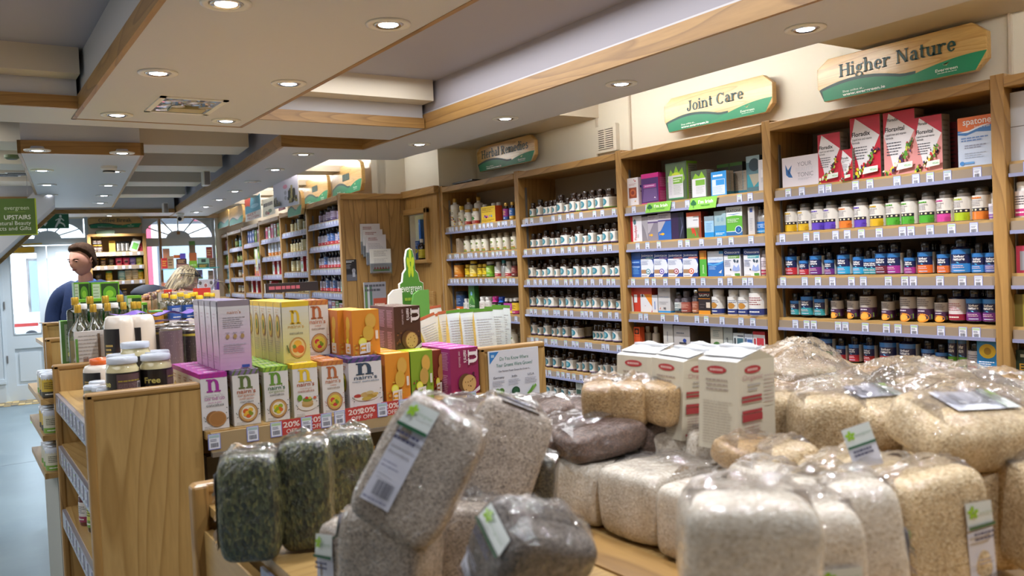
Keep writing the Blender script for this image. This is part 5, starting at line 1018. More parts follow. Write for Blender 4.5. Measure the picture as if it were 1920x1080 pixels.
def fill(b, si, z, seq, span=(.06, .96)):
    y1 = 1.1*(b+1)-.04; y0 = 1.1*b+.06; n = len(seq); R = random.Random(b*9+si)
    for i, k in enumerate(seq):
        y = y1-(y1-y0)*(span[0]+(span[1]-span[0])*(i+.5)/n)
        lab = f'{ORD[i]} from left, {SHN[si]}, rear {RB[b]}'
        if k in PK:
            h = R.choice((.13, .145, .155)); v = pk(*PK[k], w=min(.1, .9/n*.95), h=h); nm = {'blue': 'blue', 'green': 'green', 'red': 'red', 'pink': 'pink', 'white': 'white', 'teal': 'teal', 'plum': 'plum', 'kraft': 'kraft brown', 'farm': 'green and beige'}[k]
            o = link('carton', v[1], None, FB @ T(.05, y, z, RZA)); tag(o, f'{nm} packet, {lab}', 'box', f'packets on the rear {SHN[si]}')
        else:
            nm = dict(r_lil='lilac labelled bottle', r_lilw='wide lilac labelled jar', r_red='slim red and blue bottle', r_redL='large red and blue bottle', r_tea='teal labelled bottle', r_cre='slim cream labelled bottle', r_creL='large cream labelled bottle', r_whi='tall white bottle', r_grn='dark green oil bottle', r_jar='low dark jar')[k]
            o = put_bottle(KITS[k], FB @ T(.09, y, z, RZA), 'bottle'); tag(o, f'{nm}, {lab}', 'bottle', f'bottles on the rear {SHN[si]}')
zb = lambda b: [z-(.02*b if b < 3 else .035*b*.5) for z in ZB]
r3_ = ['r_red', 'r_redL']
fill(0, 0, zb(0)[0], ['r_lil', 'r_lil', 'r_lilw', 'r_lilw', 'r_lil', 'r_lil'], (.12, .98)); fill(0, 1, zb(0)[1], ['r_red', 'r_red', 'r_red', 'r_redL', 'r_redL', 'r_red', 'r_redL', 'r_red']); fill(0, 2, zb(0)[2], ['r_red', 'r_red', 'r_redL', 'r_red', 'r_red', 'r_red', 'r_red', 'r_red', 'r_red']); fill(0, 3, zb(0)[3], ['r_red', 'r_red', 'r_redL', 'r_red', 'r_redL', 'r_red', 'r_tea', 'r_tea']); fill(0, 4, zb(0)[4], ['farm', 'white', 'farm', 'plum', 'white', 'farm', 'white', 'farm']); fill(0, 5, zb(0)[5], ['farm', 'teal', 'farm', 'green', 'white', 'farm'])
fill(1, 0, zb(1)[0], ['r_cre', 'r_cre', 'r_creL', 'r_cre', 'r_cre'], (.08, .95)); fill(1, 1, zb(1)[1], ['r_cre', 'r_cre', 'r_cre', 'r_cre', 'r_creL', 'r_cre', 'r_creL']); fill(1, 2, zb(1)[2], ['r_creL', 'r_creL', 'white', 'white']); fill(1, 3, zb(1)[3], ['r_cre', 'r_cre', 'r_cre', 'r_creL', 'r_cre'], (.3, .98)); fill(1, 4, zb(1)[4], ['r_cre', 'r_cre', 'kraft', 'r_cre'])
fill(2, 0, zb(2)[0], ['pink', 'white', 'pink', 'white', 'green', 'white']); fill(2, 1, zb(2)[1], ['r_whi', 'r_whi', 'r_whi', 'r_whi', 'r_whi']); fill(2, 2, zb(2)[2], ['white', 'white', 'teal'], (.3, 1)); fill(2, 3, zb(2)[3], ['white', 'r_jar', 'r_jar']); fill(2, 4, zb(2)[4], ['white', 'kraft', 'red'])
fill(3, 0, zb(3)[0], ['blue', 'blue', 'blue', 'green', 'pink', 'pink']); fill(3, 1, zb(3)[1], ['green', 'green', 'white'], (.4, 1)); fill(3, 2, zb(3)[2], ['red', 'red', 'pink', 'red'], (.4, 1)); fill(3, 3, zb(3)[3], ['white', 'white', 'kraft']); fill(3, 4, zb(3)[4], ['kraft', 'red', 'farm'])
fill(4, 0, zb(4)[0], ['r_grn', 'r_tea', 'r_grn']); fill(4, 1, zb(4)[1], ['r_grn', 'r_grn', 'r_grn'], (.2, .9)); fill(4, 2, zb(4)[2], ['r_jar', 'r_whi', 'r_whi'], (.3, 1)); fill(4, 3, zb(4)[3], ['r_jar', 'r_jar', 'r_jar'], (.2, 1)); fill(4, 4, zb(4)[4], ['red', 'pink', 'plum'])
fill(5, 0, zb(5)[0], ['pink', 'plum', 'pink', 'white'], (.2, .8)); fill(5, 1, zb(5)[1], ['green', 'green', 'green', 'green'], (.2, .8)); fill(5, 2, zb(5)[2], ['blue', 'blue', 'teal', 'teal'], (.2, .8)); fill(5, 3, zb(5)[3], ['green', 'kraft', 'green'], (.2, .8))

# carved shop signs
def shop_sign(name, fr, xl, yc_, zc, w, h, text, label, tw=.7, th=.3, tx=None, url=True, curvy=False, tilt=0.0):
    r = empty('shop_sign', fr @ T(xl, yc_, zc, RZA)); tag(r, label, 'sign', 'oak shop signs above the shelving')
    ch = h*.22; W, H = w/2, h/2
    pl = [(-W+ch*.8, -H), (W-ch*1.1, -H), (W, -H+ch), (W, H-ch*1.1), (W-ch*1.4, H), (-W+ch*1.4, H), (-W, H-ch*.9), (-W, -H+ch*1.6)] if not curvy else [(-W, -H), (W-ch, -H), (W, -H+ch), (W, H*.3), (W-ch*.5, H*.8), (W-ch*1.6, H), (-W+ch*.6, H), (-W, H-ch)]
    MB().prism(pl, -.02, .012, SGN).obj('board', r, bevel=.003)
    P = Print(100, 100*h/w); hh = 100*h/w; k = 100/w
    q_ = [(a*k+50, b*k+hh/2) for a, b in pl]
    lo = q_[-1][1]; x0, x1 = q_[0][0], q_[1][0]
    wave = [(0+100*i/24, hh*(.30+.10*math.sin(i/24*math.pi*2*.95+.1)*1.0-.06*(i/24))) for i in range(13)]
    def clipx(y): # left/right outline at height y near the foot
        f = min(1, max(0, y/(ch*k*1.6 if not curvy else .01+0)))
        g = min(1, max(0, y/(ch*k))); return q_[0][0]*(1-f)+0*f, q_[1][0]*(1-g)+100*g
    n = 20; up = []; dn = []
    for i in range(n+1):
        x = 62*i/n; y = hh*(.16+.24*math.sin(min(1, (x+8)/62)*math.pi*.92)); y = max(y, 0.0)
        up.append((x, y))
    pts = [(x0, .3)]+[(x if y > ch*k*1.6 or x > x0 else max(x, clipx(y)[0]), y) for x, y in up]+[(62, .3)]
    P.poly([(a, b+hh*.045) if 0 < i < n+2 else (a, b) for i, (a, b) in enumerate(pts)], '#0f3f3c'); P.poly([(a+(2 if i == 1 else 0), b*.93) for i, (a, b) in enumerate(pts)], '#12805a')
    up = [(46+54*i/n, hh*(.05+.33*math.sin(i/n*math.pi*.55))) for i in range(n+1)]
    pts = [(44, .3)]+[(min(x, clipx(y)[1]), y) for x, y in up]+[(clipx(0)[1], .3)]
    P.poly(pts, '#148a5e')
    if url:
        P.text('Shop online at...', 17 if w > .6 else 14, hh*.13, hh*.07, '#dfeee4', .01, fit=14); P.text('www.evergreen.ie', 17 if w > .6 else 14, hh*.05, hh*.09, '#e8f2ea', .03, fit=27)
        P.text('Evergreen', 73, hh*.13, hh*.09, '#e0eee4', .02, fit=12); P.poly([(78, hh*.24), (81, hh*.31), (79, hh*.23), (77, hh*.27)], '#cfe6b0'); P.lines(74, hh*.08, 85, hh*.11, 1, '#cfe0d0', .5)
    if text: slab_text(P, text, tx if tx else (100-tw*100)/2, hh*.50, tw*100, hh*th, '#16403a')
    mb = P.emit(MB(), lambda u, v, o: ((u-.5)*w, -.0202-o, (v-.5)*h), m=PRINT); mb.obj('lettering', r, col=True)
    MB().box(-W*.6, -W*.5, .012, .035, -.03, .03, DARK).obj('bracket', r); MB().box(W*.5, W*.6, .012, .035, -.03, .03, DARK).obj('bracket', r)
    return r
wood('sign_oak_grain', 'x', '#d6b06e', '#cfa763', '#bf9450', rough=.3, scale=1.6); SGN = MATS['sign_oak_grain']; SGN.node_tree.nodes['Principled BSDF'].inputs['Coat Weight'].default_value = .5
def sgn_px(x0, x1, yt0, yb0, X=3.47):
    ya, yb = at(x0, (yt0+yb0)/2, 'X', X)[1], at(x1, yt0, 'X', X)[1]; return ya, yb
shop_sign('s', FW, 3.49, 2.185, 2.332, .79, .195, 'Higher Nature', 'large oak shop sign reading Higher Nature, rightmost of the right wall', .70, .3)
shop_sign('s', FW, 3.49, 3.23, 2.34, .77, .19, 'Joint Care', 'oak shop sign reading Joint Care in green letters', .53, .3)
shop_sign('s', FW, 3.49, 5.31, 2.345, .78, .19, 'Herbal Remedies', 'oak shop sign reading Herbal Remedies beside the ceiling box', .82, .32)
o = MB().box(0, .3, -.2, .1, 0, .012, DARK).obj('folder', mat=T(3.25, 5.62, 2.155)); tag(o, 'thin dark folder lying on top of the corner bay', 'folder')
for (x0, x1, y0, y1, lb) in ((627, 679, 305, 362, 'oak shop sign on the rear wall nearest the corner'), (572, 616, 325, 377, 'pale oak shop sign on the rear wall, second from corner')):
    a = onB((x0+x1)/2, (y0+y1)/2, c=.2); ya, yb = onB(x0, y1, c=.2).y, onB(x1-6, y0, c=.2).y
    r = shop_sign('s', FB, .2, a.y, 2.30, abs(ya-yb)+.1, .25, '', lb, curvy=True)
    P = Print(100, 50).text('Select', 50, 24, 26, '#2a4a44', .02, al='c', fit=42) if False else Print(100, 50).lines(30, 22, 72, 36, 1, '#2a4a44', .8)
    P.emit(MB(), lambda u, v, o_: ((u-.5)*.5, -.0225-o_, (v-.5)*.25), m=PRINT).obj('name_line', r, col=True)
for i, ((x0, x1, y0, y1), c_, lb) in enumerate((((545, 566, 373, 392), '#d8b070', 'small oak sign behind the hanging poster'), ((434, 456, 388, 420), '#d8a050', 'yellow oak sign near the far window'), ((412, 430, 398, 425), '#c08a4a', 'darker oak sign farthest along the rear shelving'))):
    a = onB((x0+x1)/2, (y0+y1)/2, c=-.02); ya, yb = onB(x0, y1, c=-.02).y, onB(x1, y0, c=-.02).y
    r = shop_sign('s', FB, -.02, a.y, a.z, abs(ya-yb)+.1, .22, '', lb, curvy=True, url=False)
def placard(x0, x1, y0, y1, c, P, label, nm='placard', cat='poster', lean=0.0, w=None):
    a = onB((x0+x1)/2, (y0+y1)/2, c=c); ya, yb = onB(x0, (y0+y1)/2, c=c).y, onB(x1, (y0+y1)/2, c=c).y; w_ = w or abs(ya-yb); zt = onB((x0+x1)/2, y0, c=c).z; zb_ = onB((x0+x1)/2, y1, c=c).z
    o = flat(P, w_, zt-zb_, th=.008).obj(nm, mat=FB @ T(c, a.y, zb_, RZA+lean), col=True); tag(o, label, cat); return o
P = Print(100, 70, '#d4d0de').lines(20, 60, 80, 66, 1, '#b0a8b8', .5).disc(50, 46, 9, 5, '#d08aa0').disc(50, 32, 5, 5, '#a8a4b0').disc(50, 20, 5, 5, '#a8a4b0')
R = random.Random(5)
for i in range(34):
    t = R.random(); P.rect(62+t*34-3, 6+R.random()*10, 62+t*34+3, 12+R.random()*40*(1-abs(t-.4)), R.choice(['#4a3a20', '#8a7a40', '#2a2418', '#a89a5a']))
for i in range(14): P.rect(3+i*2, 4, 6+i*2, 6+R.random()*24*(1-abs(i/14-.3)), R.choice(['#4a3a20', '#8a7a40', '#2a2418']))
placard(508, 562, 330, 388, -.1, P, 'white hanging poster showing pyramids of brown bottles, rear shelving', lean=.15, w=.62)
placard(459, 488, 369, 412, -.06, Print(60, 90, '#2f8fa8').rect(0, 0, 60, 34, '#d8cfc4').rect(0, 30, 60, 38, '#2f8fa8').poly([(0, 60), (0, 90), (24, 90), (20, 55), (10, 62)], '#c8402a').disc(38, 52, 16, 8, '#8ac0d0').text('BEST', 8, 18, 14, '#a8502a', .02, fit=36).text('PROTEIN', 8, 4, 14, '#a8502a', .02, fit=46), 'teal and orange protein placard standing on the rear shelving')
placard(492, 514, 371, 404, -.04, Print(60, 70, '#d8d2c0').lines(6, 36, 54, 54, 1, '#3a3430', .8).disc(20, 12, 8, 8, '#8a6a5a').disc(38, 16, 10, 8, '#6a7a5a').disc(30, 8, 6, 5, '#a83a3a'), 'cream placard with dark lettering standing on the rear shelving')
placard(523, 534, 386, 394, -.05, Print(10, 10, '#c04a5a').lines(1, 1, 9, 9, 2, '#e0c0c0'), 'small red card on the rear shelving top', w=.3)
# hooked bag strip hanging from rear upright
placard(474, 487, 467, 508, -.05, Print(30, 90, '#c8c8b8').rect(6, 60, 26, 84, '#e0dccc').disc(15, 38, 9, 16, '#c0a83a').rect(8, 4, 24, 16, '#8a8a7a'), 'strip of hanging packets clipped to a rear upright', cat='hanging strip', w=.12)

# boarded panel leaflets
def onpanel(px, py): return onB(px, py, t=-.04)
lh = empty('leaflet_holder', FB @ T(onpanel(700, 480).x, -.03, onpanel(700, 512).z)); tag(lh, 'clear wall rack of white leaflets on the oak end panel', 'leaflet rack')
tiers = [((675, 714, 420, 475), '#c8c4c8', 0), ((678, 717, 431, 480), '#c9c5c9', 1), ((682, 722, 441, 495), '#c4c0c4', 2), ((688, 729, 468, 510), '#d0cdcc', 3)]
for (x0, x1, y0, y1), c_, i in tiers:
    a, b2 = onpanel(x0, y0), onpanel(x1, y1); w_, h_ = b2.x-a.x, a.z-b2.z
    P = Print(100, 140, c_).lines(12, 112, 70, 128, 2, '#8a5a5a', .5, i).lines(10, 60, 90, 100, 6, '#8a8890', .3, i)
    if i == 3:
        P = Print(100, 140, '#d2cfc8').lines(18, 95, 85, 132, 5, '#7a7878', .35).lines(18, 40, 85, 85, 7, '#8a8888', .3).rect(12, 8, 90, 20, '#5a9a4a')
        for t in range(6): P.poly([(15+t*13, 20), (21+t*13, 36), (27+t*13, 20)], '#b8303a')
    o = flat(P, w_, h_, th=.012).obj('leaflet', lh, mat=lh.matrix_world.inverted() @ FB @ T((a.x+b2.x)/2, -.045-i*.022, b2.z), col=True)
    MB().box(-w_/2-.006, w_/2+.006, -.003, -.001, 0, h_*.45, MATS['clear_plastic']).obj('pocket', lh, mat=lh.matrix_world.inverted() @ FB @ T((a.x+b2.x)/2, -.047-i*.022, b2.z-.01))
a, b2 = onpanel(644, 487), onpanel(671, 526)
o = flat(Print(60, 90, '#17161a').rect(0, 0, 60, 26, '#5a5a62').poly([(0, 26), (60, 26), (60, 40), (30, 32)], '#2a2a30').lines(4, 76, 50, 86, 2, '#c8c8cc', .5).lines(6, 50, 36, 70, 4, '#8a8a90', .35).disc(46, 42, 8, 10, '#8a8a92').rect(40, 16, 52, 34, '#a0a0a8'), b2.x-a.x, a.z-b2.z, th=.004).obj('leaflet', mat=FB @ T((a.x+b2.x)/2, -.024, b2.z), col=True); tag(o, 'small black and grey notice on the oak end panel', 'notice')
a, b2 = onpanel(678, 530), onpanel(720, 560)
o = flat(Print(80, 60, '#8a8890').rect(32, 0, 80, 34, '#a84a34').lines(36, 8, 74, 28, 2, '#d8c0b0', .5).rect(2, 4, 10, 56, '#5a7a4a').rect(12, 4, 18, 56, '#b8b8bc').rect(20, 6, 28, 54, '#4a6a5a').lines(2, 44, 78, 58, 2, '#4a4a50', .5), b2.x-a.x, .3, th=.02).obj('magazine_rack', mat=FB @ T((a.x+b2.x)/2, -.1, a.z-.3), col=True); tag(o, 'grey and orange printed magazines at the foot of the oak end panel', 'magazines')
# goods in the recess
sp = Print(60, 150, '#1f4f9a').rect(0, 0, 60, 40, '#1a3f7a').disc(32, 70, 16, 17, '#d8c83a').lines(8, 110, 52, 140, 3, '#a8c0e0', .5).lines(20, 62, 44, 78, 2, '#6a6a2a', .5)
for x0, x1, yt, dz, dx, lb in ((776, 790, 412, 0, .12, 'tall blue carton with yellow disc in the wall recess, upper'), (772, 786, 452, 0, .03, 'blue carton with yellow disc in the wall recess, lower left')):
    ya, yb = yfor(x0, FW, 3.22+dx, NZ0+.1), yfor(x1, FW, 3.22+dx, NZ0+.1); h_ = at((x0+x1)/2, yt, 'X', 3.22+dx)[2]-NZ0
    o = link('carton', carton_mesh('rec'+lb[-5:], abs(ya-yb), .06, h_, '#1f4f9a', sp), None, T(3.22+dx, (ya+yb)/2, NZ0, RZA)); tag(o, lb, 'box')
simple('liquid', .032, .17, AMB, WPT, L_plain('#c9b82a', '#b0a020', '#4a4a1a'), .08, .5, nr=.4, crr=.45, ch=.03)
o = put_bottle(KITS['liquid'], T(3.25, yfor(792, FW, 3.25, 1.6), NZ0, RZA)); tag(o, 'dark liquid bottle with yellow label and white cap in recess', 'bottle')
simple('lq2', .022, .15, mat('yellowish', '#d8cf4a', .3), WPT, None)
o = put_bottle(KITS['lq2'], T(3.34, yfor(800, FW, 3.34, 1.6), NZ0, RZA)); tag(o, 'pale yellow bottle at the back of the wall recess', 'bottle')

# the island with oatcakes
IY = 2.463; DECK = 1.20
isl = empty('island_shelving', loc=(1.0, 3.4, 0)); tag(isl, 'free-standing pale wood island shelving with stepped end panels in mid shop', 'island shelving')
def ib(nm, m, *a, ch=0, bevel=0.0, par=None):
    o = MB().box(*a, m=m, ch=ch).obj(nm, par or isl, bevel=bevel)
    if par is None: o.matrix_local = isl.matrix_world.inverted()
    return o
def end_panel(x0, x1, y, z, e='pale'):
    """flat end board with a rounded, mitred lipping"""
    p = ib('end_panel', PZ, x0+.02, x1, y, y+.022, 0, z-.02)
    o = MB().box(x0, x0+.022, y-.004, y+.034, 0, z-.001, WZ).obj('edge_lipping', p, bevel=.006)
    o = MB().box(x0, x1+.0, y-.004, y+.034, z-.02, z, WX).obj('top_lipping', p, bevel=.006); return p
end_panel(.275, .565, IY, 1.25)
end_panel(.285, .56, 3.41, 1.25)
end_panel(.33, .60, 4.2, 1.30); end_panel(.365, .62, 4.75, 1.345)
pr_ = end_panel(1.475, 1.745, IY, 1.262)
ib('deck', PY, .42, 1.735, 2.9, 6.0, DECK-.022, DECK); ib('deck', PY, .42, .566, 2.51, 2.9, DECK-.022, DECK); ib('deck', PY, 1.48, 1.735, 2.51, 2.9, DECK-.022, DECK); ib('core', PZ, .56, 1.5, 2.9, 6.0, 0, DECK-.022)
ib('plinth', DARK, .55, 1.7, 2.5, 6.0, 0, .08)
TD = {}
def ishelf(x0, x1, y0, y1, z, front, n=8, seed=3, par=None):
    """shelf with a price rail on its outer side: 'l' faces the left aisle, 'f' faces the camera"""
    s = ib('shelf', PY, x0, x1, y0, y1, z-.022, z); R = random.Random(seed)
    if front == 'l':
        MB().box(x0-.012, x0, y0+.01, y1-.01, z-.066, z-.004, mat('rail_grey', '#8e8c96', .3, coat=.4)).obj('price_rail', s)
        for i in range(n): link('price_tag', TAGS[R.randrange(6)], s, T(x0-.0135, y0+.06+(y1-y0-.1)*i/n, z-.054, RZA))
    else:
        MB().box(x0+.01, x1-.01, y0-.012, y0, z-.058, z-.004, mat('rail_wood', '#a08a68', .35, coat=.4)).obj('price_rail', s); MB().box(x0+.01, x1-.01, y0-.02, y0, z-.07, z-.058, GREYM).obj('rail_lip', s)
    return s
for z in (1.155, .969, .742, .45): ishelf(.30, .545, 2.50, 3.41, z, 'l', 9)
for z in (1.155, .93, .7, .45): ishelf(.33, .545, 3.45, 4.2, z, 'l', 7)
ib('slot_strip', GREYM, .425, .44, 3.400, 3.41, .4, 1.24)
for k in range(8): ib('slot', DARK, .428, .437, 3.398, 3.4, .62+k*.085, .63+k*.085)
# oatcake shelf across the end
sz = 1.112
s_oat = ishelf(.57, 1.475, IY-.02, IY+.41, sz, 'f')
ib('riser', PX, .57, 1.475, IY+.41, IY+.43, .1, DECK-.02)
ishelf(.57, 1.475, IY-.02, IY+.28, .86, 'f'); ishelf(.57, 1.475, IY-.02, IY+.28, .6, 'f')
def xat(px, py, Y): return at(px, py, 'Y', Y)
RY = IY-.034
def stag(px, py, m):
    p = xat(px, py, RY); o = link('price_tag', m, s_oat, None); o.matrix_world = T(p[0], RY, p[2]-.022); o.scale = (1.05, 1, 1.0)
P = Print(60, 40, '#b33a34').text('20%', 30, 20, 20, '#e2cfc8', .02, al='c', fit=44).text('OFF', 30, 4, 15, '#e2cfc8', .01, al='c', fit=28)
off = MB(); off.box(-.034, .034, .001, .002, 0, .044, PAPER, c=rgb('#b33a34')); P.emit(off, lambda u, v, o: ((u-.5)*.068, .0009-o, v*.044), m=PAPER); off = off.mesh('offer_ticket', col=True)
for px, py in ((402, 828), (474, 813), (518, 805), (575, 795), (612, 788), (637, 783), (717, 768), (757, 761), (885, 746)): stag(px, py, TAGS[(px*7) % 6])
for px, py in ((547, 800), (594, 791), (668, 777), (690, 773), (735, 765), (778, 757)):
    p = xat(px, py, RY); o = link('offer_ticket', off, s_oat, None); o.matrix_world = T(p[0], RY+.0012, p[2]-.022)

# ---- oatcake cartons
def oat(key, w, h, base, topc, ncol, name2, n2col, food, d=.075, style='std', side='#d6d0c8'):
    P = Print(60, 116, base)
    if style == 'std':
        P.rect(0, 106, 60, 116, topc)
        R = random.Random(len(key))
        for i in range(5): P.poly([(i*13-2, 106), (i*13+3, 106), (i*13+9, 116), (i*13+5, 116)], ncol)
        pl, adv = slab('n'); P.shapes(pl, 14, 77, 29, 27, ncol)
        P.text("nairn's", 30, 67, 12.5, '#a8583a' if n2col is None else n2col, .01, al='c', fit=42)
        for j, (t, c_, s_) in enumerate(name2): P.text(t, 30, 60.5-j*6.5, s_, c_, 0, al='c', fit=min(52, len(t)*s_*.62))
        cy, rx = 26, 22
        if food == 'biscuit': P.disc(26, 24, 17, 14, '#8a5f38').disc(34, 21, 20, 16, '#a87848').disc(34, 21, 17, 13, '#9a6c3e')
        elif food == 'table':
            P.disc(32, 26, 24, 13, '#d4cfc6').disc(32, 26, 14, 6, '#a88850').disc(32, 31, 14, 6, '#b89860').disc(32, 37, 12, 5, '#6f8a34').disc(14, 42, 6, 7, '#5f8a2a').disc(30, 41, 4, 3, '#b83a34').disc(38, 40, 4, 3, '#c8b04a').disc(50, 40, 4, 3, '#b85a44')
        elif food == 'mini':
            P.disc(30, 26, 22, 9, '#d8d2c8').disc(14, 30, 7, 4, '#a83a34').disc(28, 31, 9, 6, '#b89a62').disc(40, 27, 9, 5, '#a88a3a').disc(30, 22, 9, 4, '#b8a04a').disc(46, 31, 6, 3, '#c8a860').disc(36, 35, 7, 4, '#c0aa78')
        else:
            P.disc(32, cy, rx, rx*.92, '#8a5a30').disc(32, cy, rx*.93, rx*.85, '#b8905a').disc(32, cy, rx*.72, rx*.66, '#d8cdb8' if food != 'red' else '#c8b84a'); a, b_, c_ = dict(green=('#c8b83a', '#7f9a2a', '#a8342a'), orange=('#c85a2a', '#d8a83a', '#7f8a2a'), red=('#b8323a', '#c8b03a', '#6f8a2a'), yell=('#d0b82a', '#8aa02a', '#c8642a'))[food]
            for dx, dy, c2, s_ in ((-6, 3, a, 7), (5, 5, b_, 6), (0, -6, a, 7), (6, -3, c_, 5), (-3, 0, b_, 5), (3, 1, c_, 3.5), (-8, -4, b_, 4)): P.disc(32+dx, cy+dy, s_, s_*.8, c2, 9)
        R = random.Random(9)
        for i in range(7): P.disc(R.choice([5, 8, 54, 57])+R.uniform(-2, 2), R.uniform(12, 44), 1.6, 1.0, '#3f4a34' if food != 'red' else '#a83a44', 6, R.random()*3)
        P.lines(4, 2, 30, 8, 2, '#8a8680', .4, 2)
    m_ = base; t_ = Print(60, 60, topc)
    for i in range(6): t_.poly([(i*11-4, 0), (i*11, 0), (i*11+10, 60), (i*11+6, 60)], ncol)
    t_.lines(14, 18, 46, 30, 1, '#e8e0e4', .6)
    S = Print(60, 116, side).rect(0, 106, 60, 116, topc).disc(30, 60, 15, 22, '#8a6a30').disc(30, 60, 12, 18, '#c8b83a').disc(30, 60, 7, 10, '#7f9a3a').lines(8, 10, 52, 34, 5, '#9a9a8a', .3).lines(14, 88, 46, 100, 2, '#b08060', .4) if style == 'std' else Print(10, 10, side)
    return carton_mesh(key, w, d, h, (base, side, topc), P, S, S, t_, m=PRINT)
BK = '#3a3a3c'
std = dict(
 go=oat('go', .082, .158, '#d4d0d2', '#a8288a', '#9a2f8f', [('ON THE GO', '#a8388f', 8), ('FRUIT & SEED', '#a85a8f', 4), ('oatcakes', BK, 8)], '#d4d0d2', 'biscuit', side='#d8cfc4'),
 superb=oat('superb', .08, .158, '#d2cecb', '#7a6a8a', '#5a6a3a', [('organic', '#b87a5a', 9), ('SUPER SEEDED', '#b8683a', 4.5), ('oatcakes', BK, 6)], None, 'orange', side='#d0cac6'),
 organic=oat('organic', .08, .158, '#d2cecb', '#8fae3a', '#5f8a34', [('organic', '#8a9a6a', 9), ('oatcakes', BK, 7)], '#3a6a4a', 'yell', side='#cfd0b8'),
 rough=oat('rough', .077, .158, '#d2cecb', '#e0b92a', '#d8b42a', [('FINE MILLED', '#b8785a', 4), ('oatcakes', '#a8583a', 8)], '#a8583a', 'table', side='#d8d0b8'),
 cheese=oat('cheese', .075, .158, '#d2cecb', '#b8763a', '#a8603a', [('CHEESE', '#b8683a', 4.5), ('oatcakes', '#7a5a44', 7)], '#b8785a', 'red', side='#d0c4b8'),
 mini=oat('mini', .118, .158, '#d2cecf', '#5a3f7a', '#2f4258', [('mini oatcakes', '#4a6a84', 6)], '#2f4a64', 'mini', side='#c8c4cc'))
# overprint for the stacked open-back views
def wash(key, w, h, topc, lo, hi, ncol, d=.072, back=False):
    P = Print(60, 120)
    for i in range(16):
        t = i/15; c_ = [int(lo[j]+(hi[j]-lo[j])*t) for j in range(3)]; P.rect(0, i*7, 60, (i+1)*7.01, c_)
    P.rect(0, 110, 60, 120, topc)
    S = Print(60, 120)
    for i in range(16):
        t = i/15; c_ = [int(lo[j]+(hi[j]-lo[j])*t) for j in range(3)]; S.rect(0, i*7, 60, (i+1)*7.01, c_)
    S.rect(0, 110, 60, 120, topc)
    if back:
        P.text("nairn's", 30, 97, 8, '#b87a5a', .0, al='c', fit=26); P.lines(8, 72, 52, 92, 6, '#8a8890', .3); P.lines(8, 30, 52, 46, 5, '#9a98a4', .3)
        for i in range(3): P.disc(16+i*14, 58, 3.5, 4, '#a8885a').rect(12+i*14, 64, 20+i*14, 64.8, '#6a6a70')
        P.rect(40, 3, 55, 8, '#3a4f9a'); S.lines(20, 88, 42, 100, 2, '#b89aa8', .3).lines(22, 50, 40, 78, 5, '#c8a8b8', .3).lines(10, 12, 50, 26, 3, '#a888a0', .3)
    else:
        pl, adv = slab('n'); P.shapes(pl, 18, 76, 22, 27, ncol); P.text("nairn's", 30, 68, 10, '#c89a4a', 0, al='c', fit=36); P.text('oatcakes', 30, 56, 7, '#5a5a58', 0, al='c', fit=30)
        P.disc(32, 30, 19, 20, '#b8844a').disc(32, 30, 16, 17, '#d8bc7a').disc(32, 37, 9, 7, '#e0a83a').disc(38, 26, 8, 8, '#d0622a').disc(26, 26, 6, 6, '#c8702a').disc(24, 32, 4, 4, '#6f8a3a')
        for i in range(5): P.disc(8+i*.8, 34-i*3, 1.6, 2, '#4a5a34', 6)
        P.lines(6, 4, 30, 9, 2, '#a89a70', .3); S.disc(30, 72, 17, 24, '#a87a3a').disc(30, 72, 14, 20, '#d0b84a').disc(30, 72, 7, 11, '#5f7a34').lines(14, 98, 46, 107, 2, '#c8a86a', .3).lines(10, 18, 50, 44, 6, '#a8a488', .3)
    return carton_mesh(key, w, d, h, (hi, hi, topc), P, S, S, Print(10, 10, topc).poly([(0, 0), (3, 0), (9, 10), (6, 10)], ncol))
std['lilac'] = wash('lilac', .105, .2, '#8a7f8a', (196, 152, 190), (208, 205, 208), '#7a6a9a', back=True); std['yback'] = wash('yback', .11, .185, '#dcb830', (208, 196, 110), (212, 208, 198), '#d8b030')
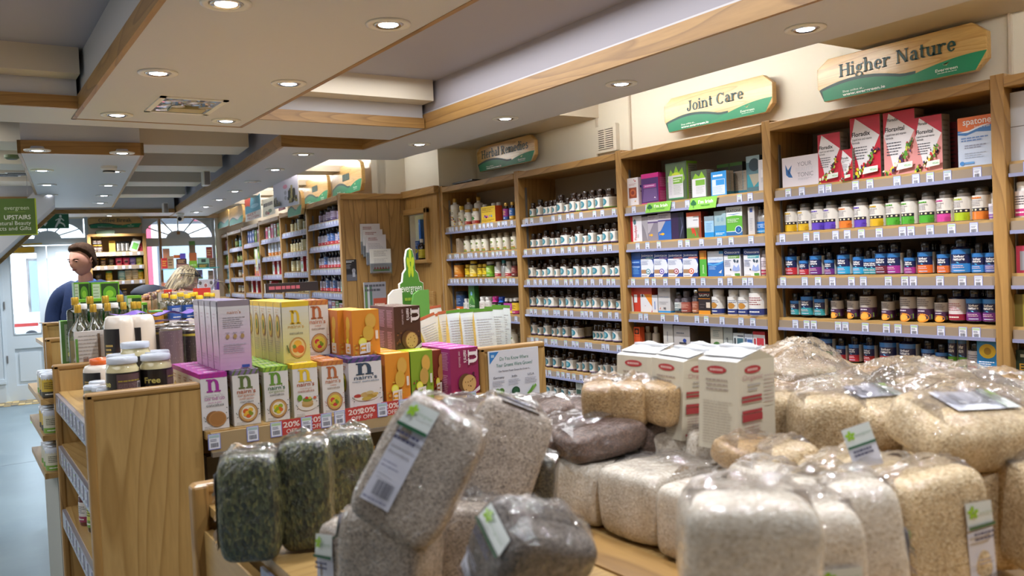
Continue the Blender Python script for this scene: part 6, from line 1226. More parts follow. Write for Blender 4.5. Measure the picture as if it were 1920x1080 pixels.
def bisc(key, w, h, base, side, topc, nwhite=True, lowc='#1a1a1a', d=.07, box=False, cook='#b58a52', extra='#a83040'):
    P = Print(100, 160, base)
    R = random.Random(len(key)*3)
    for i in range(22): P.disc(R.uniform(8, 92), R.uniform(4, 70), R.uniform(2, 6), R.uniform(2, 5), extra if i % 2 else lowc, 7)
    if box:
        P.disc(66, 120, 20, 27, cook).disc(66, 120, 17, 24, '#cfa04a' if 'ora' in key or 'lime' in key else cook).disc(56, 78, 20, 27, cook).disc(34, 48, 15, 15, '#d8d23a').disc(34, 48, 11, 11, '#e0dc6a')
        P.poly([(22, 6), (60, 10), (62, 46), (24, 42)], '#d8d0c8'); pl, a_ = slab('n'); P.shapes(pl, 46, 14, 24, 22, topc if 'lime' not in key else '#8fae2a', rot=math.pi/2); P.text("nairn's", 57, 15, 8, '#8a7a6a', 0, rot=math.pi/2, fit=24)
        P.lines(82, 40, 92, 100, 1, '#e0d8d0', .5)
    else:
        P.disc(50, 40, 26, 32, '#5a3c22').disc(62, 36, 25, 31, cook).disc(62, 36, 22, 28, '#c09a62')
        for i in range(9): P.disc(62+R.uniform(-15, 15), 36+R.uniform(-20, 20), 2, 2, '#6a4526', 6)
        pl, a_ = slab('n'); P.shapes(pl, 60, 150, 46, 34, '#e2d8dc', rot=-math.pi/2); P.text("nairn's", 44, 152, 18, '#d8ccd0', .02, rot=-math.pi/2, fit=42); P.text('oat biscuits', 26, 150, 11, '#c8b0b8', 0, rot=-math.pi/2, fit=54)
        P.poly([(70, 6), (98, 26), (98, 12), (80, 2)], '#cfc4c8')
    S = Print(60, 160, side)
    if box: S.disc(30, 112, 14, 26, cook).disc(26, 76, 12, 24, '#c8a03a').disc(24, 50, 9, 10, '#d8d23a').poly([(10, 6), (44, 6), (44, 42), (10, 42)], '#d8d0c8').shapes(slab('n')[0], 36, 12, 20, 18, topc, rot=math.pi/2)
    else: S.lines(10, 84, 52, 148, 12, '#c8a0b8', .35).lines(10, 8, 44, 70, 10, '#c8a0b8', .35)
    return carton_mesh(key, w, d, h, (base, side, topc), P, S, S, Print(60, 60, topc).lines(8, 18, 52, 34, 1, '#e8e4dc', .5))
std['ora'] = bisc('ora', .092, .16, '#d2862a', '#b86a30', '#e0a02a', box=True, lowc='#c8702a', extra='#c8a03a', cook='#c8a040'); std['lime'] = bisc('lime', .095, .16, '#7f9a2a', '#5f8a2a', '#a8bc2a', box=True, lowc='#5f7a24', extra='#8a2a34', cook='#b8924a')
std['choc'] = bisc('choc', .095, .158, '#4a2c22', '#6a4a4e', '#5a3a2c', lowc='#2a1812', extra='#7a4a2a', cook='#8a5c3c'); std['rust'] = bisc('rust', .075, .15, '#7a3420', '#6a3024', '#9a5a34', box=True, lowc='#4a1c14', extra='#b8502a', cook='#b8844a'); std['berry'] = bisc('berry', .1, .155, '#8a1f52', '#8f2a6a', '#a83a90', lowc='#4a0f2c', extra='#b82a4a', cook='#b8945a')
FT = 'Oat carton'
def oatrow(key, px0, px1, py, z, n, label, Y=None, dy=.074, w=None, yj=0.0, grp='oatcake cartons on the island end', tilt=0.0):
    Y = IY+.0 if Y is None else Y
    a, b_ = xat(px0, py, Y), xat(px1, py, Y); x = (a[0]+b_[0])/2; me = std[key]
    sx = (b_[0]-a[0])/(max(v.co.x for v in me.vertices)*2)*.985
    for i in range(n):
        o = link('carton', me, None, T(x+i*.0008, Y+i*dy+.001, z, tilt)); o.scale = (sx, 1, 1); tag(o, (label+(', frontmost' if i == 0 else f', {ORD[i]} back in its row')), 'box', grp)
    return x
Z0 = sz+.001
oatrow('go', 375, 435, 800, Z0, 5, 'magenta topped white oatcake carton with biscuit')
oatrow('superb', 435, 494, 790, Z0, 5, 'white oatcake carton with purple tartan top')
oatrow('organic', 494, 548, 780, Z0, 5, 'white oatcake carton with lime green top')
oatrow('rough', 548, 603, 775, Z0, 5, 'white oatcake carton with yellow top and yellow n')
oatrow('cheese', 603, 651, 770, Z0, 5, 'white oatcake carton with orange tartan top')
oatrow('mini', 651, 724, 760, Z0, 5, 'wide white oatcake carton with navy n')
oatrow('ora', 724, 772, 750, Z0, 5, 'orange biscuit carton on the oatcake shelf')
oatrow('lime', 772, 815, 745, Z0, 5, 'lime green biscuit carton on the oatcake shelf')
oatrow('rust', 812, 838, 735, Z0, 3, 'rust red biscuit carton between lime and magenta', Y=IY+.06)
oatrow('berry', 846, 900, 735, Z0, 4, 'deep magenta biscuit carton at the right end')
Z1 = Z0+.158
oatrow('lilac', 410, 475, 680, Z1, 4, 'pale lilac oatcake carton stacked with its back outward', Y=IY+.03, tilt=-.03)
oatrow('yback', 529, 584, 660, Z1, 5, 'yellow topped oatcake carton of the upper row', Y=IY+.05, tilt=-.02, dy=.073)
for i in range(2):
    o = link('carton', std['cheese'], None, T(xat(597, 640, IY+.2)[0], IY+.2+i*.08, Z1, -.02)); o.scale = (1, 1, 1.13); tag(o, f'orange topped oatcake carton behind the yellow upper row, {ORD[i]}', 'box', 'oatcake cartons on the island end')
for i, px in enumerate((693, 660, 648)):
    o = link('carton', std['ora'], None, T(xat(px-6*(i == 0), 640, IY+.06+i*.075)[0], IY+.06+i*.075, Z1, -.02)); o.scale = (1, 1, .9); tag(o, f'orange biscuit carton standing on the lower row, {ORD[i]} back', 'box', 'upper orange cartons')
for i, px in enumerate((773, 750, 735)):
    o = link('carton', std['choc'], None, T(xat(px-8*(i == 0), 632, IY+.1+i*.075)[0], IY+.1+i*.075, Z1-.003, -.03)); o.scale = (1, 1, .93); tag(o, f'chocolate brown biscuit carton standing on the lower row, {ORD[i]} back', 'box', 'upper brown cartons')
# poster on the right end panel
a, b_ = xat(914, 664, IY-.005), xat(1012, 762, IY-.005)
P = Print(97, 115, '#cdd0dc'); P.poly([(2, 113), (20, 113), (2, 92)], '#2a78c0').lines(5, 100, 11, 112, 1, '#a8c8e4', .4)
P.text('Do You Know Where', 49, 97, 9, '#2f7a6a', .0, al='c', fit=55).text('Your Greens Were Grown?', 49, 86, 9, '#2f7a6a', .0, al='c', fit=70).text('One Nutrient Power Greens Are Grown In...', 49, 77, 4.5, '#4a4a58', .01, al='c', fit=62)
for x, t in ((18, 'Germany'), (48, 'India'), (80, 'U.S.A')): P.text(t, x, 66, 5.5, '#3a3a4a', .01, al='c'); P.lines(x-12, 52, x+12, 63, 4, '#9a9cac', .35, int(x))
P.disc(18, 40, 8, 7, '#4f7a34').disc(14, 44, 5, 5, '#5f8a3c').disc(22, 44, 5, 5, '#4a7430').rect(16, 30, 20, 38, '#7f9a5a').disc(49, 41, 8, 8, '#1f4a34').disc(49, 41, 5, 5, '#2a5a40').poly([(70, 34), (88, 50), (90, 46), (76, 32)], '#6fa04a').poly([(72, 34), (84, 50), (80, 36)], '#5a8f3a')
P.disc(18, 15, 8, 4, '#1f6a5a').disc(48, 15, 9, 6, '#6f9a3a').disc(80, 18, 6, 4, '#8a8c7a')
o = flat(P, b_[0]-a[0], (a[2]-b_[2])*1.1, th=.003).obj('poster', mat=T((a[0]+b_[0])/2, IY-.009, b_[2]-.012), col=True); tag(o, 'white printed greens poster on the right end panel of the island', 'poster')

# ---- things on top of the island
def jar_free(px, Y, z, lab, rz=0.0, R=.043, H=.125):
    x = xat(px, 680, Y)[0]
    if 'free' not in KITS:
        P = Print(270, 90, '#1c1718', True).rect(0, 0, 270, 22, '#6a2a34').rect(0, 18, 270, 26, '#4a2226').text('Free', 72, 40, 30, '#c8bd6a', .02, fit=48).rect(140, 14, 215, 84, '#5a4448').lines(144, 20, 212, 50, 6, '#8a7478', .35).lines(144, 56, 212, 62, 1, '#a8983a', .7).rect(200, 18, 216, 54, '#b8b0b4').bars(202, 20, 214, 50)
        prof_ = [(R*.9, 0), (R, .006), (R, H*.74), (R*.9, H*.8), (R*.86, H*.84), (R*.86, H*.87)]
        mb = MB().lathe(prof_, 28, mat('coconut_cream', '#c8bd94', .12, coat=.8)); body = mb.mesh('jar', True); body.set_sharp_from_angle(angle=math.radians(50))
        cap = MB().lathe([(R*.93, H*.865), (R*.95, H*.88), (R*.95, H*.97), (R*.9, H), (R*.6, H*.985), (0, H*.985)], 28, mat('lid_white', '#c4cad6', .25, coat=.3)).mesh('lid', True); cap.set_sharp_from_angle(angle=math.radians(40))
        lm = P.emit(MB(), lambda u, v, o: ((R+.0008+o)*math.sin((u-.5)*5.6), -(R+.0008+o)*math.cos((u-.5)*5.6), H*(.13+.55*v)), .0003, GLOSS).mesh('sticker', col=True); KITS['free'] = (body, cap, lm)
    k = KITS['free']; o = link('jar', k[0], None, T(x, Y, z, rz)); link('lid', k[1], o); link('label_sticker', k[2], o); tag(o, lab, 'jar', 'cream jars behind the left end panel'); return o
jar_free(229, 2.62, DECK, 'large cream coconut jar with dark label, left of the front pair', -.62)
jar_free(292, 2.63, DECK, 'large cream coconut jar with dark label, right of the front pair', .35)
jar_free(255, 2.76, DECK+.03, 'large cream jar behind the front pair, lid raised above them', .3)
jar_free(228, 2.74, DECK, 'large cream jar directly behind the left front jar', .3); jar_free(292, 2.745, DECK, 'large cream jar directly behind the right front jar', .3)
simple('sm_white', .024, .075, mat('oil_glass', '#b8b08f', .1, coat=.6), mat('lid_white', '#c4cad6', .3), L_plain('#2a2a30', '#1a1a20', '#8a8a90'), .05, .5, nr=.9, crr=1.0, ch=.014)
for i, (px, Y) in enumerate(((171, 2.85), (186, 2.8), (196, 2.74), (181, 2.95))):
    o = put_bottle(KITS['sm_white'], T(at(px, 700, 'Y', Y)[0], Y, 1.155), 'jar'); tag(o, f'small jar with white lid on the lower left shelf, {ORD[i]} from left', 'jar', 'small jars left of the big cream jars')
def blob_tub(px, pytop, Y, z, lab, cap=None, Rr=.052, body=None):
    p = xat(px, pytop, Y); H = p[2]-z
    key = f'tub{round(H, 2)}{Rr}'
    bd = MB().lathe([(Rr*.9, 0), (Rr, .01), (Rr*1.0, H*.55), (Rr*.96, H*.86), (Rr*.86, H*.97), (Rr*.7, H), (0, H)], 26, body or mat('coconut_white', '#d2c8bd', .25, coat=.5)).obj('tub', None, smooth=True, mat=T(p[0], Y, z, .4)); tag(bd, lab, 'tub')
    P = Print(60, 90, '#17161c', True).lines(12, 20, 40, 60, 5, '#b8a05a', .5); P.L[0] = ([(a, b) for a, b in P.L[0][0]], P.L[0][1], P.L[0][2])
    P.emit(MB(), lambda u, v, o: ((Rr*1.01+o)*math.sin((u-.5)*1.3-1.2), -(Rr*1.01+o)*math.cos((u-.5)*1.3-1.2), H*(.05+.74*v)), .0004, GLOSS).obj('label_sticker', bd, col=True)
    if cap: MB().lathe([(Rr*.55, H), (Rr*.6, H+.004), (Rr*.6, H+.02), (0, H+.024)], 20, cap).obj('lid', bd, smooth=True)
blob_tub(222, 592, 3.35, DECK, 'round white coconut oil tub with dark label, left of two'); blob_tub(262, 590, 3.38, DECK, 'round white coconut oil tub with dark label, right of two')
blob_tub(188, 683, 3.15, 1.155, 'low white tub with orange and black lid on the left shelf', cap=mat('orange_lid', '#d8642a', .3), Rr=.055)
# stacks of dark tins
simple('tin', .037, .115, mat('tin_steel', '#8a8480', .25, .7), MATS['tin_steel'], Print(100, 90, '#2a2428', True).lines(0, 4, 100, 88, 12, '#6a5f66', .35).rect(58, 0, 74, 30, '#a8a2a4').rect(0, 78, 100, 84, '#a8983a'), .06, .93, kind='tub', nr=1, crr=1.02, ch=.006)
simple('tin_p', .04, .125, MATS['tin_steel'], MATS['tin_steel'], Print(100, 90, '#5a4a58', True).lines(0, 4, 100, 88, 11, '#8a7886', .35), .06, .93, kind='tub', nr=1, crr=1.02, ch=.006)
n = 0
for (px, Y, k) in ((321, 3.35, 'tin_p'), (348, 3.5, 'tin'), (362, 3.4, 'tin'), (300, 3.65, 'tin'), (335, 3.75, 'tin'), (295, 3.85, 'tin'), (360, 3.7, 'tin'), (318, 3.9, 'tin'), (340, 4.02, 'tin')):
    for lv in range(1):
        o = put_bottle(KITS[k], T(xat(px, 640, Y)[0], Y, DECK+.001, random.uniform(-1, 1)), 'tin'); o.scale = (1, 1, 1.25); tag(o, f'dark labelled tin on the island top, {ORD[n]} from the front of the cluster', 'tin', 'dark tins on the island'); n += 1
# bottles
simple('green_b', .034, .26, MATS['green_glass'], mat('gold_foil', '#c8a038', .3, .5), Print(100, 60, '#5f8a2a', True).rect(0, 0, 100, 12, '#d8d23a'), .12, .42, nr=.36, crr=.42, ch=.03, clear=(mat('green_liquid', '#3f7a2a', .2), .55))
simple('clear_b', .038, .24, MATS['clear_glass'], MATS['gold_foil'], None, kind='slim', nr=.28, crr=.33, ch=.03, clear=(mat('amber_oil', '#b89a4a', .1, coat=.5), .45)); simple('clear_w', .038, .235, MATS['clear_glass'], WPT, None, kind='slim', nr=.42, crr=.46, ch=.02, clear=(MATS['amber_oil'], .4))
simple('vin', .042, .25, MATS['clear_glass'], MATS['clear_plastic'], None, kind='conical', nr=.38, crr=.4, ch=.03, clear=(mat('vinegar', '#a8792a', .1, coat=.6), .7)); simple('yb', .03, .26, MATS['clear_glass'], mat('yellow_cap', '#d9b52a', .35), L_plain('#2a4f9a', '#2a4f9a', '#d8dce8'), .55, .8, nr=.45, crr=.52, ch=.02, clear=(MATS['vinegar'], .55)); simple('yb2', .032, .26, MATS['clear_glass'], MATS['yellow_cap'], None, nr=.45, crr=.52, ch=.02, clear=(MATS['vinegar'], .6))
bot = [('green_b', 140, 558, 3.95, 'green glass bottle with gold foil cap'), ('green_b', 168, 556, 4.0, 'green glass bottle with gold foil cap'), ('green_b', 197, 555, 4.05, 'green glass bottle with gold foil cap'), ('green_b', 225, 553, 4.1, 'green glass bottle with gold foil cap'),
       ('clear_b', 145, 572, 3.7, 'clear glass bottle with gold cap'), ('clear_w', 154, 570, 3.78, 'clear wide-necked glass bottle'), ('clear_b', 174, 571, 3.72, 'clear glass bottle with gold cap'), ('clear_w', 183, 570, 3.8, 'clear wide-necked glass bottle'), ('clear_b', 201, 569, 3.75, 'clear glass bottle with gold cap'), ('clear_w', 213, 568, 3.85, 'clear wide-necked glass bottle'), ('clear_b', 231, 567, 3.9, 'clear glass bottle with gold cap'), ('clear_b', 250, 566, 3.95, 'clear glass bottle with gold cap'), ('clear_b', 259, 566, 4.05, 'clear glass bottle with gold cap'),
       ('vin', 289, 548, 4.3, 'conical golden vinegar bottle'), ('yb2', 309, 551, 4.4, 'amber bottle with yellow cap'), ('vin', 316, 548, 4.7, 'conical golden vinegar bottle'), ('yb', 325, 553, 4.3, 'blue labelled bottle with yellow cap'), ('yb2', 338, 549, 4.5, 'amber bottle with yellow cap'), ('yb', 351, 552, 4.35, 'blue labelled bottle with yellow cap'), ('yb2', 358, 549, 4.55, 'amber bottle with yellow cap'), ('yb2', 365, 548, 4.75, 'amber bottle with yellow cap'), ('yb2', 374, 554, 4.3, 'amber bottle with yellow cap'), ('yb2', 388, 549, 4.6, 'amber bottle with yellow cap'), ('yb2', 397, 550, 4.7, 'amber bottle with yellow cap')]
for i, (k, px, pt, Y, d_) in enumerate(bot):
    p = xat(px, pt, Y); H = {'green_b': .26, 'clear_b': .24, 'clear_w': .235, 'vin': .25, 'yb': .26, 'yb2': .26}[k]
    o = put_bottle(KITS[k], T(p[0], Y, DECK+.001, .3), 'bottle'); s_ = (p[2]-DECK)/H; o.scale = (1, 1, s_); tag(o, f'{d_} on the island top, {ORD[i % 22]} bottle from the left' if i < 22 else f'{d_} on the island top, {["last but one", "last"][i-22]} at the right', 'bottle', 'glass bottles on the island top')
# green ready-meal cartons
grn = Print(100, 80, '#3a4a2a').rect(0, 0, 100, 80, '#6fae2a').rect(4, 5, 30, 76, '#c4ccb8').lines(6, 10, 28, 72, 8, '#8a9a7a', .3).rect(34, 4, 96, 76, '#2a4420').disc(64, 52, 24, 18, '#5f9a2a').disc(64, 50, 14, 9, '#8fc03a').rect(40, 8, 94, 34, '#6fae2a').rect(36, 6, 56, 24, '#c8ccc0')
for i, (x0, x1, yt, Y, lb) in enumerate(((138, 167, 530, 4.62, 'upper left'), (171, 223, 530, 4.6, 'upper right'), (145, 162, 562, 4.45, 'lower left'), (163, 192, 561, 4.47, 'lower second from left'), (192, 222, 560, 4.5, 'lower third from left'), (238, 265, 555, 4.6, 'lower right'), (264, 276, 568, 4.65, 'half hidden lower right'))):
    a_, b2 = xat(x0, yt, Y), xat(x1, yt, Y); w_ = b2[0]-a_[0]; h_ = (a_[2]-DECK) if i > 1 else .155; z_ = DECK if i > 1 else a_[2]-.155
    o = link('carton', carton_mesh('grn%d' % i, w_, .08, h_, ('#6fae2a', '#4f8a24', '#7fbe3a'), grn), None, T((a_[0]+b2[0])/2, Y, z_)); tag(o, f'bright green food carton on the island top, {lb}', 'box', 'green cartons')
o = link('carton', carton_mesh('grnbase', .26, .075, .155, ('#5f9a2a', '#4f8a24', '#7fbe3a'), grn), None, T(xat(185, 560, 4.64)[0], 4.6, DECK)); tag(o, 'green food carton under the two raised ones', 'box', 'green cartons')
o = link('carton', carton_mesh('grnl', .1, .06, .18, ('#4f7a3a', '#c4ccb8', '#7fbe3a'), Print(30, 50, '#5f8a4a').rect(4, 3, 24, 46, '#a8b4a0').lines(6, 6, 22, 42, 7, '#6f7f6a', .3)), None, T(xat(124, 590, 3.95)[0]+.03, 3.98, DECK)); tag(o, 'dull green upright carton at the left edge of the island', 'box')
# printed bread sack and purple packet
a_, b2 = xat(139, 626, 3.46), xat(196, 626, 3.46)
P = Print(60, 70, '#c4bdb8').rect(0, 0, 60, 22, '#a87a4a').disc(18, 12, 9, 11, '#7a4a2a').disc(34, 8, 12, 8, '#8f6236').disc(50, 14, 10, 8, '#b08a52').rect(14, 22, 24, 34, '#8a6a5a').lines(6, 30, 56, 66, 7, '#a49c98', .25).rect(44, 10, 49, 66, '#6a5442').rect(0, 24, 5, 60, '#5a8a3a').rect(0, 22, 60, 24, '#8a4a3a')
mb = MB(); mb.grid(lambda u, v: ((u-.5)*(b2[0]-a_[0]), -.025*math.sin(math.pi*u)*math.sin(math.pi*v)**.5 if v > 0 else 0, v*.18), 10, 10, PAPER, c=rgb('#c4bdb8')); mb.grid(lambda u, v: ((.5-u)*(b2[0]-a_[0]), .025*math.sin(math.pi*u)*math.sin(math.pi*v)**.5 if v > 0 else 0, v*.18), 10, 10, PAPER, c=rgb('#b8b0aa'))
P.emit(mb, lambda u, v, o_: ((u-.5)*(b2[0]-a_[0]), -.03-o_, v*.18), m=PAPER); o = mb.obj('paper_sack', mat=T((a_[0]+b2[0])/2, 3.47, DECK-.02), col=True); tag(o, 'printed sack of bread and nuts between the island end panels', 'sack')
P1 = xat(283, 592, 3.6)
mb = MB(); mb.grid(lambda u, v: ((u-.5)*.3, (v-.5)*.14-.03, .04+.012*math.sin(u*7)*math.sin(v*3)+.008*math.sin(u*17+2)), 18, 8, mat('purple_foil', '#7a58b8', .3, coat=.4)); mb.grid(lambda u, v: ((.5-u)*.3, (v-.5)*.14-.03, -.0+.01*math.sin(u*5)), 10, 4, MATS['purple_foil'])
mb.box(-.01, .03, -.1, -.03, .045, .052, mat('leaf_green', '#5f9a4a', .4)); o = mb.obj('packet', mat=T(P1[0], 3.62, P1[2]-.03), smooth=True); tag(o, 'crumpled purple packet with a green patch lying on the tins', 'packet')
o = MB().grid(lambda u, v: ((u-.5)*.16, -.01*math.sin(u*9), v*.13+.006*math.sin(u*14)), 12, 6, mat('paper_white', '#cfc8c8', .7)).grid(lambda u, v: ((.5-u)*.16, .05, v*.12), 4, 2, MATS['paper_white']).obj('paper_bag', mat=T(xat(353, 600, 4.0)[0], 4.0, DECK+.02)); tag(o, 'white paper bag standing behind the dark tins', 'bag')
# handled carrier box
p = xat(337, 560, 4.85); o = MB().box(-.15, .15, -.05, .05, 0, .2, mat('kraft_lilac', '#b8a89c', .5)).obj('carrier_box', mat=T(p[0]+.05, 4.85, DECK+.06)); tag(o, 'pale carton with clear handle and red corner patches on the island', 'box')
MB().tube([(.12, 0, .2), (.15, 0, .25), (.18, 0, .24), (.24, 0, .12), (.25, 0, .05)], .008, 6, MATS['clear_plastic']).obj('handle', o)
for sx in (-.12, .03): MB().box(sx-.02, sx+(.02 if sx < 0 else .07), -.056, -.05, .17, .215, mat('red_patch', '#c0342f', .4)).obj('patch', o)
MB().grid(lambda u, v: ((u-.5)*.3, 0, .2+.06*v+.02*math.sin(u*3)), 6, 2, MATS['film']).obj('clear_top', o)
# things on the left aisle shelves
simple('sauce', .032, .13, mat('sauce_red', '#5a1f1a', .1, coat=.7), mat('dark_cap', '#1f2a28', .3), L_plain('#c8c0bc', '#8a2a4a', '#6a6a6a'), .1, .6, nr=.85, crr=.9, ch=.018); simple('sauce_y', .03, .16, mat('sauce_dark', '#2a1f14', .1, coat=.7), BLK, L_plain('#b8b84a', '#6a8a2a', '#4a4a2a'), .1, .6, nr=.6, crr=.66)
simple('whiteblue', .034, .14, WPT, mat('blue_cap2', '#2f6fb8', .3), L_plain('#d0d0d4', '#2f6fb8', '#5a7aa0'), .05, .8, nr=.8, crr=.9)
lab_ = 0
for z, lst in ((.742, (('sauce', .345, 3.12), ('sauce', .4, 3.2), ('sauce_y', .355, 3.02), ('sauce_y', .37, 2.92), ('sauce', .35, 2.82), ('sauce_y', .35, 2.7))), (.969, (('whiteblue', .36, 2.9), ('whiteblue', .36, 2.8), ('sauce', .43, 3.1))), (.45, (('clear_w', .38, 3.1), ('clear_b', .4, 2.95)))):
    for k, x, y in lst:
        o = put_bottle(KITS[k], T(x, y, z+.001, RZA+.3), 'bottle'); tag(o, f'{dict(sauce="red sauce jar", sauce_y="dark slim bottle", whiteblue="white and blue tub", clear_w="clear oil bottle", clear_b="gold capped oil bottle")[k]} on the left aisle shelf of the island, {ORD[lab_]} counted from above', 'bottle', 'goods on the left aisle shelves'); lab_ += 1
# low unit jutting out farther along the left aisle
lu = empty('low_shelving', FB @ T(0, 0, 0)); lu.matrix_world = T(.245, 3.44, 0, 0); tag(lu, 'low aisle shelf unit with pale boards beyond the island end', 'shelving')
for z in (.865, 1.0, 1.13): MB().box(0, .08, 0, .6, z-.02, z, PY).obj('shelf', lu)
MB().box(.04, .085, .02, .6, 0, .845, mat('base_grey', '#a8a8a0', .6)).obj('base', lu)
simple('pot_l', .028, .085, mat('pot_cream', '#c8c4ac', .35), mat('lid_white', '#c4cad6', .3), L_plain('#c8c4b0', '#6f9a3a', '#5a5a44'), .05, .8, kind='tub', crr=1.04); simple('pot_d', .028, .085, mat('pot_dark', '#3a3430', .3), MATS['lid_white'], L_plain('#c8a83a', '#3a3a34', '#4a3a2a'), .05, .8, kind='tub', crr=1.04)
for i, (z, x, y, k) in enumerate(((1.13, .035, .04, 'pot_d'), (1.13, .035, .12, 'pot_d'), (1.13, .035, .2, 'pot_l'), (1.0, .035, .04, 'pot_l'), (1.0, .035, .12, 'pot_d'), (1.0, .035, .2, 'pot_d'), (.865, .035, .04, 'pot_l'), (.865, .035, .12, 'pot_l'), (.865, .035, .2, 'pot_l'))):
    o = put_bottle(KITS[k], lu.matrix_world @ T(x, y, z+.001), 'tub'); tag(o, f'lidded pot on the low aisle shelf, {ORD[i]} counted from the top left', 'tub', 'pots on the low aisle shelf')
# dark packets below the oatcake shelf
pk1 = carton_mesh('pasta', .09, .06, .17, ('#2a1f1a', '#221a16', '#2a1f1a'), Print(60, 110, '#2a1f1a').disc(40, 30, 10, 10, '#8a7a5a').disc(40, 30, 8, 8, '#2a1f1a').poly([(8, 40), (12, 40), (20, 80), (16, 80)], '#b8903a').poly([(14, 38), (18, 38), (28, 76), (24, 78)], '#a8803a').lines(10, 8, 50, 18, 1, '#8a8078', .5).disc(46, 70, 7, 7, '#b8962a'), m=GLOSS)
for i in range(9):
    o = link('packet', pk1, None, T(.625+i*.097, IY+.03, .861, random.uniform(-.1, .1))); tag(o, f'dark brown packet with yellow straws below the oatcakes, {ORD[i]} from left', 'packet', 'dark packets below the oatcakes')
# the white backed pouches in the right side of the island
ib('side_shelf', PY, 1.50, 1.74, IY+.04, 4.0, .93, .952)
def pouch(w, h, d, front, edge, topc, key):
    if key in _bm: return _bm[key]
    mb = MB(); n = 8
    def prof(s, u, v):
        t = d/2*(1-(v)**2.2)*(.75+.25*math.sin(math.pi*u)); return ((u-.5)*w*(1-.05*v), s*t, v*h)
    mb.grid(lambda u, v: prof(-1, u, v), n, n, GLOSS, c=rgb(front)); mb.grid(lambda u, v: prof(1, 1-u, v), n, n, GLOSS, c=rgb(edge))
    mb.grid(lambda u, v: (w/2*(1-.05*v), (u-.5)*d*(1-v**2.2)*.75, v*h), 3, n, GLOSS, c=rgb(edge)); mb.grid(lambda u, v: (-w/2*(1-.05*v), (.5-u)*d*(1-v**2.2)*.75, v*h), 3, n, GLOSS, c=rgb(edge))
    mb.box(-w/2*.95, w/2*.95, -.002, .002, h*.985, h*1.05, GLOSS, c=rgb(topc))
    Print(60, 100).lines(6, 12, 54, 84, 13, '#a8a8b0', .3).emit(mb, lambda u, v, o: ((u-.5)*w*(1-.05*v), -d/2*(1-v**2.2)*(.75+.25*math.sin(math.pi*u))-.001-o, v*h), m=GLOSS)
    Print(40, 100).disc(20, 8, 12, 7, '#4a8a2a', 8).disc(26, 14, 8, 5, '#5f9a34', 8).emit(mb, lambda u, v, o: (w/2*(1-.05*v)+.0008+o, (u-.5)*d*.7*(1-v**2.2), v*h), m=GLOSS)
    me = mb.mesh('pouch', col=True); _bm[key] = me; return me
pw = pouch(.085, .19, .06, '#c8d0d2', '#cfae4a', '#5f9a3a', 'pw'); pr2 = pouch(.085, .185, .055, '#c0bcb4', '#c8b45a', '#b05a44', 'pr')
for i, (px, Y, rz, tl, me, wd) in enumerate(((861, 2.8, -.15, -.05, pw, 'white'), (884, 2.77, -.12, -.02, pw, 'white'), (908, 2.74, -.1, .0, pw, 'white'), (925, 2.82, -.1, .06, pw, 'white'), (936, 2.9, -.1, .1, pw, 'white'), (846, 2.88, -.1, -.08, pr2, 'red edged grey'), (818, 2.97, -.1, -.32, pr2, 'red edged grey'), (833, 3.0, -.1, -.3, pr2, 'red edged grey'), (803, 3.2, -.1, -.2, pw, 'white'), (818, 3.25, -.1, -.1, pr2, 'red edged grey'))):
    p = xat(px, 640 if wd == 'white' else 630, Y); o = link('pouch', me, None, T(p[0]-tl*.03, Y, DECK+(.001 if abs(tl) < .2 else -.012), rz, 0, tl)); o.scale = (1, 1, .88); tag(o, f'{wd} pouch behind the island end, {ORD[i]} in order, printed backs outward', 'pouch', 'pouches behind the island end')
# green branded display stand on the island
p0 = xat(768, 465, 3.1); base = DECK
r = empty('display_stand', T(p0[0], 3.1, base)); tag(r, 'green four-leaf display stand with white edge behind the brown cartons', 'display stand')
H = p0[2]-base; W_ = .052
out = [(-W_, 0), (W_*1.05, 0), (W_*1.05, H*.66), (W_*.75, H*.68), (W_*.62, H*.76), (W_*.4, H*.79), (W_*.38, H*.9), (W_*.22, H*.985), (0, H), (-W_*.25, H*.985), (-W_*.42, H*.9), (-W_*.4, H*.8), (-W_*.65, H*.76), (-W_*.75, H*.68), (-W_, H*.66)]
MB().prism(out, 0, .014, mat('board_white', '#d8d8d4', .5)).obj('board', r)
P = Print(100, 100); P.poly([((a*.96)/(W_*2.4)*100+50, b/H*98+1) for a, b in out], '#4a8030'); lf = '#a8bc2a'
for dx, dy, rr in ((0, 93, 0), (-7.5, 86, .9), (7.5, 86, -.9), (-5, 78, -.4), (5, 78, .4)): P.disc(50+dx, dy, 4.6, 6.5, lf, 12, rr)
P.text('evergreen', 50, 58, 11, '#e4e8dc', .0, al='c', fit=74); P.text('SHARE THE GOODNESS', 50, 50, 5, '#8fae3a', 0, al='c', fit=56) if False else P.lines(24, 49, 78, 53, 1, '#8fae3a', .7)
P.emit(MB(), lambda u, v, o: ((u-.5)*W_*2.4, -.0005-o, v*H), m=PRINT).obj('print', r, col=True)
MB().prism([(-W_*2.2, .18), (-W_*2.1, .235), (-W_*1.7, .255), (-W_*1.0, .26), (-W_*1.0, .1), (-W_*2.2, .1)], -.02, -.006, mat('board_white', '#d8d8d4', .5)).obj('side_flap', r); MB().prism([(-W_*.5, 0), (W_*1.0, 0), (W_*1.0, .25), (W_*.2, .25), (-W_*.3, .235), (-W_*.5, .19)], -.05, -.038, mat('leaf_green', '#5f9a4a', .4)).obj('front_flap', r)
